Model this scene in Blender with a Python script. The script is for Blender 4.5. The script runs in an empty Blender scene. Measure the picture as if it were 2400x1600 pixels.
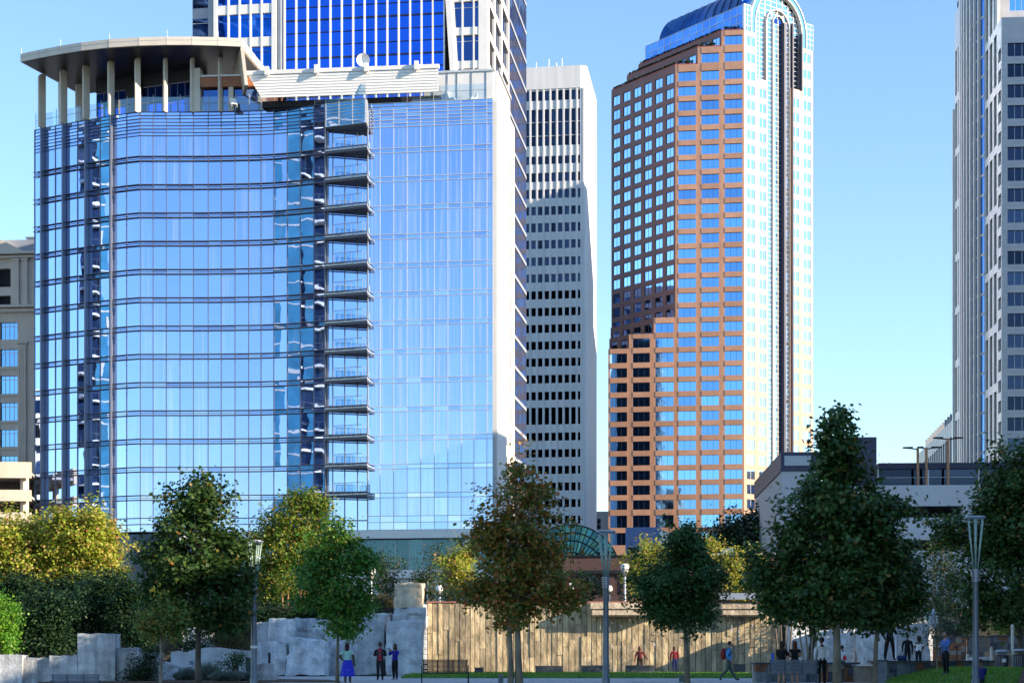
import bpy, bmesh, math, random
import numpy as np
from mathutils import Vector, Matrix, Euler, noise as mnoise

R = math.radians
rng = random.Random(7)
nrng = np.random.default_rng(11)
scene = bpy.context.scene
COL = scene.collection

# ------------------------------------------------------------------ camera geometry (photo measured at 2400 x 1600)
F, CX, HOR, CH = 4000.0, 1200.0, 1538.0, 1.1      # focal length in photo pixels, principal column, horizon row, eye height
def Xu(u, Y): return (u - CX) / F * Y
def Zv(v, Y): return CH + (HOR - v) / F * Y
def P(u, v, Y): return Vector((Xu(u, Y), Y, Zv(v, Y)))

# ------------------------------------------------------------------ object helpers
def tag(o, label=None, cat=None, group=None, kind=None):
    if label: o['label'] = label
    if cat: o['category'] = cat
    if group: o['group'] = group
    if kind: o['kind'] = kind
    return o

def thing(name, label, cat, loc=(0, 0, 0), group=None):
    o = bpy.data.objects.new(name, None)
    COL.objects.link(o)
    o.empty_display_size = 0.3
    o.location = loc
    return tag(o, label, cat, group)

def wloc(o):
    v = Vector((0, 0, 0))
    while o is not None:
        v += o.location
        o = o.parent
    return v

def link_mesh(name, me, parent=None):
    o = bpy.data.objects.new(name, me)
    COL.objects.link(o)
    if parent is not None:
        o.parent = parent
    return o

def copy_tree(o, parent=None):
    c = o.copy(); COL.objects.link(c)
    if parent is not None: c.parent = parent
    for ch in list(o.children):
        copy_tree(ch, c)
    return c

class MB:
    """collects faces, links them as ONE mesh object"""
    def __init__(self):
        self.v = []; self.f = []; self.mi = []
    def add(self, pts, faces, m=0):
        b = len(self.v)
        self.v.extend([tuple(p) for p in pts])
        for f in faces:
            self.f.append(tuple(b + i for i in f)); self.mi.append(m)
    def hexa(self, p, m=0):      # p: 4 bottom (ccw from above) + 4 top
        self.add(p, [(3, 2, 1, 0), (4, 5, 6, 7), (0, 1, 5, 4), (1, 2, 6, 5), (2, 3, 7, 6), (3, 0, 4, 7)], m)
    def box(self, x0, x1, y0, y1, z0, z1, m=0):
        self.hexa([(x0, y0, z0), (x1, y0, z0), (x1, y1, z0), (x0, y1, z0),
                   (x0, y0, z1), (x1, y0, z1), (x1, y1, z1), (x0, y1, z1)], m)
    def prism(self, poly, z0, z1, m=0, mtop=None):     # poly ccw seen from above
        a = sum(poly[i][0] * poly[(i + 1) % len(poly)][1] - poly[(i + 1) % len(poly)][0] * poly[i][1] for i in range(len(poly)))
        if a < 0: poly = list(reversed(poly))
        n = len(poly)
        pts = [(p[0], p[1], z0) for p in poly] + [(p[0], p[1], z1) for p in poly]
        self.add(pts, [tuple(range(n - 1, -1, -1))] + [(i, (i + 1) % n, n + (i + 1) % n, n + i) for i in range(n)], m)
        self.add([(p[0], p[1], z1) for p in poly], [tuple(range(n))], m if mtop is None else mtop)
    def tube(self, pts, rad, n=8, m=0, cap=True):
        pts = [Vector(p) for p in pts]
        if not hasattr(rad, '__len__'): rad = [rad] * len(pts)
        rings = []
        prev = None
        for i, p in enumerate(pts):
            if i == 0: t = pts[1] - pts[0]
            elif i == len(pts) - 1: t = pts[-1] - pts[-2]
            else: t = pts[i + 1] - pts[i - 1]
            t.normalize()
            if prev is None:
                a = t.cross(Vector((0, 0, 1)))
                if a.length < 1e-3: a = Vector((1, 0, 0))
            else:
                a = prev - t * prev.dot(t)
                if a.length < 1e-4: a = t.cross(Vector((0, 1, 0)))
            a.normalize(); prev = a
            b = t.cross(a)
            rings.append([p + (a * math.cos(2 * math.pi * k / n) + b * math.sin(2 * math.pi * k / n)) * rad[i] for k in range(n)])
        base = []
        for r in rings: base += r
        fs = []
        for i in range(len(pts) - 1):
            for k in range(n):
                k2 = (k + 1) % n
                fs.append((i * n + k, i * n + k2, (i + 1) * n + k2, (i + 1) * n + k))
        if cap:
            fs.append(tuple(range(n - 1, -1, -1)))
            fs.append(tuple((len(pts) - 1) * n + k for k in range(n)))
        self.add(base, fs, m)
    def lathe(self, prof, cx, cy, n=16, m=0):      # prof: (r, z)
        pts = []
        for r, z in prof:
            for k in range(n):
                a = 2 * math.pi * k / n
                pts.append((cx + r * math.cos(a), cy + r * math.sin(a), z))
        fs = []
        for i in range(len(prof) - 1):
            for k in range(n):
                k2 = (k + 1) % n
                fs.append((i * n + k, i * n + k2, (i + 1) * n + k2, (i + 1) * n + k))
        self.add(pts, fs, m)
    def mesh(self, name, mats, off=Vector((0, 0, 0)), smooth=False):
        me = bpy.data.meshes.new(name)
        me.from_pydata([(v[0] - off[0], v[1] - off[1], v[2] - off[2]) for v in self.v], [], self.f)
        if not isinstance(mats, (list, tuple)): mats = [mats]
        for m in mats: me.materials.append(m)
        me.polygons.foreach_set('material_index', self.mi)
        if smooth: me.polygons.foreach_set('use_smooth', [True] * len(self.f))
        me.update()
        return me
    def build(self, name, mats, parent=None, smooth=False, base=None):
        off = wloc(parent) if parent is not None else (Vector(base) if base is not None else Vector((0, 0, 0)))
        o = link_mesh(name, self.mesh(name, mats, off, smooth), parent)
        if parent is None and base is not None: o.location = base
        return o

class Fac:
    """a vertical facade plane: runs from plan point a (left) to b (right); d is measured outwards, towards the viewer"""
    def __init__(self, a, b):
        self.a = Vector((a[0], a[1])); self.b = Vector((b[0], b[1]))
        self.L = (self.b - self.a).length
        self.d = (self.b - self.a) / self.L
        self.n = Vector((self.d.y, -self.d.x))
    @staticmethod
    def through(p, ang, left=0.0, right=0.0):       # p plan point, ang degrees the right end turns towards the camera
        d = Vector((math.cos(R(ang)), -math.sin(R(ang))))
        p = Vector(p[:2])
        return Fac(p - d * left, p + d * right)
    def s(self, u):
        k = (u - CX) / F
        return (k * self.a.y - self.a.x) / (self.d.x - k * self.d.y)
    def Y(self, u): return self.a.y + self.s(u) * self.d.y
    def z(self, u, v): return Zv(v, self.Y(u))
    def xy(self, s, d=0.0):
        q = self.a + self.d * s + self.n * d
        return q
    def pt(self, s, z, d=0.0):
        q = self.xy(s, d)
        return Vector((q.x, q.y, z))
    def box(self, mb, s0, s1, z0, z1, d0, d1, m=0):     # d0 back, d1 front
        q = [self.pt(s0, z0, d1), self.pt(s1, z0, d1), self.pt(s1, z0, d0), self.pt(s0, z0, d0)]
        mb.hexa(q + [Vector((p.x, p.y, z1)) for p in q], m)
    def rot(self): return math.atan2(self.d.y, self.d.x)

def shared_boxmesh(cache, w, h, t, mats, mull, bars=0):
    """pane of w x h with its mullions, local x along the facade, -y outwards, origin lower left"""
    key = (round(w, 2), round(h, 2), mull, bars)
    if key in cache: return cache[key]
    mb = MB()
    mb.box(0, w, 0, t, 0, h, 0)
    fr = 0.07
    for k in range(1, mull + 1):
        x = w * k / (mull + 1)
        mb.box(x - fr / 2, x + fr / 2, -0.05, -0.001, 0, h, 1)
    for k in range(1, bars + 1):
        z = h * (0.78 if bars == 1 else k / (bars + 1))
        mb.box(0, w, -0.045, -0.002, z - fr / 2, z + fr / 2, 1)
    me = mb.mesh('window', mats)
    cache[key] = me
    return me

def add_windows(root, items, mats, name='window', limit=100, rest='window_field', mull=1, bars=0, jitter=0.0):
    """items: (fac, s0, s1, z0, z1, d). The largest are parts, the rest one part"""
    def size(it):
        f, s0, s1, z0, z1, d = it
        a, b = f.xy(s0), f.xy(s1)
        ua, ub = CX + F * a.x / a.y, CX + F * b.x / b.y
        y = (a.y + b.y) / 2
        c = HOR - (((z0 + z1) / 2) - CH) * F / y
        vis = 1.0 if -30 < (ua + ub) / 2 < 2430 and -30 < c < 1500 else 0.01
        return abs(ub - ua) * (z1 - z0) / y * vis
    items = sorted(items, key=size, reverse=True)
    cache = {}
    off = wloc(root)
    for f, s0, s1, z0, z1, d in items[:limit]:
        me = shared_boxmesh(cache, s1 - s0, z1 - z0, 0.08, mats, mull, bars)
        o = link_mesh(name, me, root)
        p = f.pt(s0, z0, d) - off
        o.location = p
        o.rotation_euler = (rng.uniform(-jitter, jitter), 0, f.rot() + rng.uniform(-jitter, jitter))
    if len(items) > limit:
        mb = MB()
        for f, s0, s1, z0, z1, d in items[limit:]:
            f.box(mb, s0, s1, z0, z1, d - 0.08, d, 0)
            for k in range(1, mull + 1):
                s = s0 + (s1 - s0) * k / (mull + 1)
                f.box(mb, s - 0.035, s + 0.035, z0, z1, d + 0.001, d + 0.05, 1)
        o = mb.build(rest, mats, root)
        o['kind'] = 'stuff'

def grid_wall(mb, fac, s0, s1, z0, z1, cols, rows, deep, d=0.0, proud=0.03, m=0, ms=None):
    """piers between the window columns and spandrels between the rows; windows sit deep behind"""
    ms = m if ms is None else ms
    e = [s0] + [x for c in cols for x in c] + [s1]
    for i in range(0, len(e), 2):
        if e[i + 1] - e[i] > 0.01:
            fac.box(mb, e[i], e[i + 1], z0, z1, d - deep, d, m)
    rr = sorted(rows)
    ez = [z0] + [x for r in rr for x in r] + [z1]
    for c in cols:
        for i in range(0, len(ez), 2):
            if ez[i + 1] - ez[i] > 0.01:
                fac.box(mb, c[0], c[1], ez[i], ez[i + 1], d - deep, d + proud, ms)

# ------------------------------------------------------------------ materials
def new_mat(name):
    m = bpy.data.materials.new(name); m.use_nodes = True
    return m, m.node_tree.nodes, m.node_tree.links, m.node_tree.nodes['Principled BSDF']

def coords(N, L, scale=(1, 1, 1), kind='Object'):
    tc = N.new('ShaderNodeTexCoord'); mp = N.new('ShaderNodeMapping')
    mp.inputs['Scale'].default_value = scale
    L.new(tc.outputs[kind], mp.inputs['Vector'])
    return mp.outputs['Vector']

def surf(name, col, rough=0.7, metal=0.0, var=0.12, scale=3.0, bump=0.0, bscale=None, stretch=(1, 1, 1), spec=0.5, col2=None, detail=5):
    """plain material with procedural variation of its colour and an optional bump"""
    m, N, L, b = new_mat(name)
    b.inputs['Roughness'].default_value = rough
    b.inputs['Metallic'].default_value = metal
    b.inputs['Specular IOR Level'].default_value = spec
    v = coords(N, L, stretch)
    t = N.new('ShaderNodeTexNoise'); t.inputs['Scale'].default_value = scale; t.inputs['Detail'].default_value = detail
    L.new(v, t.inputs['Vector'])
    r = N.new('ShaderNodeValToRGB')
    r.color_ramp.elements[0].position = 0.3; r.color_ramp.elements[1].position = 0.7
    if col2 is None:
        r.color_ramp.elements[0].color = (*[c * (1 - var) for c in col], 1)
        r.color_ramp.elements[1].color = (*[min(1, c * (1 + var)) for c in col], 1)
    else:
        r.color_ramp.elements[0].color = (*col, 1); r.color_ramp.elements[1].color = (*col2, 1)
    L.new(t.outputs['Fac'], r.inputs['Fac']); L.new(r.outputs['Color'], b.inputs['Base Color'])
    if bump > 0:
        t2 = N.new('ShaderNodeTexNoise'); t2.inputs['Scale'].default_value = bscale or scale * 4; t2.inputs['Detail'].default_value = 6
        L.new(v, t2.inputs['Vector'])
        bp = N.new('ShaderNodeBump'); bp.inputs['Strength'].default_value = 1.0; bp.inputs['Distance'].default_value = bump
        L.new(t2.outputs['Fac'], bp.inputs['Height']); L.new(bp.outputs['Normal'], b.inputs['Normal'])
    return m

def mirror_glass(name, tint, rough=0.02, wave=0.0015, wscale=0.45, var=0.06, curtain=0.0, dark=None, darkmix=0.0):
    """coated facade glass: tinted mirror with slightly wavy panes; optional pale curtain or dark room behind"""
    m, N, L, b = new_mat(name)
    b.inputs['Metallic'].default_value = 1.0
    b.inputs['Roughness'].default_value = rough
    v = coords(N, L)
    oi = N.new('ShaderNodeObjectInfo'); gi = N.new('ShaderNodeNewGeometry')
    add = N.new('ShaderNodeMath'); add.operation = 'ADD'
    L.new(oi.outputs['Random'], add.inputs[0]); L.new(gi.outputs['Random Per Island'], add.inputs[1])
    fr = N.new('ShaderNodeMath'); fr.operation = 'FRACT'; L.new(add.outputs[0], fr.inputs[0])
    r = N.new('ShaderNodeValToRGB')
    r.color_ramp.elements[0].color = (*[c * (1 - var) for c in tint], 1)
    r.color_ramp.elements[1].color = (*[min(1, c * (1 + var)) for c in tint], 1)
    L.new(fr.outputs[0], r.inputs['Fac']); L.new(r.outputs['Color'], b.inputs['Base Color'])
    if wave > 0:
        off = N.new('ShaderNodeVectorMath'); off.operation = 'ADD'
        sc = N.new('ShaderNodeVectorMath'); sc.operation = 'SCALE'; sc.inputs['Scale'].default_value = 37.0
        L.new(gi.outputs['Random Per Island'], sc.inputs[0])
        L.new(v, off.inputs[0]); L.new(sc.outputs[0], off.inputs[1])
        t = N.new('ShaderNodeTexNoise'); t.inputs['Scale'].default_value = wscale; t.inputs['Detail'].default_value = 1.5
        L.new(off.outputs[0], t.inputs['Vector'])
        bp = N.new('ShaderNodeBump'); bp.inputs['Strength'].default_value = 1.0; bp.inputs['Distance'].default_value = wave * 30
        L.new(t.outputs['Fac'], bp.inputs['Height']); L.new(bp.outputs['Normal'], b.inputs['Normal'])
    out = N['Material Output']
    if curtain > 0 or darkmix > 0:
        d = N.new('ShaderNodeBsdfDiffuse')
        mx = N.new('ShaderNodeMixShader')
        if curtain > 0:
            d.inputs['Color'].default_value = (0.75, 0.78, 0.8, 1)
            w = N.new('ShaderNodeTexNoise'); w.inputs['Scale'].default_value = 1.0; w.inputs['Detail'].default_value = 3
            mp = N.new('ShaderNodeMapping'); mp.inputs['Scale'].default_value = (3.2, 3.2, 0.05)
            L.new(v, mp.inputs['Vector']); L.new(mp.outputs['Vector'], w.inputs['Vector'])
            cr = N.new('ShaderNodeValToRGB')
            cr.color_ramp.elements[0].position = 0.45; cr.color_ramp.elements[0].color = (0, 0, 0, 1)
            cr.color_ramp.elements[1].position = 0.7; cr.color_ramp.elements[1].color = (curtain,) * 3 + (1,)
            L.new(w.outputs['Fac'], cr.inputs['Fac']); L.new(cr.outputs['Color'], mx.inputs['Fac'])
        else:
            d.inputs['Color'].default_value = (*dark, 1); mx.inputs['Fac'].default_value = darkmix
        L.new(b.outputs[0], mx.inputs[1]); L.new(d.outputs[0], mx.inputs[2])
        L.new(mx.outputs[0], out.inputs['Surface'])
    return m

def island_mat(name, stops, rough=0.75, bump=0.0, bscale=8.0, var=0.25, vscale=4.0, spec=0.4, stretch=(1, 1, 1)):
    """every loose piece (stone, plank) takes its own colour from a ramp"""
    m, N, L, b = new_mat(name)
    b.inputs['Roughness'].default_value = rough; b.inputs['Specular IOR Level'].default_value = spec
    g = N.new('ShaderNodeNewGeometry')
    r = N.new('ShaderNodeValToRGB'); r.color_ramp.interpolation = 'CONSTANT' if len(stops) > 3 else 'LINEAR'
    el = r.color_ramp.elements
    while len(el) < len(stops): el.new(0.5)
    for i, (pos, c) in enumerate(stops):
        el[i].position = pos; el[i].color = (*c, 1)
    L.new(g.outputs['Random Per Island'], r.inputs['Fac'])
    v = coords(N, L, stretch)
    t = N.new('ShaderNodeTexNoise'); t.inputs['Scale'].default_value = vscale; t.inputs['Detail'].default_value = 6
    L.new(v, t.inputs['Vector'])
    mr = N.new('ShaderNodeMapRange'); mr.inputs['From Min'].default_value = 0.25; mr.inputs['From Max'].default_value = 0.75
    mr.inputs['To Min'].default_value = 1 - var; mr.inputs['To Max'].default_value = 1 + var
    L.new(t.outputs['Fac'], mr.inputs['Value'])
    mu = N.new('ShaderNodeMixRGB'); mu.blend_type = 'MULTIPLY'; mu.inputs['Fac'].default_value = 1
    L.new(r.outputs['Color'], mu.inputs['Color1']); L.new(mr.outputs['Result'], mu.inputs['Color2'])
    L.new(mu.outputs['Color'], b.inputs['Base Color'])
    if bump > 0:
        t2 = N.new('ShaderNodeTexNoise'); t2.inputs['Scale'].default_value = bscale; t2.inputs['Detail'].default_value = 6
        L.new(v, t2.inputs['Vector'])
        bp = N.new('ShaderNodeBump'); bp.inputs['Distance'].default_value = bump
        L.new(t2.outputs['Fac'], bp.inputs['Height']); L.new(bp.outputs['Normal'], b.inputs['Normal'])
    return m

def leaf_mat(name, stops, trans=0.3, rough=0.45, spec=0.35):
    m, N, L, b = new_mat(name)
    b.inputs['Roughness'].default_value = rough; b.inputs['Specular IOR Level'].default_value = spec
    g = N.new('ShaderNodeNewGeometry')
    r = N.new('ShaderNodeValToRGB'); el = r.color_ramp.elements
    while len(el) < len(stops): el.new(0.5)
    for i, (pos, c) in enumerate(stops):
        el[i].position = pos; el[i].color = (*c, 1)
    L.new(g.outputs['Random Per Island'], r.inputs['Fac']); L.new(r.outputs['Color'], b.inputs['Base Color'])
    t = N.new('ShaderNodeBsdfTranslucent'); L.new(r.outputs['Color'], t.inputs['Color'])
    mx = N.new('ShaderNodeMixShader'); mx.inputs['Fac'].default_value = trans
    L.new(b.outputs[0], mx.inputs[1]); L.new(t.outputs[0], mx.inputs[2])
    L.new(mx.outputs[0], N['Material Output'].inputs['Surface'])
    return m

def brick_mat(name, c1, c2, mortar, bw=0.22, bh=0.075, rough=0.85):
    m, N, L, b = new_mat(name)
    b.inputs['Roughness'].default_value = rough
    tc = N.new('ShaderNodeTexCoord')
    sp = N.new('ShaderNodeSeparateXYZ'); L.new(tc.outputs['Object'], sp.inputs[0])
    ad = N.new('ShaderNodeMath'); ad.operation = 'ADD'
    L.new(sp.outputs['X'], ad.inputs[0]); L.new(sp.outputs['Y'], ad.inputs[1])
    cb = N.new('ShaderNodeCombineXYZ'); L.new(ad.outputs[0], cb.inputs['X']); L.new(sp.outputs['Z'], cb.inputs['Y'])
    t = N.new('ShaderNodeTexBrick'); t.inputs['Scale'].default_value = 1.0
    t.inputs['Brick Width'].default_value = bw; t.inputs['Row Height'].default_value = bh; t.inputs['Mortar Size'].default_value = 0.008
    t.inputs['Color1'].default_value = (*c1, 1); t.inputs['Color2'].default_value = (*c2, 1); t.inputs['Mortar'].default_value = (*mortar, 1)
    L.new(cb.outputs[0], t.inputs['Vector']); L.new(t.outputs['Color'], b.inputs['Base Color'])
    return m

def granite_mat(name, lo, hi, scale=3.0, bump=.04, bscale=7, stretch=(1, 1, 1), streak=(.84, 1.06)):
    """split granite: every block its own tone, grain at two sizes, dark weather streaks"""
    m, N, L, b = new_mat(name)
    b.inputs['Roughness'].default_value = .8; b.inputs['Specular IOR Level'].default_value = .3
    v = coords(N, L, stretch)
    def noise(sc, det, vec=v):
        t = N.new('ShaderNodeTexNoise'); t.inputs['Scale'].default_value = sc; t.inputs['Detail'].default_value = det; L.new(vec, t.inputs['Vector']); return t.outputs['Fac']
    r = N.new('ShaderNodeValToRGB'); r.color_ramp.elements[0].position = .34; r.color_ramp.elements[1].position = .66
    r.color_ramp.elements[0].color = (*lo, 1); r.color_ramp.elements[1].color = (*hi, 1)
    L.new(noise(scale, 10), r.inputs['Fac'])
    def mul(a, fac, lo_, hi_):
        mr = N.new('ShaderNodeMapRange'); mr.inputs['From Min'].default_value = .35; mr.inputs['From Max'].default_value = .65
        mr.inputs['To Min'].default_value = lo_; mr.inputs['To Max'].default_value = hi_; L.new(fac, mr.inputs['Value'])
        x = N.new('ShaderNodeMixRGB'); x.blend_type = 'MULTIPLY'; x.inputs['Fac'].default_value = 1; L.new(a, x.inputs['Color1']); L.new(mr.outputs['Result'], x.inputs['Color2']); return x.outputs['Color']
    c = mul(r.outputs['Color'], noise(22, 4), .78, 1.15)
    mp = N.new('ShaderNodeMapping'); mp.inputs['Scale'].default_value = (1, 1, .16); L.new(v, mp.inputs['Vector'])
    c = mul(c, noise(2.6, 6, mp.outputs['Vector']), streak[0], streak[1])
    oi = N.new('ShaderNodeObjectInfo'); c = mul(c, oi.outputs['Random'], .80, 1.12)
    L.new(c, b.inputs['Base Color'])
    bp = N.new('ShaderNodeBump'); bp.inputs['Distance'].default_value = bump; L.new(noise(bscale, 8), bp.inputs['Height']); L.new(bp.outputs['Normal'], b.inputs['Normal'])
    return m

M = {}
M['steel'] = surf('brushed_steel', (0.42, 0.44, 0.47), 0.38, 0.6, 0.06, 2)
M['rail_metal'] = surf('dark_anodised_metal', (0.16, 0.18, 0.24), 0.4, 0.5, 0.1, 2)
M['pale_metal'] = surf('pale_aluminium', (0.62, 0.63, 0.64), 0.4, 0.3, 0.05, 1.5)
M['white_panel'] = surf('white_cladding', (0.80, 0.79, 0.77), 0.5, 0, 0.05, 0.6)
M['cream_panel'] = surf('cream_cladding', (0.66, 0.60, 0.52), 0.55, 0, 0.06, 0.7)
M['grey_panel'] = surf('grey_cladding', (0.33, 0.36, 0.42), 0.5, 0, 0.08, 0.7)
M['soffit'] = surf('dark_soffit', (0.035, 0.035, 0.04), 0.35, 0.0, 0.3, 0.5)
M['concrete'] = surf('concrete', (0.42, 0.41, 0.40), 0.85, 0, 0.12, 0.7, 0.01, 6)
M['dark'] = surf('dark_interior', (0.012, 0.013, 0.018), 0.8, 0, 0.3, 2)
M['black_metal'] = surf('black_painted_metal', (0.012, 0.013, 0.016), 0.4, 0.2, 0.2, 4)
M['hotel_glass'] = mirror_glass('hotel_glass', (0.43, 0.585, 0.97), 0.015, 0.00022, 0.45, 0.05)
M['hotel_curtain'] = mirror_glass('hotel_glass_curtained', (0.43, 0.585, 0.97), 0.015, 0.00012, 0.4, 0.05, curtain=0.30)
M['podium_glass'] = mirror_glass('podium_glass', (0.08, 0.17, 0.26), 0.04, 0.0004, 0.4, 0.15, dark=(0.03, 0.08, 0.11), darkmix=0.4)
M['deep_glass'] = mirror_glass('deep_blue_glass', (0.035, 0.17, 0.80), 0.03, 0.0004, 0.3, 0.10)
M['navy_glass'] = mirror_glass('navy_glass', (0.06, 0.13, 0.34), 0.03, 0.0006, 0.3, 0.15)
M['side_glass'] = mirror_glass('side_blue_glass', (0.12, 0.28, 0.66), 0.03, 0.0012, 0.3, 0.2)
M['clear_glass'] = None
M['tower_glass'] = mirror_glass('tower_glass', (0.22, 0.47, 0.88), 0.03, 0.0006, 0.22, 0.22)
M['tower_glass_left'] = mirror_glass('tower_side_glass', (0.40, 0.62, 0.98), 0.03, 0.0006, 0.22, 0.08)
M['crown_glass'] = mirror_glass('crown_glass', (0.62, 0.80, 0.98), 0.03, 0.0006, 0.22, 0.08)
M['vault'] = surf('blue_vault_metal', (0.03, 0.13, 0.42), 0.3, 0.7, 0.1, 0.4)
M['dark_window'] = mirror_glass('dark_window_glass', (0.030, 0.042, 0.075), 0.05, 0.0004, 0.2, 0.5)
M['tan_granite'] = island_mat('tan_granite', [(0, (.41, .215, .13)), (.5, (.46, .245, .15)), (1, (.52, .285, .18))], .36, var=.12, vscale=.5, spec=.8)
M['shaded_granite'] = surf('tan_granite_shaded', (0.22, 0.108, 0.10), 0.45, 0, 0.12, 0.35, detail=8, spec=0.25)  # tan granite again, darkened to put shade into the left faces
M['white_stone'] = surf('white_precast', (0.66, 0.67, 0.69), 0.6, 0, 0.10, 1.1, stretch=(1, 1, .06), detail=8)
M['grey_stone'] = surf('pale_grey_granite', (0.52, 0.54, 0.58), 0.35, 0, 0.08, 0.5)
M['beige_stone'] = surf('beige_limestone', (0.64, 0.57, 0.50), 0.75, 0, 0.08, 0.6)
M['wood'] = surf('cedar_boards', (0.34, 0.12, 0.045), 0.5, 0, 0.3, 1.5, stretch=(1, 1, 6))
M['navy'] = surf('navy_cladding', (0.022, 0.028, 0.075), 0.5, 0, 0.12, 0.6)
M['blue_box'] = surf('blue_grey_cladding', (0.13, 0.20, 0.40), 0.6, 0, 0.08, 0.5)
M['leafmetal'] = M['steel']
def clear_glass():
    m, N, L, b = new_mat('railing_glass')
    tr = N.new('ShaderNodeBsdfTransparent'); tr.inputs['Color'].default_value = (0.80, 0.90, 0.93, 1)
    gl = N.new('ShaderNodeBsdfGlossy'); gl.inputs['Roughness'].default_value = 0.03; gl.inputs['Color'].default_value = (0.75, 0.9, 1, 1)
    mx = N.new('ShaderNodeMixShader'); mx.inputs['Fac'].default_value = 0.22
    L.new(tr.outputs[0], mx.inputs[1]); L.new(gl.outputs[0], mx.inputs[2]); L.new(mx.outputs[0], N['Material Output'].inputs['Surface'])
    return m
M['clear_glass'] = clear_glass()
# ------------------------------------------------------------------ camera, sun, sky
cam_d = bpy.data.cameras.new('camera'); cam = bpy.data.objects.new('camera', cam_d); COL.objects.link(cam)
cam.location = (0, 0, CH); cam.rotation_euler = (R(90), 0, 0)
cam_d.sensor_width = 36; cam_d.lens = 60; cam_d.shift_y = (HOR - 800) / 2400; cam_d.clip_start = 0.5; cam_d.clip_end = 12000
scene.camera = cam
SUN_AZ, SUN_EL = 22.3, 19.0        # degrees in front of +X (to the right), height
sv = Vector((math.cos(R(SUN_EL)) * math.cos(R(SUN_AZ)), -math.cos(R(SUN_EL)) * math.sin(R(SUN_AZ)), math.sin(R(SUN_EL))))
sd = bpy.data.lights.new('sun', 'SUN'); sd.energy = 4.8; sd.angle = R(0.5); sd.color = (1.0, 0.82, 0.61)
so = bpy.data.objects.new('sun', sd); COL.objects.link(so)
so.rotation_euler = sv.to_track_quat('Z', 'Y').to_euler(); so.location = sv * 300
w = bpy.data.worlds.new('World'); scene.world = w; w.use_nodes = True
wn, wl = w.node_tree.nodes, w.node_tree.links
sky = wn.new('ShaderNodeTexSky'); sky.sky_type = 'NISHITA'; sky.sun_disc = False
sky.sun_elevation = R(SUN_EL); sky.sun_rotation = R(90 + SUN_AZ)
sky.air_density = 1.15; sky.dust_density = 0.0; sky.ozone_density = 3.8; sky.altitude = 0
bg = wn['Background']; bg.inputs['Strength'].default_value = 0.136
wl.new(sky.outputs['Color'], bg.inputs['Color'])
scene.view_settings.view_transform = 'Standard'; scene.view_settings.look = 'None'
scene.view_settings.exposure = 1.16; scene.view_settings.gamma = 1.0
scene.cycles.max_bounces = 8; scene.cycles.glossy_bounces = 4; scene.cycles.diffuse_bounces = 3; scene.cycles.transparent_max_bounces = 12
scene.cycles.use_denoising = True
scene.cycles.caustics_reflective = False; scene.cycles.caustics_refractive = False
scene.cycles.sample_clamp_indirect = 4.0
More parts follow.
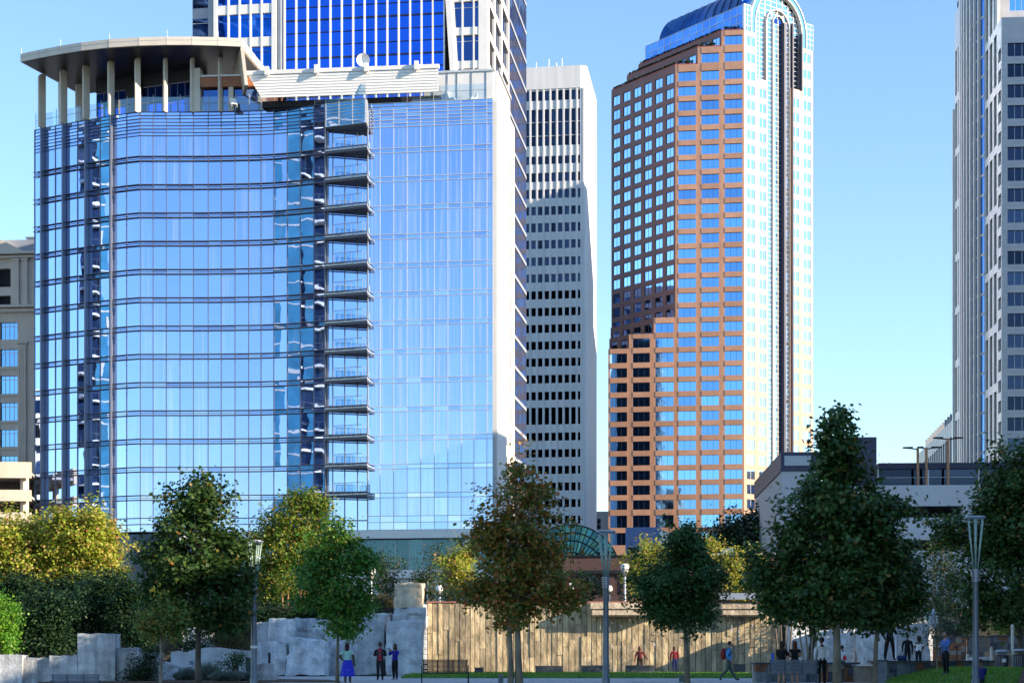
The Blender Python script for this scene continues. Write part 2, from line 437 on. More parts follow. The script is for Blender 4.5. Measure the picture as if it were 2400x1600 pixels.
# ================================================================== the glass hotel
M['hotel_soft_curtain'] = mirror_glass('hotel_glass_drawn_curtain', (0.43, 0.585, 0.97), 0.015, 0.00022, 0.45, 0.05, curtain=0.16)
def build_hotel():
    root = thing('glass_hotel', 'blue glass hotel with a bulging left nose, rows of pointed balconies and columned rooftop canopy', 'building', (-25, 195, 4.2))
    ZT, ZB = 63.2, 15.3
    FL = [58.1 - 3.22 * k for k in range(13)]           # upper rail of each floor band
    RAILH = 0.52
    # plan of the curtain wall from the right corner leftwards
    rf = Fac.through((Xu(1155, 190), 190), 8, left=60)
    right_fac = Fac(rf.xy(rf.s(862)), rf.b)
    Rp = right_fac.a
    T = Vector((Xu(858, 190.2), 190.2))
    d20 = Vector((math.cos(R(20)), -math.sin(R(20))))
    k = (762 - CX) / F                                   # A on the ray through u = 762
    t = (T.x - k * T.y) / (d20.x - k * d20.y)
    A = T - d20 * t
    us = [735.6, 704, 673.6, 642, 612, 583, 551, 518.6, 488, 453.5, 422, 390, 359, 329, 297, 264, 235, 206, 182, 150, 130, 99, 81.5]
    th = [22, 20.5, 18.5, 15, 10, 5.5, 4.5, 4, 3, 1.2, 0.5, 0, -0.5, -0.8, 19, 23, 24.5, 25.5, 26, 27, 28, 29, 33]
    pts = [A]
    for u, a in zip(us, th):
        d = Vector((math.cos(R(a)), -math.sin(R(a))))
        p = pts[-1]; k = (u - CX) / F
        t = (p.x - k * p.y) / (d.x - k * d.y)
        pts.append(p - d * t)
    pts = pts[::-1]                                      # left to right, ends at A
    facs = [Fac(pts[i], pts[i + 1]) for i in range(len(pts) - 1)]
    recess = Fac(A + Vector((0.25, 0.55)), Rp + Vector((0, 0.35)))
    # --- building core behind the glass
    core = [f.xy(0, -0.45) for f in facs] + [facs[-1].xy(facs[-1].L, -0.45), recess.xy(0, -0.2), recess.xy(recess.L, -0.3), right_fac.xy(right_fac.L - 0.3, -0.3)]
    sd = Fac(right_fac.b, right_fac.b + Vector((right_fac.d.y * -1, right_fac.d.x)) * 17.3)
    back = [sd.xy(17.0, -0.5), Vector((-36, 222)), Vector((-52, 216))]
    mb = MB(); mb.prism([tuple(p) for p in core + back], ZB - .04, ZT - 0.15)
    cin = [f.xy(0, -3.4) for f in facs] + [facs[-1].xy(facs[-1].L, -3.4), right_fac.xy(0, -3.4), right_fac.xy(right_fac.L - 0.3, -3.4)]
    mb.prism([tuple(p) for p in cin + back], 4.2, ZB - .045)
    mb.build('core', M['dark'], root)
    # --- glass panes
    panes = []                                            # (fac, s0, s1, z0, z1, mat key)
    def column(f, s0, s1, mat):
        zt = ZT - 2.75
        panes.append((f, s0, s1, FL[0] + 0.03, zt, mat))
        for i, z in enumerate(FL):
            panes.append((f, s0, s1, z - RAILH + 0.03, z - 0.03, 'hotel_glass'))
            zb = FL[i + 1] + 0.03 if i + 1 < len(FL) else ZB + 1.6
            panes.append((f, s0, s1, zb, z - RAILH - 0.03, mat))
        panes.append((f, s0, s1, ZB + 0.9, ZB + 1.55, 'hotel_glass'))
        panes.append((f, s0, s1, ZB + 0.05, ZB + 0.85, 'hotel_glass'))
        for q in range(7):                                # shallow louvre band under the terrace
            panes.append((f, s0, s1, zt + 0.05 + q * 0.385, zt + 0.05 + q * 0.385 + 0.34, 'hotel_glass'))
    for f in facs: column(f, 0.03, f.L - 0.03, 'hotel_glass')
    panes[:] = [q[:5] + (('hotel_soft_curtain' if rng.random() < .38 else q[5]) if q[4] - q[3] > 1.5 else q[5],) for q in panes]
    nc = 9
    xs = [right_fac.s(862 + 0.5)] + [right_fac.s(600 + q / 2.613) for q in (760, 843, 925, 1008, 1092, 1175, 1256, 1334, 1414)] + [right_fac.L]
    for i in range(len(xs) - 1):
        column(right_fac, xs[i] + 0.03, xs[i + 1] - 0.03, 'hotel_curtain')
    panes.sort(key=lambda p: -(p[2] - p[1]) * (p[4] - p[3]) * (1 if p[0] is right_fac or p[0].d.y > -0.3 else .6))
    rest = {}
    loc = wloc(root)
    n_ind = 0
    for f, s0, s1, z0, z1, mk in panes:
        j = [rng.uniform(-0.012, 0.012) for _ in range(3)]
        q = [f.pt(s0, z0, j[0]), f.pt(s1, z0, j[1]), f.pt(s1, z1, j[1] + j[2]), f.pt(s0, z1, j[0] + j[2])]
        if n_ind < 96 and z1 - z0 > 1:
            m2 = MB(); m2.add(q, [(0, 1, 2, 3)]); m2.build('glass_pane', M[mk], root); n_ind += 1
        else:
            rest.setdefault(mk, MB()).add(q, [(0, 1, 2, 3)])
    for mk, m2 in rest.items():
        o = m2.build('glass_field', M[mk], root); o['kind'] = 'stuff'
    # recess glass behind the balconies
    m2 = MB(); mm = MB()
    es = [0, recess.s(780), recess.s(808), recess.s(838), recess.L]
    for i in range(4):
        for z in [ZT - 2.8] + FL:
            zb = z - 3.22 + 0.25
            j = rng.uniform(-.01, .01)
            m2.add([recess.pt(es[i] + .05, zb, j), recess.pt(es[i + 1] - .05, zb, -j), recess.pt(es[i + 1] - .05, z - .12, -j), recess.pt(es[i] + .05, z - .12, j)], [(0, 1, 2, 3)])
        m2.add([recess.pt(es[i] + .05, ZB + .05), recess.pt(es[i + 1] - .05, ZB + .05), recess.pt(es[i + 1] - .05, FL[-1] - 3.1), recess.pt(es[i] + .05, FL[-1] - 3.1)], [(0, 1, 2, 3)])
        if i: recess.box(mm, es[i] - .06, es[i] + .06, ZB, ZT - 2.7, -.1, .08)
    recess.box(mm, -.12, .1, ZB, ZT, -.2, .3)
    recess.box(mm, recess.L - .1, recess.L + .1, ZB, ZT, -.2, .25)
    m2.build('recess_glass', M['hotel_glass'], root)
    mm.build('recess_mullions', M['rail_metal'], root)
    # --- mullions and rails
    mv = MB(); mr = MB()
    for i, f in enumerate(facs):
        f.box(mv, -0.05, 0.05, ZB, ZT, -0.12, 0.07)
    facs[-1].box(mv, facs[-1].L - .06, facs[-1].L + .06, ZB, ZT, -.12, .1)
    mv.build('vertical_mullions', M['rail_metal'], root)
    rail_pts = [(f.a, f) for f in facs] + [(facs[-1].b, facs[-1])]
    ip = [Vector(p) for p in pts]
    def offs(dd):
        out = []
        for i, p in enumerate(ip):
            n = Vector((0, 0))
            if i > 0: n += facs[i - 1].n
            if i < len(facs): n += facs[i].n
            n.normalize(); out.append(p + n * dd)
        return out
    for z in FL:
        for zz, dd, r in ((z, .22, .055), (z - RAILH, .22, .055), (z - RAILH * .5, .06, .03)):
            mr.tube([(p.x, p.y, zz) for p in offs(dd)], r, 6)
    for zz in (ZB + 1.58, ZB + .87, ZB + .02): mr.tube([(p.x, p.y, zz) for p in offs(.08)], .06, 6)
    for q in range(8): mr.tube([(p.x, p.y, ZT - 2.75 + .02 + q * .385) for p in offs(.08)], .035, 6)
    mr.build('floor_rails', M['rail_metal'], root)
    mc = MB()                                              # lugs where rails meet the fins
    for i in (8, 10, 12, 14):
        pass
    mw = MB()
    for x in xs: right_fac.box(mw, x - .035, x + .035, ZB, ZT, -.1, .06)
    for z in FL:
        right_fac.box(mw, 0, right_fac.L, z - .035, z + .035, -.1, .075)
        right_fac.box(mw, 0, right_fac.L, z - RAILH - .035, z - RAILH + .035, -.1, .075)
    for zz in (ZB + 1.58, ZB + .87, ZB + .03): right_fac.box(mw, 0, right_fac.L, zz - .03, zz + .03, -.1, .073)
    for q in range(8): right_fac.box(mw, 0, right_fac.L, ZT - 2.76 + q * .385, ZT - 2.70 + q * .385, -.1, .077)
    mw.build('grid_mullions', M['pale_metal'], root)
    # --- balconies: one built, the others copied
    def balcony(z):
        a2 = A + Vector((-.02, -.12)); r2 = Rp + Vector((.18, -.08)); t2 = T + Vector((.12, -.15))
        b = MB()
        tri = [a2, t2, r2, Rp + Vector((0, .3)), A + Vector((.2, .5))]
        b.prism([tuple(p) for p in tri], z - .30, z - .12)
        o = b.build('balcony', M['pale_metal'], root)
        lip = MB()
        lip.tube([(a2.x, a2.y, z), (t2.x, t2.y, z), (r2.x, r2.y, z)], .075, 6)
        lip.tube([(a2.x, a2.y, z - .52), (t2.x, t2.y, z - .52), (r2.x, r2.y, z - .52)], .075, 6)
        for q in (.33, .66, 1.0):
            p = a2.lerp(t2, q); lip.tube([(p.x, p.y, z - .52), (p.x, p.y, z)], .03, 6)
        lip.build('edge_rails', M['rail_metal'], o)
        g = MB(); gl = MB()
        c = (a2 + t2 + r2) / 3
        p0 = a2.lerp(t2, .17).lerp(c, .10); p1 = a2.lerp(t2, .93).lerp(c, .14); p2 = t2.lerp(r2, .45).lerp(c, .2)
        for zz in (z + 1.08,):
            g.tube([(p0.x, p0.y, zz), (p1.x, p1.y, zz), (p2.x, p2.y, zz)], .035, 6)
        for q in (0, .2, .4, .6, .8, 1):
            p = p0.lerp(p1, q); g.tube([(p.x, p.y, z - .12), (p.x, p.y, z + 1.08)], .028, 6)
        g.tube([(p2.x, p2.y, z - .12), (p2.x, p2.y, z + 1.08)], .028, 6)
        gl.add([(p0.x, p0.y, z), (p1.x, p1.y, z), (p1.x, p1.y, z + 1.0), (p0.x, p0.y, z + 1.0)], [(0, 1, 2, 3)])
        gl.add([(p1.x, p1.y, z), (p2.x, p2.y, z), (p2.x, p2.y, z + 1.0), (p1.x, p1.y, z + 1.0)], [(0, 1, 2, 3)])
        g.build('railing', M['steel'], o); gl.build('railing_glass', M['clear_glass'], o)
        return o
    b0 = balcony(FL[0])
    sf = MB()
    tri = [A + Vector((0, -.1)), T + Vector((.1, -.12)), Rp + Vector((.12, -.06)), Rp + Vector((0, .3)), A + Vector((.2, .5))]
    sf.prism([tuple(p) for p in tri], FL[0] - .40, FL[0] - .305)
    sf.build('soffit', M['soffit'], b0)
    for z in FL[1:]:
        c = copy_tree(b0, root); c.location = b0.location + Vector((0, 0, z - FL[0]))
    # things left on some balconies
    # --- louvred prow at the top
    pw = MB()
    tri = [A, T, Rp + Vector((0, -.05)), Rp + Vector((0, .3)), A + Vector((.2, .5))]
    pw.prism([tuple(p) for p in tri], 60.55, 63.2)
    o = pw.build('prow', M['hotel_glass'], root)
    lv = MB()
    for fpa, fpb in ((A, T), (T, Rp + Vector((0, -.05)))):
        f = Fac(fpa, fpb)
        for q in range(8): f.box(lv, 0, f.L, 60.55 + q * .365, 60.62 + q * .365, .01, .06)
        for q in (0.02, .34, .67, .98): f.box(lv, f.L * q - .04, f.L * q + .04, 60.55, 63.2, .015, .09)
    lv.build('louvre_bars', M['pale_metal'], o)
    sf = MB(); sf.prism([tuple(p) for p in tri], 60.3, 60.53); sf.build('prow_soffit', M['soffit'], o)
    # --- right flank
    fl = MB(); fl2 = MB(); fl3 = MB()
    sd.box(fl3, .05, .9, ZB, ZT, -.3, 0.0)
    fl3.build('corner_glass', M['hotel_curtain'], root)
    sd.box(fl, 1.0, 8.2, 4.2, 66.6, -8, .35)
    fl.build('white_pier', M['white_panel'], root)
    sd.box(fl2, 8.2, 17.3, 4.2, 65.2, -8, .05)
    fl2.build('stone_flank', M['cream_panel'], root)
    vs = MB()
    for q in range(14):
        sd.box(vs, 10.2, 10.8, 60.0 - q * 3.22 - 1.9, 60.0 - q * 3.22, .0, .07)
        sd.box(vs, 13.6, 14.2, 60.0 - q * 3.22 - 1.9, 60.0 - q * 3.22, .0, .07)
    vs.build('flank_slots', M['rail_metal'], root)
    # --- podium
    pf = Fac(facs[13].a, right_fac.b)
    p1 = MB(); right_fac.box(p1, -20, right_fac.L + .4, ZB - .95, ZB - .05, -3, .45)
    for f in facs[12:]: f.box(p1, -.02, f.L + .02, ZB - .95, ZB - .05, -3, .2)
    p1.build('podium_cornice', M['white_panel'], root)
    pg = MB(); pm = MB()
    n = 22
    for i in range(n):
        s0 = right_fac.L - .3 - (i + 1) * 1.55; s1 = s0 + 1.5
        right_fac.box(pg, s0, s1, 10.9, ZB - 1, -1.2, -.9)
        right_fac.box(pm, s1, s1 + .05, 10.9, ZB - 1, -1.2, -.8)
    pg.build('podium_glazing', M['podium_glass'], root); pm.build('podium_mullions', M['pale_metal'], root)
    pb = MB(); right_fac.box(pb, -22, right_fac.L + .2, 9.9, 10.85, -2, .15); right_fac.box(pb, -22, right_fac.L, 4.2, 9.85, -3, -.6)
    for q in (2, 8, 14, -6, -12): right_fac.box(pb, q - .5, q + .5, 4.2, 9.88, -.6, .0)
    pb.build('podium_base', M['white_panel'], root)
    lp = MB()
    facs[15].box(lp, -.3, 1.35, 4.2, ZB - .1, -1.5, .15)
    lp.build('white_column', M['white_panel'], root)
    lg = MB()
    for f in facs[:14]: f.box(lg, .02, f.L - .02, 4.2, ZB - .1, -2.5, -1.2)
    lg.build('lower_dark_glazing', M['dark_window'], root)
    gp = MB(); facs[16].box(gp, 0.2, 3.4, 6, ZB - .2, -1.2, .02); gp.build('green_glass_panel', surf('green_glass', (.30, .42, .36), .3, 0, .05, 1), root)
    # --- terrace floor, glass railing
    tr = MB(); trm = MB()
    chain = offs(-.15) + [T + Vector((-.1, .25)), Rp + Vector((0, .15)), right_fac.xy(right_fac.s(1140), -.15)]
    acc = 0
    for i in range(len(chain) - 1):
        a, b = chain[i], chain[i + 1]
        tr.add([(a.x, a.y, ZT + .1), (b.x, b.y, ZT + .1), (b.x, b.y, ZT + 1.75), (a.x, a.y, ZT + 1.75)], [(0, 1, 2, 3)])
        nseg = max(1, round((b - a).length / 1.55))
        for q in range(nseg):
            p = a.lerp(b, q / nseg); trm.tube([(p.x, p.y, ZT - .1), (p.x, p.y, ZT + 2.0)], .035, 6)
    trm.tube([(p.x, p.y, ZT + 1.05) for p in chain], .025, 6)
    trm.build('railing_posts', M['steel'], root); tr.build('terrace_glass', M['clear_glass'], root)
    # --- fins
    fin_u = [(104, True), (154, True), (207, True), (265, True), (326, False), (390, False), (453, False), (519, False)]
    for u, down in fin_u:
        f = min(facs, key=lambda q: abs(q.s(u) - q.L / 2) / q.L if q.L > .2 else 9)
        s = f.s(u)
        b = MB()
        a = f.pt(s, 0, 0); n3 = Vector((f.n.x, f.n.y, 0)); d3 = Vector((f.d.x, f.d.y, 0))
        if not down: n3 = (n3 + d3 * -.28).normalized(); d3 = Vector((-n3.y, n3.x, 0))
        # upper blade with a rounded head
        e_ = .95 if down else .62; w2 = .10
        prof = [(-.15, ZT - .1), (e_, ZT - .1), (e_, 68.9), (e_ - .15, 69.2), (e_ - .4, 69.36), (-.15, 69.36)]
        l = [a + n3 * x - d3 * w2 + Vector((0, 0, z)) for x, z in prof]; r = [a + n3 * x + d3 * w2 + Vector((0, 0, z)) for x, z in prof]
        k = len(prof)
        b.add(l + r, [tuple(range(k - 1, -1, -1)), tuple(range(k, 2 * k))] + [(i, (i + 1) % k, k + (i + 1) % k, k + i) for i in range(k)])
        b.build('fin_column', M['cream_panel'], root)
        if down:
            b = MB()
            prof = [(.05, ZB), (.62, ZB), (.62, ZT - .12), (.05, ZT - .12)]
            l = [a + n3 * x - d3 * w2 + Vector((0, 0, z)) for x, z in prof]; r = [a + n3 * x + d3 * w2 + Vector((0, 0, z)) for x, z in prof]
            b.add(l + r, [(3, 2, 1, 0), (4, 5, 6, 7)] + [(i, (i + 1) % 4, 4 + (i + 1) % 4, 4 + i) for i in range(4)])
            b.build('facade_fin', M['rail_metal'], root)
    # round columns seen under the canopy at the left
    rc = [(Xu(147, 203), 203), (Xu(187, 204), 204)]
    for x, y in rc:
        b = MB(); b.lathe([(.55, 62), (.55, 69.4)], x, y, 14); b.build('round_column', M['cream_panel'], root, smooth=True)
    # --- canopy
    front = [(48, 196.3), (90, 195.0), (140, 193.7), (191, 192.6), (255, 191.6), (325, 191.0), (390, 190.8), (450, 190.8), (510, 191.0), (566, 191.3)]
    fr = [Vector((Xu(u, y), y)) for u, y in front]
    bk = [Vector((Xu(566, 191.3) + 1.2, 200.5)), Vector((Xu(187, 207.6), 207.6))]
    poly = fr + bk
    cm = MB(); cm.prism([tuple(p) for p in poly], 69.42, 70.35)
    o = cm.build('canopy', M['cream_panel'], root)
    c2 = MB(); cen = sum(poly, Vector((0, 0))) / len(poly)
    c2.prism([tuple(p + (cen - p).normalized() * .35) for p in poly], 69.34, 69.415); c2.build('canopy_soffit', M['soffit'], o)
    c3 = MB()
    for i in range(len(fr) - 1):
        f = Fac(fr[i], fr[i + 1]); f.box(c3, 0, f.L, 69.95, 69.99, -.02, .015)
        if i: f.box(c3, -.02, .02, 69.42, 70.3, -.02, .014)
    c3.build('fascia_joints', M['grey_panel'], o)
    # leaning end wall of the canopy
    e = MB()
    f0 = fr[-1]
    lo = Vector((Xu(577, 191.0), 191.0))
    q = [(f0.x - .15, f0.y + .15, 69.4), (lo.x - .2, lo.y + .3, 65.1), (lo.x - 2.2, lo.y + 9.0, 65.1), (f0.x - 2.3, f0.y + 8.0, 69.4)]
    q2 = [(x + .38, y, z) for x, y, z in q]
    e.add(q + q2, [(0, 1, 2, 3), (7, 6, 5, 4), (0, 4, 5, 1), (1, 5, 6, 2), (2, 6, 7, 3), (3, 7, 4, 0)])
    e.build('end_wall', M['cream_panel'], root)
    for u, y in front[::2]:
        b = MB(); p = Vector((Xu(u, y), y + .4)); b.tube([(p.x, p.y, 70.35), (p.x, p.y, 71.2)], .025, 5); b.build('lightning_rod', M['pale_metal'], root)
    # --- penthouse under the canopy
    pent = MB(); pm = MB(); pd = MB()
    f = Fac((Xu(228, 203), 203), (Xu(470, 198), 198))
    pent.add([f.pt(0, 63.2, 0), f.pt(f.L, 63.2, 0), f.pt(f.L, 67.9, 0), f.pt(0, 67.9, 0)], [(0, 1, 2, 3)])
    for i in range(15):
        s = f.L * i / 14; f.box(pm, s - .05, s + .05, 63.2, 67.9, .0, .12)
    f.box(pm, 0, f.L, 66.2, 66.3, 0.005, .1)
    f.box(pd, 0, f.L, 67.95, 69.35, -1.5, .3)
    pent.build('penthouse_glass', M['deep_glass'], root); pm.build('penthouse_frames', M['rail_metal'], root); pd.build('penthouse_header', M['soffit'], root)
    for u0, u1 in ((300, 345),):
        b = MB(); s0 = f.s(u0); f.box(b, s0, s0 + 2.2, 63.2, 69.3, .15, .6); b.build('dark_pier', M['soffit'], root)
    f = Fac((Xu(470, 194.5), 194.5), (Xu(628, 194.0), 194.0))
    wd = MB(); f.box(wd, 0, f.L - 1.2, 65.95, 67.05, -5, 0); f.box(wd, f.L - 1.2, f.L, 65.6, 66.8, -5, -.2)
    f.box(wd, f.L - 1.0, f.L + 1.2, 63.2, 65.55, -6, -1.5)
    wd.build('wooden_header', M['wood'], root)
    bl = MB(); f.box(bl, .2, f.L - 1.3, 63.2, 65.9, -4.5, -.6); bl.build('bar_glazing', M['navy_glass'], root)
    cp = MB(); f.box(cp, 0.1, f.L - 1.3, 67.07, 67.25, -5, .15); cp.build('bar_roof', M['white_panel'], root)
    bc = MB(); f.box(bc, -.9, -.1, 63.2, 68.2, -1.5, -.2); bc.build('bar_column', M['cream_panel'], root)
    bc = MB(); f.box(bc, 3.2, 3.75, 63.2, 65.94, -.55, -.1); bc.build('bar_column', M['cream_panel'], root)
    # --- leaning white louvre screen (pergola)
    pf = Fac((Xu(576, 191.9), 191.9), (Xu(1027, 189.6), 189.6))
    pe = MB(); n = 8
    zt_, zb_ = 66.35, 63.9
    for i in range(n):
        a0, a1 = i / n, (i + .97) / n
        za, zb = zt_ + (zb_ - zt_) * a0, zt_ + (zb_ - zt_) * a1
        da, db = -.32 * a0, -.32 * a1 + .05
        q = [pf.pt(.3 + 1.4 * a0, za, da), pf.pt(pf.L, za, da), pf.pt(pf.L, zb, db), pf.pt(.3 + 1.4 * a1, zb, db)]
        q2 = [p + Vector((0, .08, 0)) for p in q]
        pe.add(q + q2, [(3, 2, 1, 0), (4, 5, 6, 7), (0, 1, 5, 4), (1, 2, 6, 5), (2, 3, 7, 6), (3, 0, 4, 7)])
    o = pe.build('pergola_screen', surf('bright_white_slats', (.88, .87, .85), .5, 0, .04, 1), root)
    be = MB(); pf.box(be, 0, pf.L + .1, 66.4, 66.85, -.35, .12)
    be.build('pergola_beam', M['white_panel'], root)
    for u in (627, 743, 860, 977):
        b = MB(); s = pf.s(u); pf.box(b, s - .22, s + .22, 66.2, 67.15, .1, .55); b.build('beam_bracket', M['white_panel'], root)
    bs = MB(); pf.box(bs, 1.5, pf.L, 63.2, 63.88, -2.5, -1.5); bs.build('pergola_base', M['dark'], root)
    # --- pale parapet box at the right
    f = Fac(rf.xy(rf.s(1013), -.9), rf.xy(rf.s(1155), -.9))
    b = MB(); f.box(b, 0, f.L - .1, 63.2, 66.55, -5, 0); b.build('parapet_box', M['white_panel'], root)
    b = MB(); f.box(b, -.1, f.L + .1, 66.56, 66.8, -5.2, .12)
    for q in (.22, .38, .62, .86): f.box(b, f.L * q, f.L * q + .08, 63.2, 66.5, .005, .05, 1)
    b.build('parapet_cap', [M['pale_metal'], M['rail_metal']], root)
    f = Fac(rf.xy(rf.s(1030), -6.2), rf.xy(rf.L - .2, -6.2))
    b = MB(); f.box(b, 0, f.L, 63.2, 67.9, -9, 0); f.box(b, -.15, f.L + .15, 67.95, 68.35, -9.2, .15, 1); b.build('plant_room', [M['beige_stone'], M['grey_panel']], root)
    # roof slab of the terrace
    b = MB(); b.prism([tuple(p) for p in core + back], ZT - .13, ZT - .02); b.build('terrace_deck', M['concrete'], root)
    # --- loose things on the terrace
    for i, (u, y, rz, lab) in enumerate(((1060, 191.3, 1.2, 'white lounge chair behind the terrace glass, leftmost of the two under the pale parapet box'),
                                 (1108, 191.2, -1.0, 'white lounge chair behind the terrace glass, rightmost under the pale parapet box'),
                                 (548, 193.2, .4, 'white lounge chair on the terrace under the wooden bar header'))):
        # meshes were laid out around the thing's origin
        mk_lounge(Xu(u, y), y, ZT - .02, rz, lab)
    d = thing('satellite_dish', 'small white satellite dish on a mast above the white pergola beam', 'satellite dish', (Xu(850, 190.2), 191.0, 66.85))
    b = MB(); x, y = Xu(850, 190.2), 190.9
    prof = [(0, -.16), (.3, -.12), (.55, .02), (.75, .2)]
    ring = []
    pts3 = []; fs = []
    for i, (r, dd) in enumerate(prof):
        for k2 in range(18):
            a = 2 * math.pi * k2 / 18; pts3.append((x + r * math.cos(a), y - dd + 0.1, 67.75 + r * math.sin(a)))
    for i in range(len(prof) - 1):
        for k2 in range(18): fs.append((i * 18 + k2, i * 18 + (k2 + 1) % 18, (i + 1) * 18 + (k2 + 1) % 18, (i + 1) * 18 + k2))
    b.add(pts3, fs); b.build('dish', M['white_panel'], d, smooth=True)
    b = MB(); b.tube([(x + .1, y + .3, 66.8), (x + .1, y + .3, 67.7)], .05, 8); b.tube([(x + .45, y + .3, 66.8), (x + .45, y + .3, 68.4)], .06, 8); b.build('mast', M['white_panel'], d)
    return root

def mk_lounge(x, y, z, rz, label):
    t = thing('lounge_chair', label, 'chair', (x, y, z), 'chairs on the hotel terrace')
    Mx = Matrix.Rotation(rz, 4, 'Z')
    def put(name, mb, m):
        mb.v = [tuple(Mx @ Vector(p) + Vector((x, y, z))) for p in mb.v]; mb.build(name, m, t)
    s = MB(); s.box(-.35, .35, -.35, .35, .3, .42); put('seat', s, M['white_panel'])
    k = MB(); k.hexa([(-.35, .25, .42), (.35, .25, .42), (.35, .38, .42), (-.35, .38, .42), (-.35, .5, 1.25), (.35, .5, 1.25), (.35, .6, 1.25), (-.35, .6, 1.25)]); put('backrest', k, M['white_panel'])
    for sx in (-.3, .3):
        for sy in (-.3, .3):
            l = MB(); l.box(sx - .03, sx + .03, sy - .03, sy + .03, 0, .3); put('leg', l, M['steel'])
    return t
build_hotel()
# ================================================================== the tall blue and white tower behind the hotel
def build_blue_tower():
    root = thing('blue_glass_tower', 'tall tower of deep blue glass in white frames standing directly behind the hotel', 'building', (-15, 245, 4.2))
    c = (Xu(1142, 225), 225)
    f = Fac.through(c, 8, left=60)
    f = Fac(f.xy(f.s(447)), f.b)
    sd = Fac(f.b, f.b + Vector((-f.d.y, f.d.x)) * 38.6)
    ZTOP, ZL = 118.0, 40.0
    def S(u): return f.s(u)
    mb = MB(); mb.prism([tuple(f.xy(0, -1.2)), tuple(f.xy(f.L - .3, -1.2)), tuple(sd.xy(38.3, -.5)), tuple(f.xy(0, -38))], 4.2, ZTOP - .5); mb.build('core', M['dark'], root)
    FH = 77.5 / 4000 * 230
    zs = [f.z(560, 23 + 77.3 * k) for k in range(-6, 4)]      # spandrel mid heights
    white = MB(); grey = MB(); mull = MB(); items = []; items_d = []
    # left dark bay
    f.box(grey, S(447), S(486), ZL, ZTOP, -1.5, -.7)
    for z in zs:
        items_d.append((f, S(448) + .05, S(458), z + .75, z + FH - .75, -.62)); items_d.append((f, S(459), S(484), z + .75, z + FH - .75, -.62))
    f.box(grey, S(486), S(500), ZL, ZTOP, -1.5, -.35)
    f.box(white, S(501), S(509), ZL, ZTOP, -1.5, .12)
    # five pane bay with spandrels
    e = [S(u) for u in (509, 535, 561, 587, 613, 637)]
    for z in zs:
        f.box(white, e[0], e[-1], z - .62, z + .62, -.8, .02)
        for i in range(5): items.append((f, e[i] + .1, e[i + 1] - .1, z + .62, z + FH - .62, -.25))
    for i in range(1, 5): f.box(mull, e[i] - .1, e[i] + .1, ZL, ZTOP, -.35, .1)
    f.box(white, S(637), S(648), ZL, ZTOP, -1.5, .12)
    f.box(white, S(664.5), S(668), ZL, ZTOP, -1.5, .05)
    cyl = MB(); p = f.xy(S(656.5), -.45); cyl.lathe([(.52, ZL), (.52, ZTOP)], p.x, p.y, 20); cyl.build('round_column', M['grey_panel'], root, smooth=True)
    # great glass wall: slightly folded so that it leans at the right
    gl = MB(); e = [S(667 + 26.7 * k) for k in range(15)]
    ztop_at = lambda s: ZTOP
    bars = MB(); thin = MB()
    smax = S(1069)
    for i in range(14):
        s0, s1 = e[i] + .03, min(e[i + 1] - .03, smax)
        z = ZL
        for k in range(44):
            z1 = z + FH / 2.6
            gl.add([f.pt(s0, z + .02, -.3), f.pt(s1, z + .02, -.3 + rng.uniform(-.01, .01)), f.pt(s1, z1 - .02, -.3), f.pt(s0, z1 - .02, -.3)], [(0, 1, 2, 3)])
            z = z1
    for i in range(1, 15): f.box(bars, e[i] - .09, e[i] + .09, ZL, ZTOP, -.3, .1)
    z = ZL; k = 0
    while z < ZTOP:
        f.box(thin, e[0], e[-1], z - (.05 if k % 3 else .11), z + (.05 if k % 3 else .11), -.29, -.2); z += FH / 2.6; k += 1
    o = gl.build('glass_wall', M['deep_glass'], root); bars.build('wall_mullions', M['white_panel'], root); thin.build('wall_transoms', M['navy'], root)
    # slanting white pier
    def slant(u0t, u0b, u1t, u1b, d0, d1, mbx):
        zt, zb = f.z(1050, 0), f.z(1050, 158)
        k0 = (S(u0b) - S(u0t)) / (zb - zt); k1 = (S(u1b) - S(u1t)) / (zb - zt)
        z0, z1 = zb - 12, ZTOP
        def q(k, ut, z): return S(ut) + k * (z - zt)
        pts = [f.pt(q(k0, u0t, z0), z0, d1), f.pt(q(k1, u1t, z0), z0, d1), f.pt(q(k1, u1t, z0), z0, d0), f.pt(q(k0, u0t, z0), z0, d0),
               f.pt(q(k0, u0t, z1), z1, d1), f.pt(q(k1, u1t, z1), z1, d1), f.pt(q(k1, u1t, z1), z1, d0), f.pt(q(k0, u0t, z1), z1, d0)]
        mbx.hexa(pts)
    slant(1045, 1055, 1057, 1067, -1.2, .4, white)
    slant(1057.3, 1067.3, 1063, 1073, -1.2, .1, white)
    # right bay
    e = [S(u) for u in (1062, 1083.5, 1110, 1121.5)]
    for z in zs:
        f.box(white, e[0], e[-1], z - .5, z + .5, -.9, -.05)
        for i in range(3): items_d.append((f, e[i] + .08, e[i + 1] - .08, z + .5, z + FH - .5, -.45))
    for i in (1, 2): f.box(mull, e[i] - .09, e[i] + .09, ZL, ZTOP, -.5, .05)
    f.box(white, S(1121.5), f.L, ZL, ZTOP, -2, .0)
    # right flank
    items_s = []
    se = [sd.s(u) for u in (1145, 1162.5)]
    wall = MB()
    bays = [(1.6, 6.6), (7.6, 13.0), (14.0, 20.0)]
    pe = [0.02, 1.6, 6.6, 7.6, 13.0, 14.0, 20.0, 20.6]
    for i in range(0, 8, 2): sd.box(wall, pe[i], pe[i + 1], ZL, ZTOP, -.9, .0)
    for a, b in bays:
        for z in zs + [zs[-1] - FH * k for k in (1, 2, 3, 4, 5, 6)]:
            sd.box(wall, a, b, z - .5, z + .5, -.8, .04)
            n = 4
            for i in range(n):
                w_ = (b - a) / n
                items_s.append((sd, a + i * w_ + .06, a + (i + 1) * w_ - .06, z + .5, z + FH - .5, -.35))
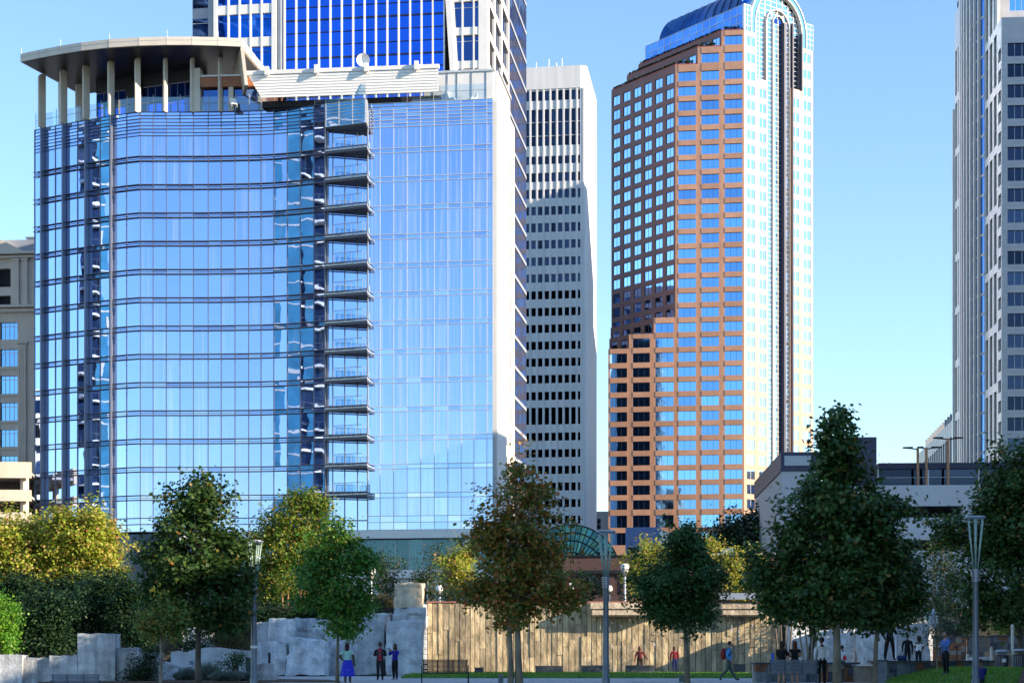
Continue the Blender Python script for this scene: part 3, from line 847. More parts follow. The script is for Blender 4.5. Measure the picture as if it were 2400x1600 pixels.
    far = MB(); fb = MB()
    zl = zs + [zs[-1] - FH * k for k in range(1, 12)]
    n = 16
    for z in zl:
        for i in range(n):
            w_ = 18.0 / n
            sd.box(far, 20.6 + i * w_ + .03, 20.6 + (i + 1) * w_ - .03, z + .25, z + FH - .25, -.3, .05 + rng.uniform(-.015, .015))
        sd.box(fb, 20.6, 38.6, z - .25, z + .25, -.3, .14)
    for i in range(n + 1): sd.box(fb, 20.6 + i * 18.0 / n - .04, 20.6 + i * 18.0 / n + .04, ZL - 40, ZTOP, -.3, .10, 1)
    far.build('flank_glass', M['side_glass'], root); fb.build('flank_bands', [M['grey_panel'], M['rail_metal']], root)
    wall.build('flank_wall', M['white_panel'], root)
    lowf = MB(); sd.box(lowf, 0, 20.6, 4.2, zl[-1], -.5, -.1); lowf.build('flank_base', M['white_panel'], root)
    white.build('white_frame', M['white_panel'], root); grey.build('grey_bay', M['grey_panel'], root); mull.build('pane_mullions', M['white_panel'], root)
    add_windows(root, items, [M['deep_glass'], M['navy']], 'window', 50, 'window_field', 0, 1)
    add_windows(root, items_d, [M['navy_glass'], M['pale_metal']], 'dark_window', 40, 'dark_window_field', 0, 1)
    add_windows(root, items_s, [M['side_glass'], M['rail_metal']], 'flank_window', 60, 'flank_window_field', 1, 0)
    b = MB(); b.prism([tuple(f.xy(0, 0)), tuple(f.xy(f.L, 0)), tuple(sd.xy(38.6, 0)), tuple(f.xy(0, -38.6))], ZTOP, ZTOP + .5); b.build('roof', M['concrete'], root)
build_blue_tower()

# ================================================================== white tower with dark slot windows
def build_white_tower():
    Y0 = 400
    root = thing('white_tower', 'white ribbed office tower with dark slot windows and a sunlit rounded right edge', 'building', (8, 410, 4.2))
    f = Fac.through((Xu(1375, Y0), Y0), 8, left=33)
    ZTOP = f.z(1300, 156)
    r = 1.5
    cols = []
    for c in (1219, 1234.8, 1250.5, 1266, 1281.6, 1297.2, 1312.9, 1328.6, 1344, 1359.6):
        cols.append((f.s(c - 5.2), f.s(c + 5.2)))
    s = cols[0][0]
    w_ = cols[1][0] - cols[0][0]
    left = []
    k = 1
    while s - k * w_ > 0.6:
        left.append((cols[0][0] - k * w_, cols[0][1] - k * w_)); k += 1
    cols = left[::-1] + cols
    vrows = [(212, 235), (255.5, 285), (286, 317), (318, 341), (365, 384), (404, 425), (443, 464), (483, 503), (522, 543), (562, 582)]
    v = 602
    vr2 = [602 + 39.4 * k for k in range(9)]
    vrows += [(a, a + 19.5) for a in vr2] + [(954, 994)] + [(1013 + 39 * k, 1032 + 39 * k) for k in range(8)]
    rows = sorted([(f.z(1300, b), f.z(1300, a)) for a, b in vrows])
    wall = MB(); grid_wall(wall, f, 0, f.L - r, 4.2, ZTOP, cols, rows, .6, 0, -.08)
    for c in cols:                                    # raised ribs beside the slots
        m_ = c[1]; 
        f.box(wall, m_ + .12, m_ + .42, 4.2, rows[-1][1] + .3, -.05, .12)
    f.box(wall, .05, f.L - r, rows[-1][1] + .36, ZTOP - .02, -.04, .13)
    wall.build('front_wall', M['white_stone'], root)
    items = [(f, c[0], c[1], a, b, -.45) for c in cols for a, b in rows]
    add_windows(root, items, [M['dark_window'], M['black_metal']], 'window', 100, 'window_field', 0)
    sd = Fac(f.b + Vector((-f.d.y, f.d.x)) * r, f.b + Vector((-f.d.y, f.d.x)) * 26)
    # rounded corner and flank
    poly = []
    c = f.xy(f.L - r, -r)
    a0 = math.atan2(f.n.y, f.n.x)
    for i in range(9):
        a = a0 + (math.pi / 2) * i / 8
        poly.append((c.x + r * math.cos(a), c.y + r * math.sin(a)))
    poly += [tuple(sd.b), tuple(f.xy(0, -26)), tuple(f.xy(0, -.62)), tuple(f.xy(f.L - r, -.62))]
    b = MB(); b.prism(poly, 4.2, ZTOP - .01); b.build('rounded_shaft', M['white_stone'], root)
    j = MB()
    for q in range(36):
        z = 8 + q * 3.95
        if z < ZTOP: sd.box(j, 0, sd.L, z, z + .06, -.02, .01)
    j.build('flank_joints', M['pale_metal'], root)
    for u in (1252, 1282, 1300, 1313):
        t = MB(); p = f.xy(f.s(u), -4); h = rng.uniform(2, 3.4); t.tube([(p.x, p.y, ZTOP - .1), (p.x, p.y, ZTOP + h)], .09, 6)
        t.build('mast', M['white_panel'], root)
build_white_tower()

# ================================================================== the stepped tan tower with the arched crown
def build_arch_tower():
    root = thing('arched_tan_tower', 'tall stepped tan granite tower with blue windows and a glass crown shaped like an arch', 'building', (55, 455, 4.2))
    Rr = Vector((Xu(1744, 440), 440.0))
    ch = Fac.through(Rr, 8, left=45)
    dl = Vector((math.cos(R(53)), -math.sin(R(53))))     # along left faces, towards the viewer
    dr = Vector((math.cos(R(37)), math.sin(R(37))))      # along right face, away
    right = Fac(Rr, Rr + dr * 25.6)
    def CP(u): return ch.xy(ch.s(u))
    def leftface(u_start, length):
        e = CP(u_start); return Fac(e - dl * length, e)
    def len_to(u_start, u_end):
        e = CP(u_start); k = (u_end - CX) / F
        return (e.x - k * e.y) / (dl.x - k * dl.y)
    Z1 = Zv(153, 442.5); Z2 = Zv(111, 441.6); Z3 = Zv(73, 440.8); ZC = Zv(10, 440)
    rowZ = []                                              # (z0, z1) of window rows, top first
    for v in [85, 124] + [165 + 34.63 * k for k in range(30)]:
        z1 = CH + (HOR - v) * 441 / 4000; rowZ.append((z1 - 2.45, z1))
    for v in (1205, 1246): 
        z1 = CH + (HOR - v) * 441 / 4000; rowZ.append((z1 - 3.2, z1))
    inset = .45
    body = MB()
    E = right.b; E2 = E - dl * 38
    def vol(u, length, z0, z1):
        a = CP(u)
        lf = leftface(u, length)
        p = [lf.xy(0, -inset), lf.xy(lf.L - .2, -inset), Rr + Vector((-.25, .5)), right.xy(25.2, -inset - .8), E2]
        # right side set back so that the stepped arch can be modelled in front
        p[2] = right.xy(.3, -3.4) ; p[3] = right.xy(25.3, -3.4)
        p.insert(2, ch.xy(ch.L - .3, -inset)); 
        p.insert(2, ch.xy(ch.s(u) + .3, -inset))
        del p[1]
        body.prism([tuple(q) for q in p], z0, z1)
    L1 = len_to(1583, 1433); L2 = len_to(1635, 1469); L3 = len_to(1691, 1496); LC = len_to(1744, 1513)
    vol(1583, L1, 4.2, Z1 - .1); vol(1635, L2, Z1 - .1, Z2 - .1); vol(1691, L3, Z2 - .1, Z3 - .1)
    # lower stepped wings on the left of the bevelled front
    S1, S2, S3 = Zv(745, 443.5), Zv(784, 444.5), Zv(818, 445)
    wings = [(1532, S1, len_to(1532, 1431)), (1474, S2, len_to(1474, 1428)), (1425.5, S3, .5)]
    prev = 1583
    for u, z, L in wings:
        lf = leftface(u, L)
        body.prism([tuple(lf.xy(0, -inset)), tuple(ch.xy(ch.s(u) + .3, -inset)), tuple(ch.xy(ch.s(prev), -inset)), tuple(leftface(prev, L).xy(0, -inset - .4))], 4.2, z - .1)
        prev = u
    body.build('core', M['dark'], root)
    # --- bevelled front
    wall = MB(); items = []
    px = [(1429.5, 1469.6, S3), (1483, 1523, S2), (1536, 1578.6, S1), (1590, 1631, Z1), (1644, 1685, Z2), (1698.5, 1739.5, Z3)]
    edge = [1425.5, 1474, 1532, 1583, 1635, 1691, 1744]
    for i, (u0, u1, zt) in enumerate(px):
        c = (ch.s(u0), ch.s(u1))
        rows = [r for r in rowZ if r[1] < zt - .6]
        s0 = ch.s(edge[i]); s1 = ch.s(edge[i + 1])
        ch.box(wall, s0, c[0], 4.2, zt, -.8, 0); ch.box(wall, c[1], s1, 4.2, zt, -.8, 0)
        rr = sorted(rows); ez = [4.2] + [q for r_ in rr for q in r_] + [zt]
        for k in range(0, len(ez), 2): ch.box(wall, c[0], c[1], ez[k], ez[k + 1], -.8, .10, 0)
        items += [(ch, c[0], c[1], a, b, -.3) for a, b in rows]
    wall.build('bevelled_front', M['tan_granite'], root)
    add_windows(root, items, [M['tower_glass'], M['navy']], 'window', 100, 'window_field', 2)
    # --- left faces
    lw = MB(); il = []
    def face_left(lf, zlo, zhi, n=6, extra=0):
        w_ = lf.L / n
        cols = [(w_ * i + .6, w_ * (i + 1) - .75) for i in range(n)]
        rows = [r for r in rowZ if r[1] < zhi - .5 and r[0] > zlo + .2]
        grid_wall(lw, lf, 0, lf.L - .02, zlo, zhi, cols, rows, .8, 0, 0.0)
        for c in cols:
            for a, b in rows: il.append((lf, c[0], c[1], a, b, -.22))
    face_left(leftface(1583, L1), 4.2, Z1)
    face_left(leftface(1635, L2), Z1, Z2, 7)
    face_left(leftface(1691, L3), Z2, Z3, 8)
    for u, z, L in wings[:2]: face_left(leftface(u, L), 4.2, z, max(2, round(L / 4.3)))
    lw.build('left_faces', M['shaded_granite'], root)
    add_windows(root, il, [M['tower_glass_left'], M['navy']], 'side_window', 100, 'side_window_field', 1)
    # --- setback roofs with red kerbs
    for (u, L, z, un) in ((1583, L1, Z1, 1635), (1635, L2, Z2, 1691), (1691, L3, Z3, 1744)):
        lf = leftface(u, L)
        b = MB(); lf.box(b, 0, lf.L, z + .01, z + .35, -.6, -.05); ch.box(b, ch.s(u) + .4, ch.s(un) - .1, z + .01, z + .3, -.6, -.1)
        b.build('kerb', surf('red_kerb', (.30, .07, .05), .7, 0, .2, 1), root)
    # --- crown glass box and barrel vault
    cl = leftface(1744, LC)
    g = MB(); gm = MB()
    nz = 3; ncol = 15
    for i in range(ncol):
        for k in range(nz):
            w_ = cl.L / ncol; h = (ZC - Z3) / nz
            j = rng.uniform(-.03, .03)
            g.add([cl.pt(i * w_ + .05, Z3 + k * h + .05, j), cl.pt((i + 1) * w_ - .05, Z3 + k * h + .05, -j), cl.pt((i + 1) * w_ - .05, Z3 + (k + 1) * h - .05, -j), cl.pt(i * w_ + .05, Z3 + (k + 1) * h - .05, j)], [(0, 1, 2, 3)])
    for i in range(ncol + 1): cl.box(gm, cl.L * i / ncol - .06, cl.L * i / ncol + .06, Z3, ZC, -.3, .06)
    for k in range(nz + 1): cl.box(gm, 0, cl.L, Z3 + (ZC - Z3) * k / nz - .06, Z3 + (ZC - Z3) * k / nz + .06, -.3, .08)
    g.build('crown_glass', M['side_glass'], root); gm.build('crown_mullions', M['pale_metal'], root)
    b = MB(); b.prism([tuple(cl.xy(.2, -.35)), tuple(cl.xy(cl.L - .5, -.35)), tuple(right.xy(.5, -4)), tuple(right.xy(25.4, -4)), tuple(right.xy(25.4, -38))], Z3 - .1, ZC - .02); b.build('crown_core', M['navy'], root)
    cen = right.xy(12.8, 0); rad = 9.9
    v = MB(); na = 28; LV = 36
    pts = []
    for q in (4.2, LV):
        for i in range(na + 1):
            a = math.pi * i / na
            p = cen + right.d * (-rad * math.cos(a)) - dl * q
            pts.append((p.x, p.y, ZC - .3 + rad * math.sin(a)))
    # (dl points towards the viewer along the left face; the vault runs back)
    fs = [(i, i + 1, na + 1 + i + 1, na + 1 + i) for i in range(na)] + [tuple(range(na + 1)), tuple(range(2 * na + 1, na, -1))]
    v.add(pts, fs)
    ov = v.build('vault', M['vault'], root)
    for f_ in ov.data.polygons: f_.use_smooth = len(f_.vertices) == 4
    vr = MB()
    for q in range(2, 13):
        pp = []
        for i in range(na + 1):
            a = math.pi * i / na; p = cen + right.d * (-(rad + .05) * math.cos(a)) - dl * (q * 3)
            pp.append((p.x, p.y, ZC - .3 + (rad + .05) * math.sin(a)))
        vr.tube(pp, .06, 5, cap=False)
    vr.build('vault_seams', M['navy'], ov)
    for du, dq in ((-8.2, 14), (-8.6, 21), (-7.9, 19)):
        pass
    # --- right face: stepped piers with windows and nested arches
    rw = MB(); ir = []
    W = 25.6
    bands = [(0, 4.45, Z3), (4.45, 8.5, Zv(193, 446)), (W - 8.5, W - 4.45, Zv(193, 446)), (W - 4.45, W, Z3)]
    for i, (a, b, zt) in enumerate(bands):
        c = (a + 1.0, b - .55) if a < 12 else (a + .75, b - .8)
        rows = [(q0, q1) for q0, q1 in rowZ if q1 < zt - .6]
        ez = [4.2] + [q for r_ in sorted(rows) for q in r_] + [zt]
        right.box(rw, a, c[0], 4.2, zt, -3.2, 0); right.box(rw, c[1], b, 4.2, zt, -3.2, 0)
        for k in range(0, len(ez), 2): right.box(rw, c[0], c[1], ez[k], ez[k + 1], -3.2, -.03)
        ir += [(right, c[0], c[1], q0, q1, -.10) for q0, q1 in rows]
    rw.build('right_piers', M['tan_granite'], root)
    add_windows(root, ir, [M['crown_glass'], M['pale_metal']], 'right_window', 80, 'right_window_field', 1)
    # glass between the piers: wide upper field, recessed 0.8 m; nested arch reveals
    ZS = ZC - 3.2
    def arch_ring(r0, r1, d0, d1, zlow, name, mat, tall=0.0):
        """frame bounded by two arches (half widths r0 < r1) with straight legs"""
        b = MB(); n = 24
        def prof(r):
            q = [(12.8 - r, zlow)] + [(12.8 - r * math.cos(math.pi * i / n), ZS + tall + r * math.sin(math.pi * i / n)) for i in range(n + 1)] + [(12.8 + r, zlow)]
            return q
        A_, B_ = prof(r0), prof(r1)
        k = len(A_)
        pts = [right.pt(s, z, d1) for s, z in A_] + [right.pt(s, z, d1) for s, z in B_] + [right.pt(s, z, d0) for s, z in A_] + [right.pt(s, z, d0) for s, z in B_]
        fs = []
        for i in range(k - 1):
            fs.append((i, i + 1, k + i + 1, k + i)[::-1])                      # front
            fs.append((i, 2 * k + i, 2 * k + i + 1, i + 1)[::-1])               # inner reveal
            fs.append((k + i, k + i + 1, 3 * k + i + 1, 3 * k + i)[::-1])       # outer reveal
        b.add(pts, fs)
        return b.build(name, mat, root)
    def arch_grid(r, d, zlow, name, mat, dx, dz, rr=None, tall=0.0):
        b = MB(); bars = MB()
        z = zlow
        while z < ZS + tall + r:
            z1 = z + dz
            hw = r if z1 <= ZS + tall else math.sqrt(max(.01, r * r - (max(z1, ZS + tall) - ZS - tall) ** 2))
            n = max(1, round(2 * r / dx))
            for i in range(n):
                s0, s1 = -r + 2 * r * i / n, -r + 2 * r * (i + 1) / n
                s0, s1 = max(s0, -hw), min(s1, hw)
                if s1 - s0 > .15:
                    j = rng.uniform(-.02, .02)
                    b.add([right.pt(12.8 + s0 + .05, z + .05, d + j), right.pt(12.8 + s1 - .05, z + .05, d - j), right.pt(12.8 + s1 - .05, z1 - .05, d - j), right.pt(12.8 + s0 + .05, z1 - .05, d + j)], [(0, 1, 2, 3)])
            right.box(bars, 12.8 - hw, 12.8 + hw, z1 - .05, z1 + .05, d - .1, d + .03)
            z = z1
        n = max(1, round(2 * r / dx))
        for i in range(n + 1):
            s = -r + 2 * r * i / n
            zt = ZS + tall + math.sqrt(max(0, r * r - s * s)) * .985
            right.box(bars, 12.8 + s - .08, 12.8 + s + .08, zlow, zt, d - .1, d + .075)
        o = b.build(name, mat, root); bars.build(name + '_bars', M['white_panel'], o)
    zlo = 4.2
    arch_ring(8.55, 10.3, -3.0, -.05, ZC - 20, 'outer_arch', M['crown_glass'])
    arch_ring(8.5, 8.75, -1.0, .15, ZC - 20, 'outer_arch_rim', M['white_panel'])
    arch_ring(10.1, 10.35, -1.0, .15, ZC - 8, 'outer_arch_edge', M['white_panel'])
    arch_grid(8.5, -1.0, Zv(193, 446), 'upper_glass', M['crown_glass'], 2.2, 1.27)
    arch_grid(4.2, -1.6 + 1.0, zlo, 'middle_glass', M['crown_glass'], 2.1, 1.27, tall=.3)
    arch_ring(4.2, 4.42, -1.4, -.2, zlo, 'middle_arch', M['white_panel'], tall=.3)
    arch_ring(1.9, 2.1, -2.9, -.1, zlo, 'slot_arch', M['white_panel'], tall=1.0)
    b = MB(); right.box(b, 12.8 - 1.95, 12.8 + 1.95, zlo, ZS + 2.3, -.7, -.5); 
    b.build('slot_back', M['navy_glass'], root)
    arch_grid(1.55, -.45, zlo, 'slot_glass', M['crown_glass'], 1.55, 1.27, tall=.4)
    b = MB(); right.box(b, 12.8 + 1.0, 12.8 + 1.85, zlo, ZS + 1.2, -.4, .95); b.build('slot_fin', M['navy'], root)
    b = MB(); right.box(b, 12.8 + 4.65, 12.8 + 5.1, zlo, ZS + 2, -.5, .45); b.build('dark_fin', M['navy'], root)
    b = MB(); right.box(b, 12.8 + 8.1, 12.8 + 8.5, Zv(193, 446), ZS, -.5, .5); b.build('upper_dark_fin', M['navy'], root)
    # glass shoulders
    for a, bb in ((0, 2.4), (W - 2.4, W)):
        sh = MB(); shb = MB()
        for k in range(5):
            z0 = Z3 + (ZC + .1 - Z3) * k / 5; z1 = Z3 + (ZC + .1 - Z3) * (k + 1) / 5
            for q in range(2):
                w_ = 1.2; right.box(sh, a + q * w_ + .04, a + (q + 1) * w_ - .04, z0 + .04, z1 - .04, -3, -.02)
            right.box(shb, a, bb, z1 - .06, z1 + .06, -.5, .06)
        for q in range(3): right.box(shb, a + q * 1.2 - .05, a + q * 1.2 + .05, Z3, ZC + .1, -.5, .08)
        o = sh.build('shoulder_glass', M['crown_glass'], root); shb.build('shoulder_bars', M['white_panel'], o)
    return root, (ch, leftface, (L1, L2, L3), (Z1, Z2, Z3))
ARCH = build_arch_tower()

# ================================================================== grey granite tower at the right edge
def build_right_tower():
    root = thing('grey_granite_tower', 'grey granite and glass tower with a ribbed curved bay at the right edge', 'building', (110, 345, 4.2))
    Yf = 321.0
    c = Vector((Xu(2348, Yf), Yf))
    fr = Fac.through(c, 4, right=48)
    dback = Vector((.07, .9975))
    lf = Fac(c + dback * 47, c)                      # left flank, left end is the far one
    ZTOP = 142.0
    ZLOW = fr.z(2360, 41)
    core = MB(); core.prism([tuple(fr.xy(.4, -.5)), tuple(fr.xy(fr.L, -.5)), tuple(fr.xy(fr.L, -60)), tuple(lf.xy(.2, -.5))], 4.2, ZLOW - .2)
    fb = Fac(lf.xy(lf.s(2334)) , lf.xy(lf.s(2334)) + fr.d * 60)
    core.prism([tuple(fb.xy(.4, -.5)), tuple(fb.xy(fb.L, -.5)), tuple(fb.xy(fb.L, -40)), tuple(lf.xy(.2, -.5))], ZLOW - .2, ZTOP - .2)
    core.build('core', M['dark'], root)
    # front wall
    FH = 48.7 / 4000 * 321
    z0 = fr.z(2362, 101)
    rows = sorted([(z0 - 2.52 - FH * k, z0 - FH * k) for k in range(25)])
    sA = fr.s(2361.5)
    cols = [(sA, sA + 4.1), (sA + 5.2, sA + 9.3), (sA + 10.4, sA + 14.5), (sA + 18, sA + 22), (sA + 24, sA + 28)]
    wall = MB(); grid_wall(wall, fr, 0, fr.L, 4.2, ZLOW, cols, rows, .8, 0, -.02)
    jt = wall
    for k in range(78):
        z = 4.2 + 1.6 * k
        if z < ZLOW - .2: fr.box(jt, 0, cols[0][0] - .05, z, z + .05, -.01, .012, 1)
    for r_ in rows: fr.box(jt, cols[0][0], 16, r_[1] + .7, r_[1] + .74, -.03, -.005, 1)
    wall.build('front_wall', [M['grey_stone'], M['grey_panel']], root)
    items = [(fr, c_[0], c_[1], a, b, -.4) for c_ in cols[:3] for a, b in rows]
    add_windows(root, items, [M['dark_window'], M['pale_metal']], 'window', 100, 'window_field', 2)
    # upper set-back front
    up = MB(); sB = fb.s(2362)
    zu = fb.z(2362, 26)
    rows2 = sorted([(zu + FH * k, zu + 2.6 + FH * k) for k in range(8)])
    cols2 = [(2.6, 6.0), (7.2, 11)]
    grid_wall(up, fb, 0, fb.L, ZLOW, ZTOP, cols2, [r_ for r_ in rows2 if r_[0] > ZLOW and r_[1] < ZTOP], .8, 0, 0)
    up.build('upper_front', M['grey_stone'], root)
    add_windows(root, [(fb, c_[0], c_[1], a, b, -.4) for c_ in cols2 for a, b in rows2 if a > ZLOW and b < ZTOP], [M['tower_glass'], M['pale_metal']], 'upper_window', 20, 'upper_window_field', 2)
    # left flank: stone piers with tall windows, ribbed glass bay between
    ss = [0, lf.s(2256), lf.s(2307), lf.s(2337), lf.L]
    side = MB(); its = []
    FT = FH * 2.9
    for a, b, n, zt in ((ss[0], ss[1], 3, ZTOP - 2.5), (ss[2] + .2, ss[3], 3, ZTOP), (ss[3], ss[4] - .02, 1, ZLOW)):
        w_ = (b - a) / n
        cols_ = [(a + w_ * i + w_ * .22, a + w_ * (i + 1) - w_ * .12) for i in range(n)]
        rr = []
        z = 8.0
        h = FT if n > 1 else FH
        while z + h < zt - 1:
            rr.append((z, z + h - 1.6)); z += h
        grid_wall(side, lf, a, b, 4.2, zt, cols_, rr, .6, 0, 0)
        its += [(lf, c_[0], c_[1], q0, q1, -.3) for c_ in cols_ for q0, q1 in rr]
    side.build('left_flank', M['grey_polish'], root)
    add_windows(root, its, [M['dark_window'], M['pale_metal']], 'flank_window', 80, 'flank_window_field', 0, 2)
    ribs = MB(); gl = MB()
    n = 12
    a, b = ss[1], ss[2]
    prevp = None
    for i in range(n + 1):
        q = i / n
        bulge = 1.9 * math.sin(math.pi * q)
        s = a + (b - a) * q
        p = lf.xy(s, bulge)
        if prevp is not None:
            f2 = Fac(prevp, p)
            gl.add([f2.pt(0, 4.2, 0), f2.pt(f2.L, 4.2, 0), f2.pt(f2.L, ZTOP - 6, 0), f2.pt(0, ZTOP - 6, 0)], [(0, 1, 2, 3)])
        prevp = p
        zt = ZTOP - 4
        if i < n: ribs.prism([(p.x - .45, p.y - .25), (p.x + .2, p.y - .25), (p.x + .2, p.y + .25), (p.x - .45, p.y + .25)], 4.2, zt)
    gl.build('curved_glass', M['side_glass'], root); ribs.build('ribs', M['grey_polish'], root)
    for k in range(32):
        z = 6 + FH * k; fl = MB()
        for i in range(n):
            q0, q1 = i / n, (i + 1) / n
            p0, p1 = lf.xy(a + (b - a) * q0, 1.9 * math.sin(math.pi * q0)), lf.xy(a + (b - a) * q1, 1.9 * math.sin(math.pi * q1))
            f2 = Fac(p0, p1); f2.box(fl, 0, f2.L, z, z + .5, -.1, .08)
        fl.build('bay_band', M['steel'], root)
    # lower wing further back on the left flank
    lw = MB(); c2 = lf.xy(0) 
    q0 = Fac(c2 + Vector((-.10, 1.8)), c2 + Vector((-.30, .4)))
    q0.box(lw, 0, q0.L, 4.2, Zv(262, 370), -3, 0); lw.build('far_pier', M['grey_polish'], root)
M['grey_polish'] = surf('polished_pale_granite', (0.80, 0.78, 0.75), 0.25, 0.0, 0.05, 0.4, spec=0.9)
build_right_tower()
# ================================================================== lower buildings
def leafshrub(*a, **k): pass

def build_beige():
    root = thing('beige_stone_building', 'beige classical stone building with pediment and pilasters at the left edge behind the hotel', 'building', (-75, 235, 4.2))
    f = Fac.through((Xu(84, 226), 226), 6, left=26)
    ZT = f.z(40, 592)
    def z(v): return f.z(30, v)
    def s(u): return f.s(u)
    w = MB()
    rows_v = [(755, 795), (818, 858), (880, 922), (943, 985), (1006, 1046), (1068, 1110)]
    cols = [(s(-60), s(-32)), (s(0), s(41))]
    rows = sorted([(z(b), z(a)) for a, b in rows_v])
    top = z(735)
    grid_wall(w, f, 0, f.L, 4.2, top, cols, rows, .7, 0, -.06)
    up = [(z(688), z(660)), (z(640), z(614))] ; up = sorted([(a, b) for a, b in ((z(695), z(690)),)])
    rows_u = sorted([(z(718), z(692)), (z(672), z(629))])
    grid_wall(w, f, 0, f.L, top, z(598), [(s(-60), s(-34)), (s(-6), s(25))], rows_u, .7, 0, 0)
    # mouldings
    f.box(w, -.3, f.L + .3, z(722), z(716), -.5, .75); f.box(w, -.2, f.L + .2, z(732), z(724), -.5, .4)
    f.box(w, -.3, f.L + .4, z(598), z(592), -.5, .9); f.box(w, -.2, f.L + .2, z(606), z(600), -.5, .5)
    f.box(w, s(40), s(66), z(806), z(800), -.2, .35)
    for u0, u1 in ((44, 63),):
        f.box(w, s(u0), s(u1), z(1110), z(808), -.2, .22)
        for k in range(4):
            q = s(u0) + (s(u1) - s(u0)) * (k + .5) / 4; f.box(w, q - .06, q + .06, z(1110), z(812), .2, .28)
    for u0, u1 in ((33, 46), (54, 66)):
        f.box(w, s(u0), s(u1), z(712), z(612), -.2, .32); f.box(w, s(u0 - 2), s(u1 + 2), z(612), z(607), -.2, .46); f.box(w, s(u0 - 2), s(u1 + 2), z(716), z(709), -.2, .46)
    for v in (862, 925, 988, 1050): f.box(w, cols[1][0] - .1, cols[1][1] + .1, z(v + 3), z(v), -.2, .1)
    w.build('stone_front', M['beige_stone'], root)
    # pediment
    p = MB()
    a, b, c = s(-70), s(72), s(-8)
    za, zc = z(598), z(556)
    q = [f.pt(a, za, .6), f.pt(b, za, .6), f.pt(c, zc, .6), f.pt(a, za, -3), f.pt(b, za, -3), f.pt(c, zc, -3)]
    p.add(q, [(0, 1, 2), (5, 4, 3), (0, 3, 4, 1), (1, 4, 5, 2), (2, 5, 3, 0)])
    p.build('pediment', M['beige_stone'], root)
    b = MB(); b.prism([tuple(f.xy(-.1, -.8)), tuple(f.xy(f.L, -.8)), tuple(f.xy(f.L, -20)), tuple(f.xy(0, -20))], 4.2, z(559)); b.build('attic', M['grey_panel'], root)
    b = MB(); b.prism([tuple(f.xy(0.3, -.62)), tuple(f.xy(f.L - .3, -.62)), tuple(f.xy(f.L - .3, -.78)), tuple(f.xy(.3, -.78))], 4.2, z(600)); b.build('dark_rooms', M['dark'], root)
    items = [(f, c_[0], c_[1], a_, b_, -.35) for c_ in cols for a_, b_ in rows]
    add_windows(root, items, [M['tower_glass'], M['white_panel']], 'window', 60, 'window_field', 3, 1)
    b = MB(); f.box(b, s(42), s(72), z(556), z(546), -6, -3); f.box(b, s(40), s(74), z(546), z(543), -6.2, -2.8); b.build('roof_unit', M['steel'], root)
build_beige()

def build_round_garage():
    root = thing('round_parking_garage', 'cream parking garage with a curved sunlit front at the left edge', 'parking garage', (-62, 195, 4.2))
    cx, cy, r = -72.0, 222.0, 30.0
    cx = Xu(-30, 196); cy = 229.0; r = 33.0
    def band(z0, z1, ro, ri, name, mat, a0=-150, a1=-81.4, n=30):
        b = MB(); pts = []
        for i in range(n + 1):
            a = R(a0 + (a1 - a0) * i / n)
            for rr in (ro, ri):
                for z in (z0, z1): pts.append((cx + rr * math.cos(a), cy + rr * math.sin(a), z))
        fs = []
        for i in range(n):
            o = i * 4; q = o + 4
            fs += [(o, q, q + 1, o + 1), (o + 2, o + 3, q + 3, q + 2), (o + 1, q + 1, q + 3, o + 3), (o, o + 2, q + 2, q)]
        fs += [(0, 1, 3, 2), (n * 4, n * 4 + 2, n * 4 + 3, n * 4 + 1)]
        b.add(pts, fs); b.build(name, mat, root)
    Yf = cy - r
    def z(v): return Zv(v, Yf + 1.5)
    M['garage_cream'] = surf('garage_cream_concrete', (.74, .62, .48), .75, 0, .06, .5)
    band(z(1122), z(1085), r, r - .4, 'parapet', M['garage_cream'])
    band(z(1176), z(1150), r, r - .4, 'parapet', M['garage_cream'])
    band(z(1232), z(1202), r, r - .4, 'parapet', M['garage_cream'])
    band(4.2, z(1250), r, r - .4, 'parapet', M['garage_cream'])
    for za in (z(1108), z(1163), z(1218)): band(za - .3, za, r - .5, 4, 'deck', M['concrete'])
    band(4.2, z(1100), r - 11, r - 11.3, 'inner_wall', M['concrete'])
    for k in range(8):
        a = R(-146 + 9 * k)
        b = MB(); b.lathe([(.5, 4.2), (.5, z(1090))], cx + (r - 1.2) * math.cos(a), cy + (r - 1.2) * math.sin(a), 8); b.build('column', M['garage_cream'], root)
build_round_garage()

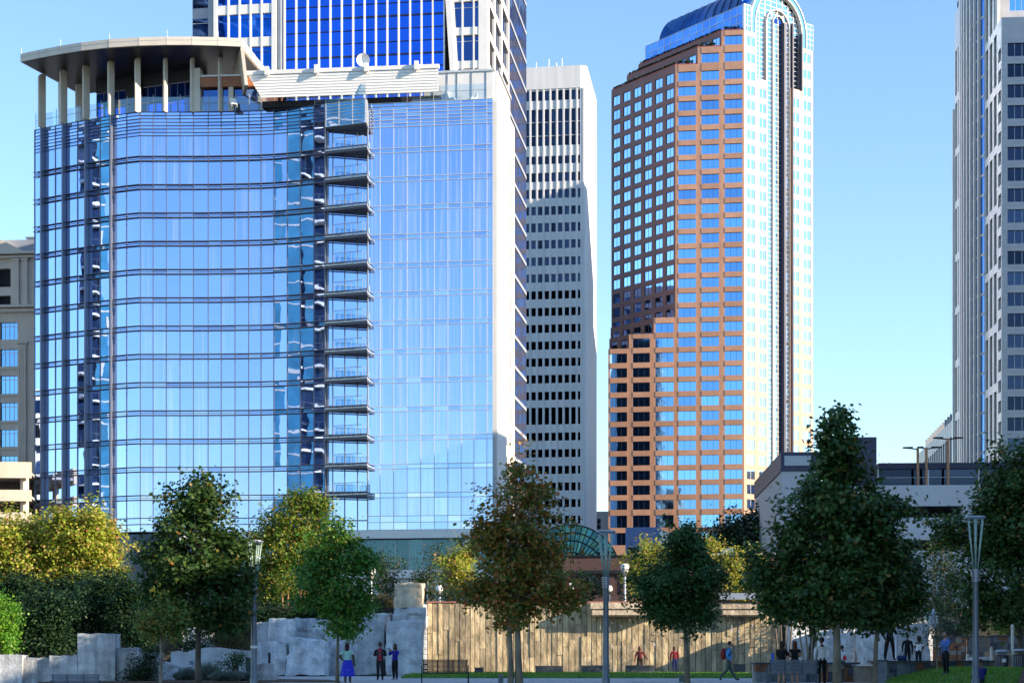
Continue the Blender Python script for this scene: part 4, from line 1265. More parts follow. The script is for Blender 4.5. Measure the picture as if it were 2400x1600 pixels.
def build_right_garage():
    root = thing('white_parking_garage', 'white concrete parking garage with dark openings and a navy stair tower behind the right trees', 'parking garage', (55, 160, 4.2))
    Y0 = 150.0
    f = Fac.through((Xu(1832, Y0), Y0), 3, right=56)
    def s(u): return f.s(u)
    def z(v): return f.z(2050, v)
    b = MB(); f.box(b, 0, s(1925), 4.2, z(1103), -26, 0); b.build('brick_block', M['white_brick'], root)
    b = MB(); f.box(b, -.1, s(1925) + .1, z(1103) + .01, z(1058), -26, .12); f.box(b, s(1838), s(1900), z(1090), z(1067), -.1, .2, 1)
    b.build('navy_attic', [M['navy'], surf('grey_louvres', (.40, .43, .48), .5, 0, .05, 1, 0)], root)
    b = MB(); f.box(b, s(1990), s(2058), z(1160), z(1021), -9, -.8); f.box(b, s(1996), s(2008), z(1036), z(1027), -.85, -.7, 1); b.build('stair_tower', [M['navy'], M['pale_metal']], root)
    b = MB(); L = f.L
    f.box(b, s(1925) + .1, L, z(1186), z(1137), -.35, .05)
    f.box(b, s(1925) + .1, L, z(1265), z(1213), -.35, .05)
    f.box(b, s(1925) + .1, L, 4.2, z(1290), -.35, .05)
    for u in (1960, 2256, 2480): f.box(b, s(u), s(u) + .9, 4.2, z(1137), -.9, -.36)
    f.box(b, s(2256), s(2270), 4.2, z(1180), -.37, .04)
    b.build('parapets', M['white_stone2'], root)
    b = MB()
    for v in (1180, 1258, 1335): f.box(b, s(1925) + .1, L, z(v), z(v) + .35, -26, -.36)
    b.build('decks', M['concrete'], root)
    b = MB(); f.box(b, s(1925) + .2, L, 4.2, z(1180), -26.4, -22); b.build('inner_wall', M['dark'], root)
    # glazed penthouse on the deck, set back from the parapet
    g = MB(); gm = MB(); gn = MB()
    q = Fac(f.xy(0, -8), f.xy(f.L + 4, -8)); zz = lambda v: q.z(2150, v)
    sa = q.s(2058); n = 11; w_ = (q.L - sa) / n
    for i in range(n):
        for va, vb in ((1142, 1119), (1118, 1100)): 
            j = rng.uniform(-.03, .03)
            g.add([q.pt(sa + i * w_ + .05, zz(va), j), q.pt(sa + (i + 1) * w_ - .05, zz(va), -j), q.pt(sa + (i + 1) * w_ - .05, zz(vb), -j), q.pt(sa + i * w_ + .05, zz(vb), j)], [(0, 1, 2, 3)])
    for i in range(n + 1): q.box(gm, sa + i * w_ - .05, sa + i * w_ + .05, zz(1142), zz(1099), -.3, .08)
    q.box(gm, sa, q.L, zz(1119), zz(1118), -.3, .1)
    q.box(gn, sa, q.L, zz(1099), zz(1085), -8, .3); q.box(gn, sa, q.L, zz(1145), zz(1099.2), -8, -.35)
    g.build('deck_glass', M['dark_window'], root); gm.build('deck_mullions', M['pale_metal'], root); gn.build('deck_fascia', M['navy'], root)
    return f
M['white_brick'] = brick_mat('white_painted_brick', (.50, .51, .55), (.46, .47, .51), (.38, .39, .42), .6, .2)
M['white_stone2'] = surf('white_concrete', (.56, .57, .61), .75, 0, .06, .5)
GF = build_right_garage()
def deck_lamp(u, vtop, label, heads):
    f = GF
    x, y = Xu(u, 156), 156
    z0, z1 = Zv(1139, 156), Zv(vtop, 156)
    t = thing('deck_lamp_post', label, 'lamp post', (x, y, z0), 'lamp posts on the garage deck')
    b = MB(); b.box(x - .10, x + .10, y - .10, y + .10, z0, z1); b.build('pole', surf('sunlit_orange_pole', (.52, .25, .12), .6, 0, .1, 2), t)  # orange sunlight on the poles is put into their colour
    for hx in heads:
        b = MB(); b.tube([(x, y, z1 - .1), (x + hx * .6, y, z1 - .02)], .06, 6)
        b.hexa([(x + hx * .5, y - .25, z1 - .05), (x + hx * 1.35, y - .2, z1), (x + hx * 1.35, y + .2, z1), (x + hx * .5, y + .25, z1 - .05),
                (x + hx * .5, y - .25, z1 + .12), (x + hx * 1.35, y - .2, z1 + .1), (x + hx * 1.35, y + .2, z1 + .1), (x + hx * .5, y + .25, z1 + .12)] if hx > 0 else
               [(x + hx * 1.35, y - .2, z1), (x + hx * .5, y - .25, z1 - .05), (x + hx * .5, y + .25, z1 - .05), (x + hx * 1.35, y + .2, z1),
                (x + hx * 1.35, y - .2, z1 + .1), (x + hx * .5, y - .25, z1 + .12), (x + hx * .5, y + .25, z1 + .12), (x + hx * 1.35, y + .2, z1 + .1)])
        b.build('lamp_head', M['black_metal'], t)
deck_lamp(2151, 1050, 'thin sunlit orange lamp post on the garage deck with one arm, leftmost of three', (-1,))
deck_lamp(2171, 1049, 'middle sunlit orange lamp post on the garage deck with two arms', (-.6, 1))
deck_lamp(2222, 1027, 'tallest sunlit orange lamp post on the garage deck, rightmost of three', (-1, 1))

def build_ribbed_wing():
    root = thing('ribbed_office_block', 'low ribbed grey office block with roof fins behind the parking garage', 'building', (98, 405, 4.2))
    a = Vector((Xu(2237, 375), 375)); d = Vector((.119, .993)).normalized()
    f = Fac(a + d * 68, a)
    ZT = Zv(978, 375)
    cols = [(f.L * i / 17 + .5, f.L * (i + 1) / 17 - .55) for i in range(17)]
    w = MB(); grid_wall(w, f, 0, f.L, 4.2, ZT, cols, [(8, ZT - 3.5)], .6, 0, -.05); w.build('ribbed_wall', M['grey_stone'], root)
    b = MB(); b.prism([tuple(f.xy(0.2, -.7)), tuple(f.xy(f.L, -.7)), (a.x + 18, a.y + 3), (a.x + 20, a.y + 50)], 4.2, ZT - .3); b.build('core', M['dark'], root)
    fr = Fac(a, a + Vector((9, -.4))); b = MB(); fr.box(b, 0.02, fr.L, 4.2, ZT, -.6, 0); b.build('end_wall', M['grey_stone'], root)
    add_windows(root, [(f, c[0], c[1], 8, ZT - 3.5, -.3) for c in cols], [M['navy_glass'], M['pale_metal']], 'window', 30, 'window_field', 0, 3)
    for i in range(3, 15):
        b = MB(); s = f.L * i / 15; f.box(b, s - .2, s + .2, ZT, ZT + 2, -1.2, -.2); b.build('roof_fin', M['grey_stone'], root)
build_ribbed_wing()

def build_brick():
    root = thing('brick_building', 'low dark red brick building behind the fountain wall with tall windows and a dark cornice', 'building', (12, 140, 4.2))
    f = Fac((Xu(1250, 132), 132), (Xu(1483, 131), 131))
    def z(v): return f.z(1400, v)
    def s(u): return f.s(u)
    w = MB()
    cols = [(s(1310), s(1335)), (s(1383), s(1412)), (s(1440), s(1459))]
    rows = [(z(1394), z(1347))]
    grid_wall(w, f, 0, f.L, 4.2, z(1303), cols, rows, .5, 0, 0)
    w.build('brick_front', M['brick'], root)
    b = MB(); b.prism([tuple(f.xy(0.1, -.6)), tuple(f.xy(f.L, -.02)), tuple(f.xy(f.L, -30)), tuple(f.xy(0, -30))], 4.2, z(1308)); b.build('brick_body', M['brick'], root)
    b = MB(); f.box(b, -.1, f.L + .1, z(1344), z(1336), -.1, .22); f.box(b, -.1, f.L + .1, z(1303), z(1300.5), -.6, .12); b.build('cornice', M['black_metal'], root)
    add_windows(root, [(f, c[0], c[1], rows[0][0], rows[0][1], -.25) for c in cols], [M['dark_window'], M['black_metal']], 'window', 10, 'window_field', 1, 1)
    b = MB()
    f2 = Fac((Xu(1600, 140), 140), (Xu(1830, 139), 139))
    r2 = thing('brick_parapet_building', 'dark brick building glimpsed between the round green tree and the big sycamore', 'building', (20, 146, 4.2))
    f2.box(b, 0, f2.L, 4.2, f2.z(1700, 1300), -14, 0); b.build('brick_block', M['brick'], r2)
    b = MB(); f2.box(b, -.1, f2.L + .1, f2.z(1700, 1300) + .01, f2.z(1700, 1296), -14, .15); f2.box(b, 0, f2.L, f2.z(1700, 1340), f2.z(1700, 1334), -.1, .12); b.build('stone_bands', M['concrete'], r2)
    b = MB(); f2.box(b, s(1600), s(1600) + .1, 4.2, 4.3, -1, 0)
    v = MB(); x0, x1 = Xu(1695, 145), Xu(1722, 145); zz = Zv(1300, 145)
    t = thing('roof_vent', 'white slanted vent hood on the brick roof beside the round tree', 'roof vent', ((x0 + x1) / 2, 145, zz))
    v.hexa([(x0, 144, zz), (x1 + .2, 144, zz), (x1 + .2, 146, zz), (x0, 146, zz), (x0, 144, zz + .5), (x1 - .4, 144, zz + .55), (x1 - .4, 146, zz + .55), (x0, 146, zz + .5)]); v.build('hood', M['white_panel'], t)
    v = MB(); v.box(x0 + .1, x1, 144.1, 145.9, zz - .6, zz); v.build('vent_box', M['concrete'], t)
M['brick'] = brick_mat('red_brick', (.10, .042, .035), (.075, .035, .033), (.10, .085, .08))
build_brick()

def build_blue_box():
    root = thing('blue_roof_house', 'plain blue grey metal rooftop house with a dark door above the brick building', 'building', (Xu(1510, 190), 190, 4.2))
    f = Fac((Xu(1466, 190), 190), (Xu(1546, 189.4), 189.4))
    w = MB(); f.box(w, 0, f.L, 4.2, f.z(1500, 1235), -5, 0)
    for k in range(1, 11): f.box(w, f.L * k / 11 - .02, f.L * k / 11 + .02, 4.2, f.z(1500, 1236), -.01, .03)
    w.build('metal_wall', M['blue_box'], root)
    w = MB(); f.box(w, f.s(1471), f.s(1492), f.z(1480, 1318), f.z(1480, 1282), -.2, .06); w.build('door', M['dark'], root)
    w = MB(); f.box(w, f.L + .01, f.L + .65, 4.2, f.z(1500, 1243), -5, .0); w.build('sunlit_flank', M['white_panel'], root)  # sunlit side of the blue house, its brightness put in as white cladding
    r2 = thing('blue_shed', 'low blue grey metal shed roof in front of the tan tower windows', 'building', (Xu(1665, 200), 200, 4.2))
    w = MB(); f = Fac((Xu(1645, 200), 200), (Xu(1690, 199), 199)); 
    q = [f.pt(0, 4.2, 0), f.pt(f.L, 4.2, 0), f.pt(f.L, 4.2, -6), f.pt(0, 4.2, -6), f.pt(0, f.z(1650, 1278), 0), f.pt(f.L, f.z(1690, 1272), 0), f.pt(f.L, f.z(1690, 1272), -6), f.pt(0, f.z(1650, 1278), -6)]
    w.hexa(q); w.build('metal_wall', M['blue_box'], r2)
    w = MB(); f.box(w, .3, f.L, f.z(1650, 1277), f.z(1650, 1275), .01, .15); w.build('gutter', M['rail_metal'], r2)
build_blue_box()

def build_atrium():
    root = thing('glass_atrium', 'dark teal barrel shaped glass atrium with a ribbed round gable behind the autumn sycamore', 'building', (Xu(1335, 285), 285, 4.2))
    Y0 = 285.0; cx = Xu(1337, Y0); cz = Zv(1346, Y0); r = (1346 - 1229) / F * Y0
    n = 26
    g = MB(); bars = MB(); hull = MB()
    radii = [r, r * .84, r * .68, r * .45, r * .2]
    for j in range(len(radii) - 1):
        for i in range(n):
            a0, a1 = math.pi * i / n, math.pi * (i + 1) / n
            q = [(cx - rr * math.cos(a), Y0 + rng.uniform(-.02, .02), cz + rr * math.sin(a)) for rr, a in ((radii[j] - .03, a0), (radii[j] - .03, a1), (radii[j + 1] + .03, a1), (radii[j + 1] + .03, a0))]
            g.add(q, [(3, 2, 1, 0)])
    g.build('gable_glass', M['atrium'], root)
    for rr in radii:
        bars.tube([(cx - rr * math.cos(math.pi * i / n), Y0 - .1, cz + rr * math.sin(math.pi * i / n)) for i in range(n + 1)], .12, 6, cap=False)
    for i in range(0, n + 1):
        a = math.pi * i / n; bars.tube([(cx - r * math.cos(a), Y0 - .1, cz + r * math.sin(a)), (cx - radii[-1] * math.cos(a), Y0 - .1, cz + radii[-1] * math.sin(a))], .09, 6)
    bars.build('gable_ribs', M['black_metal'], root)
    pts = [(cx - r * math.cos(math.pi * i / n), y, cz + r * math.sin(math.pi * i / n)) for y in (Y0 + .1, Y0 + 30) for i in range(n + 1)]
    hull.add(pts, [(i, i + 1, n + 2 + i, n + 1 + i) for i in range(n)]); hull.build('vault_glass', M['atrium'], root, smooth=True)
    b = MB(); b.box(cx - r, cx + r, Y0 + .2, Y0 + 30, 4.2, cz); b.build('base_walls', M['beige_stone'], root)
M['atrium'] = mirror_glass('atrium_glass', (.025, .085, .12), .05, .001, .4, .4)
build_atrium()

def build_pale_block():
    root = thing('pale_office_block', 'small pale office block with stacked windows in the gap between the white and tan towers', 'building', (Xu(1410, 480), 485, 4.2))
    f = Fac((Xu(1380, 480), 480), (Xu(1440, 479), 479))
    cols = [(f.s(1399.5), f.s(1408))]; rows = sorted([(f.z(1400, 1226 + 13 * k), f.z(1400, 1214.5 + 13 * k)) for k in range(8)])
    w = MB(); grid_wall(w, f, 0, f.L, 4.2, f.z(1400, 1198), cols, rows, .5); f.box(w, 0, f.L, 4.2, f.z(1400, 1199), -14, -.6); w.build('wall', M['white_stone'], root)
    add_windows(root, [(f, c[0], c[1], a, b, -.3) for c in cols for a, b in rows], [M['dark_window'], M['white_panel']], 'window', 20, 'w', 0, 1)
build_pale_block()

# ------------------------------------------------------------------ town outside the frame: what the glass mirrors plus unseen blocks added as shadow casters
def plain_tower(name, label, poly, h, mat, glass, band=3.4, z0=0.0, pitch=3.0):
    root = thing(name, label, 'building', (sum(p[0] for p in poly) / len(poly), sum(p[1] for p in poly) / len(poly), z0), 'buildings around the park outside the frame')
    a = sum(poly[i][0] * poly[(i + 1) % len(poly)][1] - poly[(i + 1) % len(poly)][0] * poly[i][1] for i in range(len(poly)))
    if a < 0: poly = poly[::-1]
    b = MB(); b.prism(poly, z0, h); b.build('wall', mat, root)
    g = MB()
    for i in range(len(poly)):
        f = Fac(poly[i], poly[(i + 1) % len(poly)])
        n = max(1, int(f.L / pitch))
        k = 0
        while z0 + 2 + band * (k + 1) < h:
            z = z0 + 2 + band * k
            for q in range(n): f.box(g, f.L * q / n + .5, f.L * (q + 1) / n - .5, z + .9, z + band - .3, -.1, .06)
            k += 1
    o = g.build('window_field', glass, root); o['kind'] = 'stuff'
    return root
def build_condo(name, label, c, heading, width, depth, h, teal_first):
    """balcony tower seen only as a reflection; its front looks along heading"""
    n = Vector((math.sin(R(heading)), math.cos(R(heading))))
    d = Vector((n.y, -n.x)) * -1
    d = Vector((-n.y, n.x))
    c = Vector(c)
    f = Fac(c - d * width / 2, c + d * width / 2)
    if f.n.dot(n) < 0: f = Fac(c + d * width / 2, c - d * width / 2)
    root = thing(name, label, 'building', (c.x, c.y, 0), 'buildings around the park outside the frame')
    b = MB(); f.box(b, 0, f.L, 0, h, -depth, 0); b.build('glass_body', M['condo_dark'], root)
    b = MB(); b2 = MB(); b3 = MB()
    half = f.L * .5
    s0, s1 = (0, half) if teal_first else (half, f.L)
    f.box(b, s0, s1, 0, h, 0, .3); b.build('teal_glass', M['condo_teal'], root)
    k = 0
    while 4 + 3.3 * k < h:
        z = 4 + 3.3 * k
        t0, t1 = (half, f.L) if teal_first else (0, half)
        m = 10
        pts = [f.xy(t0 + (t1 - t0) * i / m, 1.6 * math.sin(math.pi * i / m) ** .6 + .05) for i in range(m + 1)]
        b2.prism([tuple(p) for p in pts] + [tuple(f.xy(t1, 0)), tuple(f.xy(t0, 0))], z, z + .3)
        for i in (2, 5, 8):
            b3.tube([(pts[i].x, pts[i].y, z + .3), (pts[i].x, pts[i].y, z + 1.3)], .05, 5)
        b3.tube([(p.x, p.y, z + 1.3) for p in pts], .05, 5)
        f.box(b2, s0, s1, z - .12, z + .12, .3, .36)
        if k % 2 == 0: f.box(b2, s0 + (s1 - s0) * .42, s0 + (s1 - s0) * .52, z + .4, z + 2.6, .3, .37)
        k += 1
    b2.build('slabs', M['white_panel'], root); b3.build('railings', M['rail_metal'], root)
M['condo_teal'] = surf('teal_glass_panel', (.06, .27, .44), .2, 0, .3, .3)
M['condo_dark'] = surf('dark_condo_glass', (.016, .035, .085), .2, 0, .5, .4)  # dark blue glass, its own colour
build_condo('balcony_condo_tower', 'teal and dark condo tower seen only as wavy strips mirrored beside the hotel balconies', (-82, 140), 45, 22, 18, 128, True)
build_condo('mirrored_condo_tower', 'dark condo tower with balconies, seen only as a strip mirrored left of the hotel centre', (-108, 168), 61, 8.6, 14, 128, True)
plain_tower('mirrored_stone_tower', 'beige office tower, seen only mirrored in the outer left panes of the hotel', [(-150, 188), (-135, 178), (-128, 206), (-146, 214)], 44, M['cream_panel'], M['dark_window'])
plain_tower('hidden_dark_tower', 'dark tower hidden behind the hotel, mirrored in the left face of the tan tower', [(-72, 452), (-34, 452), (-34, 500), (-72, 500)], 114, M['navy'], M['dark_window'], z0=4.2)
plain_tower('plaza_shade_block', 'unseen long brick block added outside the right edge to shade the plaza', [(42, -40), (66, -40), (66, 74), (42, 84.5)], 24.2, M['brick'], M['dark_window'])  # shadow caster added for the plaza, back edge cut along the sun line
plain_tower('hotel_shade_block', 'unseen block added outside the right edge to shade the foot of the hotel', [(62, 124), (110, 118), (112, 170), (62, 172)], 50, M['concrete'], M['dark_window'])  # unseen caster added for the shadow line on the hotel
plain_tower('tower_shade_block', 'unseen tower added outside the right edge to shade the grey granite tower', [(146, 205), (230, 200), (232, 268), (146, 274)], 170, M['concrete'], M['dark_window'])  # added to keep the sun off the front of the grey tower
# ================================================================== ground
WALL_Y = 106.0
def zg(x, y):
    if y > WALL_Y + .9: return 4.2
    if y > WALL_Y + .2: return 4.2 * (y - WALL_Y - .2) / .7
    z = 0.0
    t = max(0, min(1, (-11.5 - x) / 3)) * max(0, min(1, (82 - y) / 6))
    return z - .38 * t
def ground_mat():
    m = surf('paving', (.50, .49, .48), .8, 0, .14, .5, .006, 5)
    N, L = m.node_tree.nodes, m.node_tree.links; b = N['Principled BSDF']
    src = b.inputs['Base Color'].links[0].from_socket
    tc = N.new('ShaderNodeTexCoord'); sp = N.new('ShaderNodeSeparateXYZ'); L.new(tc.outputs['Object'], sp.inputs[0])
    def cmp(op, sock, val):
        q = N.new('ShaderNodeMath'); q.operation = op; q.inputs[1].default_value = val; L.new(sock, q.inputs[0]); return q.outputs[0]
    ax = N.new('ShaderNodeMath'); ax.operation = 'ABSOLUTE'; L.new(sp.outputs['X'], ax.inputs[0])
    # paving joints
    br = N.new('ShaderNodeTexBrick'); br.inputs['Scale'].default_value = 1; br.inputs['Brick Width'].default_value = 1.8; br.inputs['Row Height'].default_value = 1.2; br.inputs['Mortar Size'].default_value = .02
    br.inputs['Color1'].default_value = (1, 1, 1, 1); br.inputs['Color2'].default_value = (.86, .86, .86, 1); br.inputs['Mortar'].default_value = (.45, .45, .45, 1); L.new(tc.outputs['Object'], br.inputs['Vector'])
    mu = N.new('ShaderNodeMixRGB'); mu.blend_type = 'MULTIPLY'; mu.inputs['Fac'].default_value = 1; L.new(src, mu.inputs['Color1']); L.new(br.outputs['Color'], mu.inputs['Color2'])
    def mix(a, col, fac):
        q = N.new('ShaderNodeMixRGB'); L.new(fac, q.inputs['Fac']); L.new(a, q.inputs['Color1']); q.inputs['Color2'].default_value = (*col, 1); return q.outputs['Color']
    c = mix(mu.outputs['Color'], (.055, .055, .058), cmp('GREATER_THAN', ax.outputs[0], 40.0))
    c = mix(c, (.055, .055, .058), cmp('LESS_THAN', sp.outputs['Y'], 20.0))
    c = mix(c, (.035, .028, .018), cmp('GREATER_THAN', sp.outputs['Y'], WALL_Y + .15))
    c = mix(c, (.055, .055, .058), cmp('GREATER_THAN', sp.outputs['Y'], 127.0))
    L.new(c, b.inputs['Base Color'])
    return m
def build_ground():
    xs = sorted(set([-6000, -2000, -600, -200, -100] + [x for x in range(-60, 61, 2)] + [100, 200, 600, 2000, 6000]))
    ys = sorted(set([-6000, -1500, -400, -100, 0, 30, 50] + [y for y in range(56, 106, 2)] + [WALL_Y + .19, WALL_Y + .9, 108, 120, 150, 200, 300, 500, 1200, 3000, 9000]))
    b = MB(); nx = len(xs)
    pts = [(x, y, zg(x, y)) for y in ys for x in xs]
    fs = [(j * nx + i, j * nx + i + 1, (j + 1) * nx + i + 1, (j + 1) * nx + i) for j in range(len(ys) - 1) for i in range(nx - 1)]
    b.add(pts, fs)
    o = b.build('ground', ground_mat()); tag(o, kind='structure')
    # slab joints of the promenade
    # lawn strip in front of the fountain wall
    g = surf('lawn_soil', (.07, .16, .025), .9, 0, .3, 1.5)
    M['lawn'] = g
    x0, x1 = Xu(960, 95), Xu(1772, 95)
    b = MB()
    n = 30
    for i in range(n):
        xa, xb = x0 + (x1 - x0) * i / n, x0 + (x1 - x0) * (i + 1) / n
        b.hexa([(xa, 87.5, 0), (xb, 87.5, 0), (xb, 102.6, 0), (xa, 102.6, 0), (xa, 87.6, .09), (xb, 87.6, .09), (xb, 102.5, .13), (xa, 102.5, .13)])
    o = b.build('lawn', g); tag(o, kind='structure')
    # raised lawn at the right
    b = MB(); nx_, ny_ = 30, 16
    X0, X1, Y0, Y1 = 15.2, 40, 66, 79.5
    pts = []
    def h(x, y):
        ex = max(0, min(1, (x - X0) / 5)); ey = max(0, min(1, (y - Y0) / 5))
        return .02 + .52 * (ex * ex * (3 - 2 * ex)) * (ey * ey * (3 - 2 * ey)) + .05 * math.sin(x * .7)
    for j in range(ny_ + 1):
        for i in range(nx_ + 1):
            x = X0 + (X1 - X0) * i / nx_; y = Y0 + (Y1 - Y0) * j / ny_
            pts.append((x, y, h(x, y) if i and j else -.01))
    k = nx_ + 1
    b.add(pts, [(j * k + i, j * k + i + 1, (j + 1) * k + i + 1, (j + 1) * k + i) for j in range(ny_) for i in range(nx_)])
    o = b.build('raised_lawn', g); tag(o, kind='structure')
    for f_ in o.data.polygons: f_.use_smooth = True
    # mulch bed at the left centre and lower right
    mu = surf('bark_mulch', (.10, .055, .035), .95, 0, .4, 6, .02, 20)
    b = MB(); b.prism([(-15, 72), (-7.4, 74.0), (-8.6, 80), (-12.2, 83.5), (-20, 82), (-20, 72)], -.4, .035); o = b.build('mulch_bed', mu); tag(o, kind='structure')
    b = MB(); b.hexa([(18.6, 63, -.05), (26, 63, -.05), (26, 70.5, -.05), (20.6, 69.6, -.05), (18.7, 63.1, .0), (26, 63.1, .50), (26, 70.5, .72), (20.8, 69.5, .60)]); o = b.build('mulch_bank', mu); tag(o, kind='structure')
    # promenade joints
    return h
HILL = build_ground()

def grass(name, pos, hts, mat, label='short green turf on the lawns'):
    """blades as narrow triangles"""
    n = len(pos)
    pos = np.asarray(pos, dtype=np.float32)
    a = nrng.uniform(0, 2 * np.pi, n); l = nrng.uniform(.5, 1, n) * hts; lean = nrng.normal(0, .35, (n, 2)) * l[:, None]
    w = .03
    dx, dy = np.cos(a) * w, np.sin(a) * w
    v = np.zeros((n, 3, 3), np.float32)
    v[:, 0] = pos + np.stack([dx, dy, np.zeros(n)], 1); v[:, 1] = pos - np.stack([dx, dy, np.zeros(n)], 1)
    v[:, 2] = pos + np.stack([lean[:, 0], lean[:, 1], l], 1)
    me = bpy.data.meshes.new(name)
    me.vertices.add(n * 3); me.vertices.foreach_set('co', v.ravel())
    me.loops.add(n * 3); me.loops.foreach_set('vertex_index', np.arange(n * 3, dtype=np.int32))
    me.polygons.add(n); me.polygons.foreach_set('loop_start', np.arange(0, n * 3, 3, dtype=np.int32))
    me.materials.append(mat); me.update(calc_edges=True)
    o = link_mesh(name, me); tag(o, kind='stuff', label=label, cat='grass'); return o
M['grass'] = leaf_mat('grass_blades', [(0, (.08, .22, .025)), (.5, (.14, .31, .035)), (1, (.22, .36, .06))], .3)
px_ = [(nrng.uniform(Xu(960, 95), Xu(1772, 95)), nrng.uniform(87.6, 102.5)) for _ in range(16000)]
grass('lawn_grass', [(x, y, .09 + .04 * (y - 87.5) / 15) for x, y in px_], .13, M['grass'], 'short green turf of the strip along the fountain wall')
px_ = [(nrng.uniform(15.6, 27), nrng.uniform(66.3, 79.4)) for _ in range(16000)]
grass('raised_lawn_grass', [(x, y, HILL(x, y) - .01) for x, y in px_], .13, M['grass'], 'short green turf of the raised lawn at the right')

# ================================================================== fountain wall
M['plank_stone'] = island_mat('fountain_planks', [(0, (.30, .245, .155)), (.4, (.42, .335, .20)), (.8, (.50, .40, .24)), (1, (.60, .49, .31))], .42, .07, 5, .55, 2.2, .5, (1, 1, .5))
M['granite'] = granite_mat('split_blue_grey_granite', (.38, .40, .43), (.66, .68, .70), 1.7, .07, 6)
M['granite_tan'] = granite_mat('split_tan_granite', (.40, .32, .23), (.60, .50, .38), 2.2, .06, 6)
M['seat_stone'] = surf('dark_honed_granite', (.05, .06, .075), .45, 0, .25, 4)
def build_fountain():
    x0, x1 = Xu(1002, WALL_Y), Xu(1830, WALL_Y)
    zt = Zv(1412, WALL_Y)
    root = thing('fountain_wall', 'long waterfall wall of tall grey and golden stone planks along the lawn', 'fountain', ((x0 + x1) / 2, WALL_Y, 0))
    b = MB(); x = x0
    lr = random.Random(4)
    while x < x1:
        w_ = lr.uniform(.27, .40)
        z = 0.0
        while z < zt - .02:
            h = min(zt - z, lr.uniform(1.0, 3.2))
            if zt - z - h < .35: h = zt - z
            d = lr.uniform(-.03, .05)
            b.box(x + .02, min(x1, x + w_) - .02, WALL_Y - .1 - d, WALL_Y + .15, z + .008, z + h - .008)
            z += h
        x += w_
    b.build('stone_planks', M['plank_stone'], root)
    b = MB(); b.box(x0, x1, WALL_Y - .02, WALL_Y + .17, 0, zt - .06); b.build('mortar_core', surf('pale_mortar', (.46, .39, .28), .9, 0, .2, 3), root)
    b = MB(); b.box(x0 - .05, x1 + .05, WALL_Y - .2, WALL_Y + .6, zt + .004, zt + .10); b.build('red_coping', surf('red_brown_coping', (.26, .11, .08), .7, 0, .15, 2), root)
    # weir boxes that spill the water
    for u0, u1, zt2, lab in ((1388, 1552, zt, 0), (1694, 1800, zt, 1)):
        xa, xb = Xu(u0, 104.8), Xu(u1, 104.8)
        w_ = MB()
        w_.box(xa, xb, 104.7, WALL_Y - .16, zt - .78, zt - .42); w_.box(xa - .1, xb + .1, 104.6, WALL_Y - .16, zt - .40, zt - .02)
        w_.box(xa + .1, xb - .1, 104.85, WALL_Y - .16, zt - .86, zt - .79)
        w_.build('weir', M['granite_tan'], root)
        wa = MB(); n = 12
        for i in range(n):
            for q in range(1):
                x = xa + (xb - xa) * (i + rng.random()) / n; ww = rng.uniform(.03, .12)
                top = zt - .8; bot = rng.uniform(.2, 2.4) if rng.random() < .6 else .15
                y = 104.9 + rng.uniform(-.1, .5)
                wa.add([(x, y, bot), (x + ww, y, bot), (x + ww * .8, y + .1, top), (x + ww * .1, y + .1, top)], [(0, 1, 2, 3)])
        o = wa.build('falling_water', M['water'], root)
    xa, xb = Xu(1682, 105), Xu(1806, 105)
    t = thing('weir_roof', 'grey metal slab roof above the right spout of the fountain wall', 'canopy', ((xa + xb) / 2, 106, zt + .1))
    b = MB(); b.hexa([(xa, 104.3, zt + .16), (xb, 104.3, zt + .16), (xb - .1, 107, zt + .55), (xa + .35, 107, zt + .55), (xa, 104.3, zt + .26), (xb, 104.3, zt + .26), (xb - .1, 107, zt + .65), (xa + .35, 107, zt + .65)])
    b.build('roof_sheet', M['steel'], t)
    b = MB()
    for x in (xa + .6, xb - .6): b.box(x - .1, x + .1, 105.9, 106.1, zt + .1, zt + .42)
    for i, x in enumerate((xa + .6, xb - .6)):
        b = MB(); b.box(x - .1, x + .1, 106.3, 106.5, zt + .1, zt + .45); b.build('post', M['rail_metal'], t)
    # wet basin edge
    b = MB(); b.box(x0, x1, 103.6, WALL_Y - .16, 0.004, .07); b.build('basin_edge', M['concrete'], root)
    # end pier of small stones
    b = MB()
    for k in range(14):
        b.box(x0 - .45 + rng.uniform(0, .05), x0 - .03, WALL_Y - .45, WALL_Y + .5, .31 * k + .01, .31 * k + .30)
    b.build('end_pier', M['granite'], root)
def water_mat():
    m, N, L, b = new_mat('white_water')
    b.inputs['Base Color'].default_value = (.8, .82, .85, 1); b.inputs['Roughness'].default_value = .3
    tr = N.new('ShaderNodeBsdfTransparent'); mx = N.new('ShaderNodeMixShader')
    t = N.new('ShaderNodeTexNoise'); t.inputs['Scale'].default_value = 9; t.inputs['Detail'].default_value = 5
    L.new(coords(N, L, (1, 1, .35)), t.inputs['Vector'])
    r = N.new('ShaderNodeValToRGB'); r.color_ramp.elements[0].position = .55; r.color_ramp.elements[1].position = .80
    L.new(t.outputs['Fac'], r.inputs['Fac']); L.new(r.outputs['Color'], mx.inputs['Fac'])
    L.new(tr.outputs[0], mx.inputs[1]); L.new(b.outputs[0], mx.inputs[2]); L.new(mx.outputs[0], N['Material Output'].inputs['Surface'])
    return m
M['water'] = water_mat()
build_fountain()

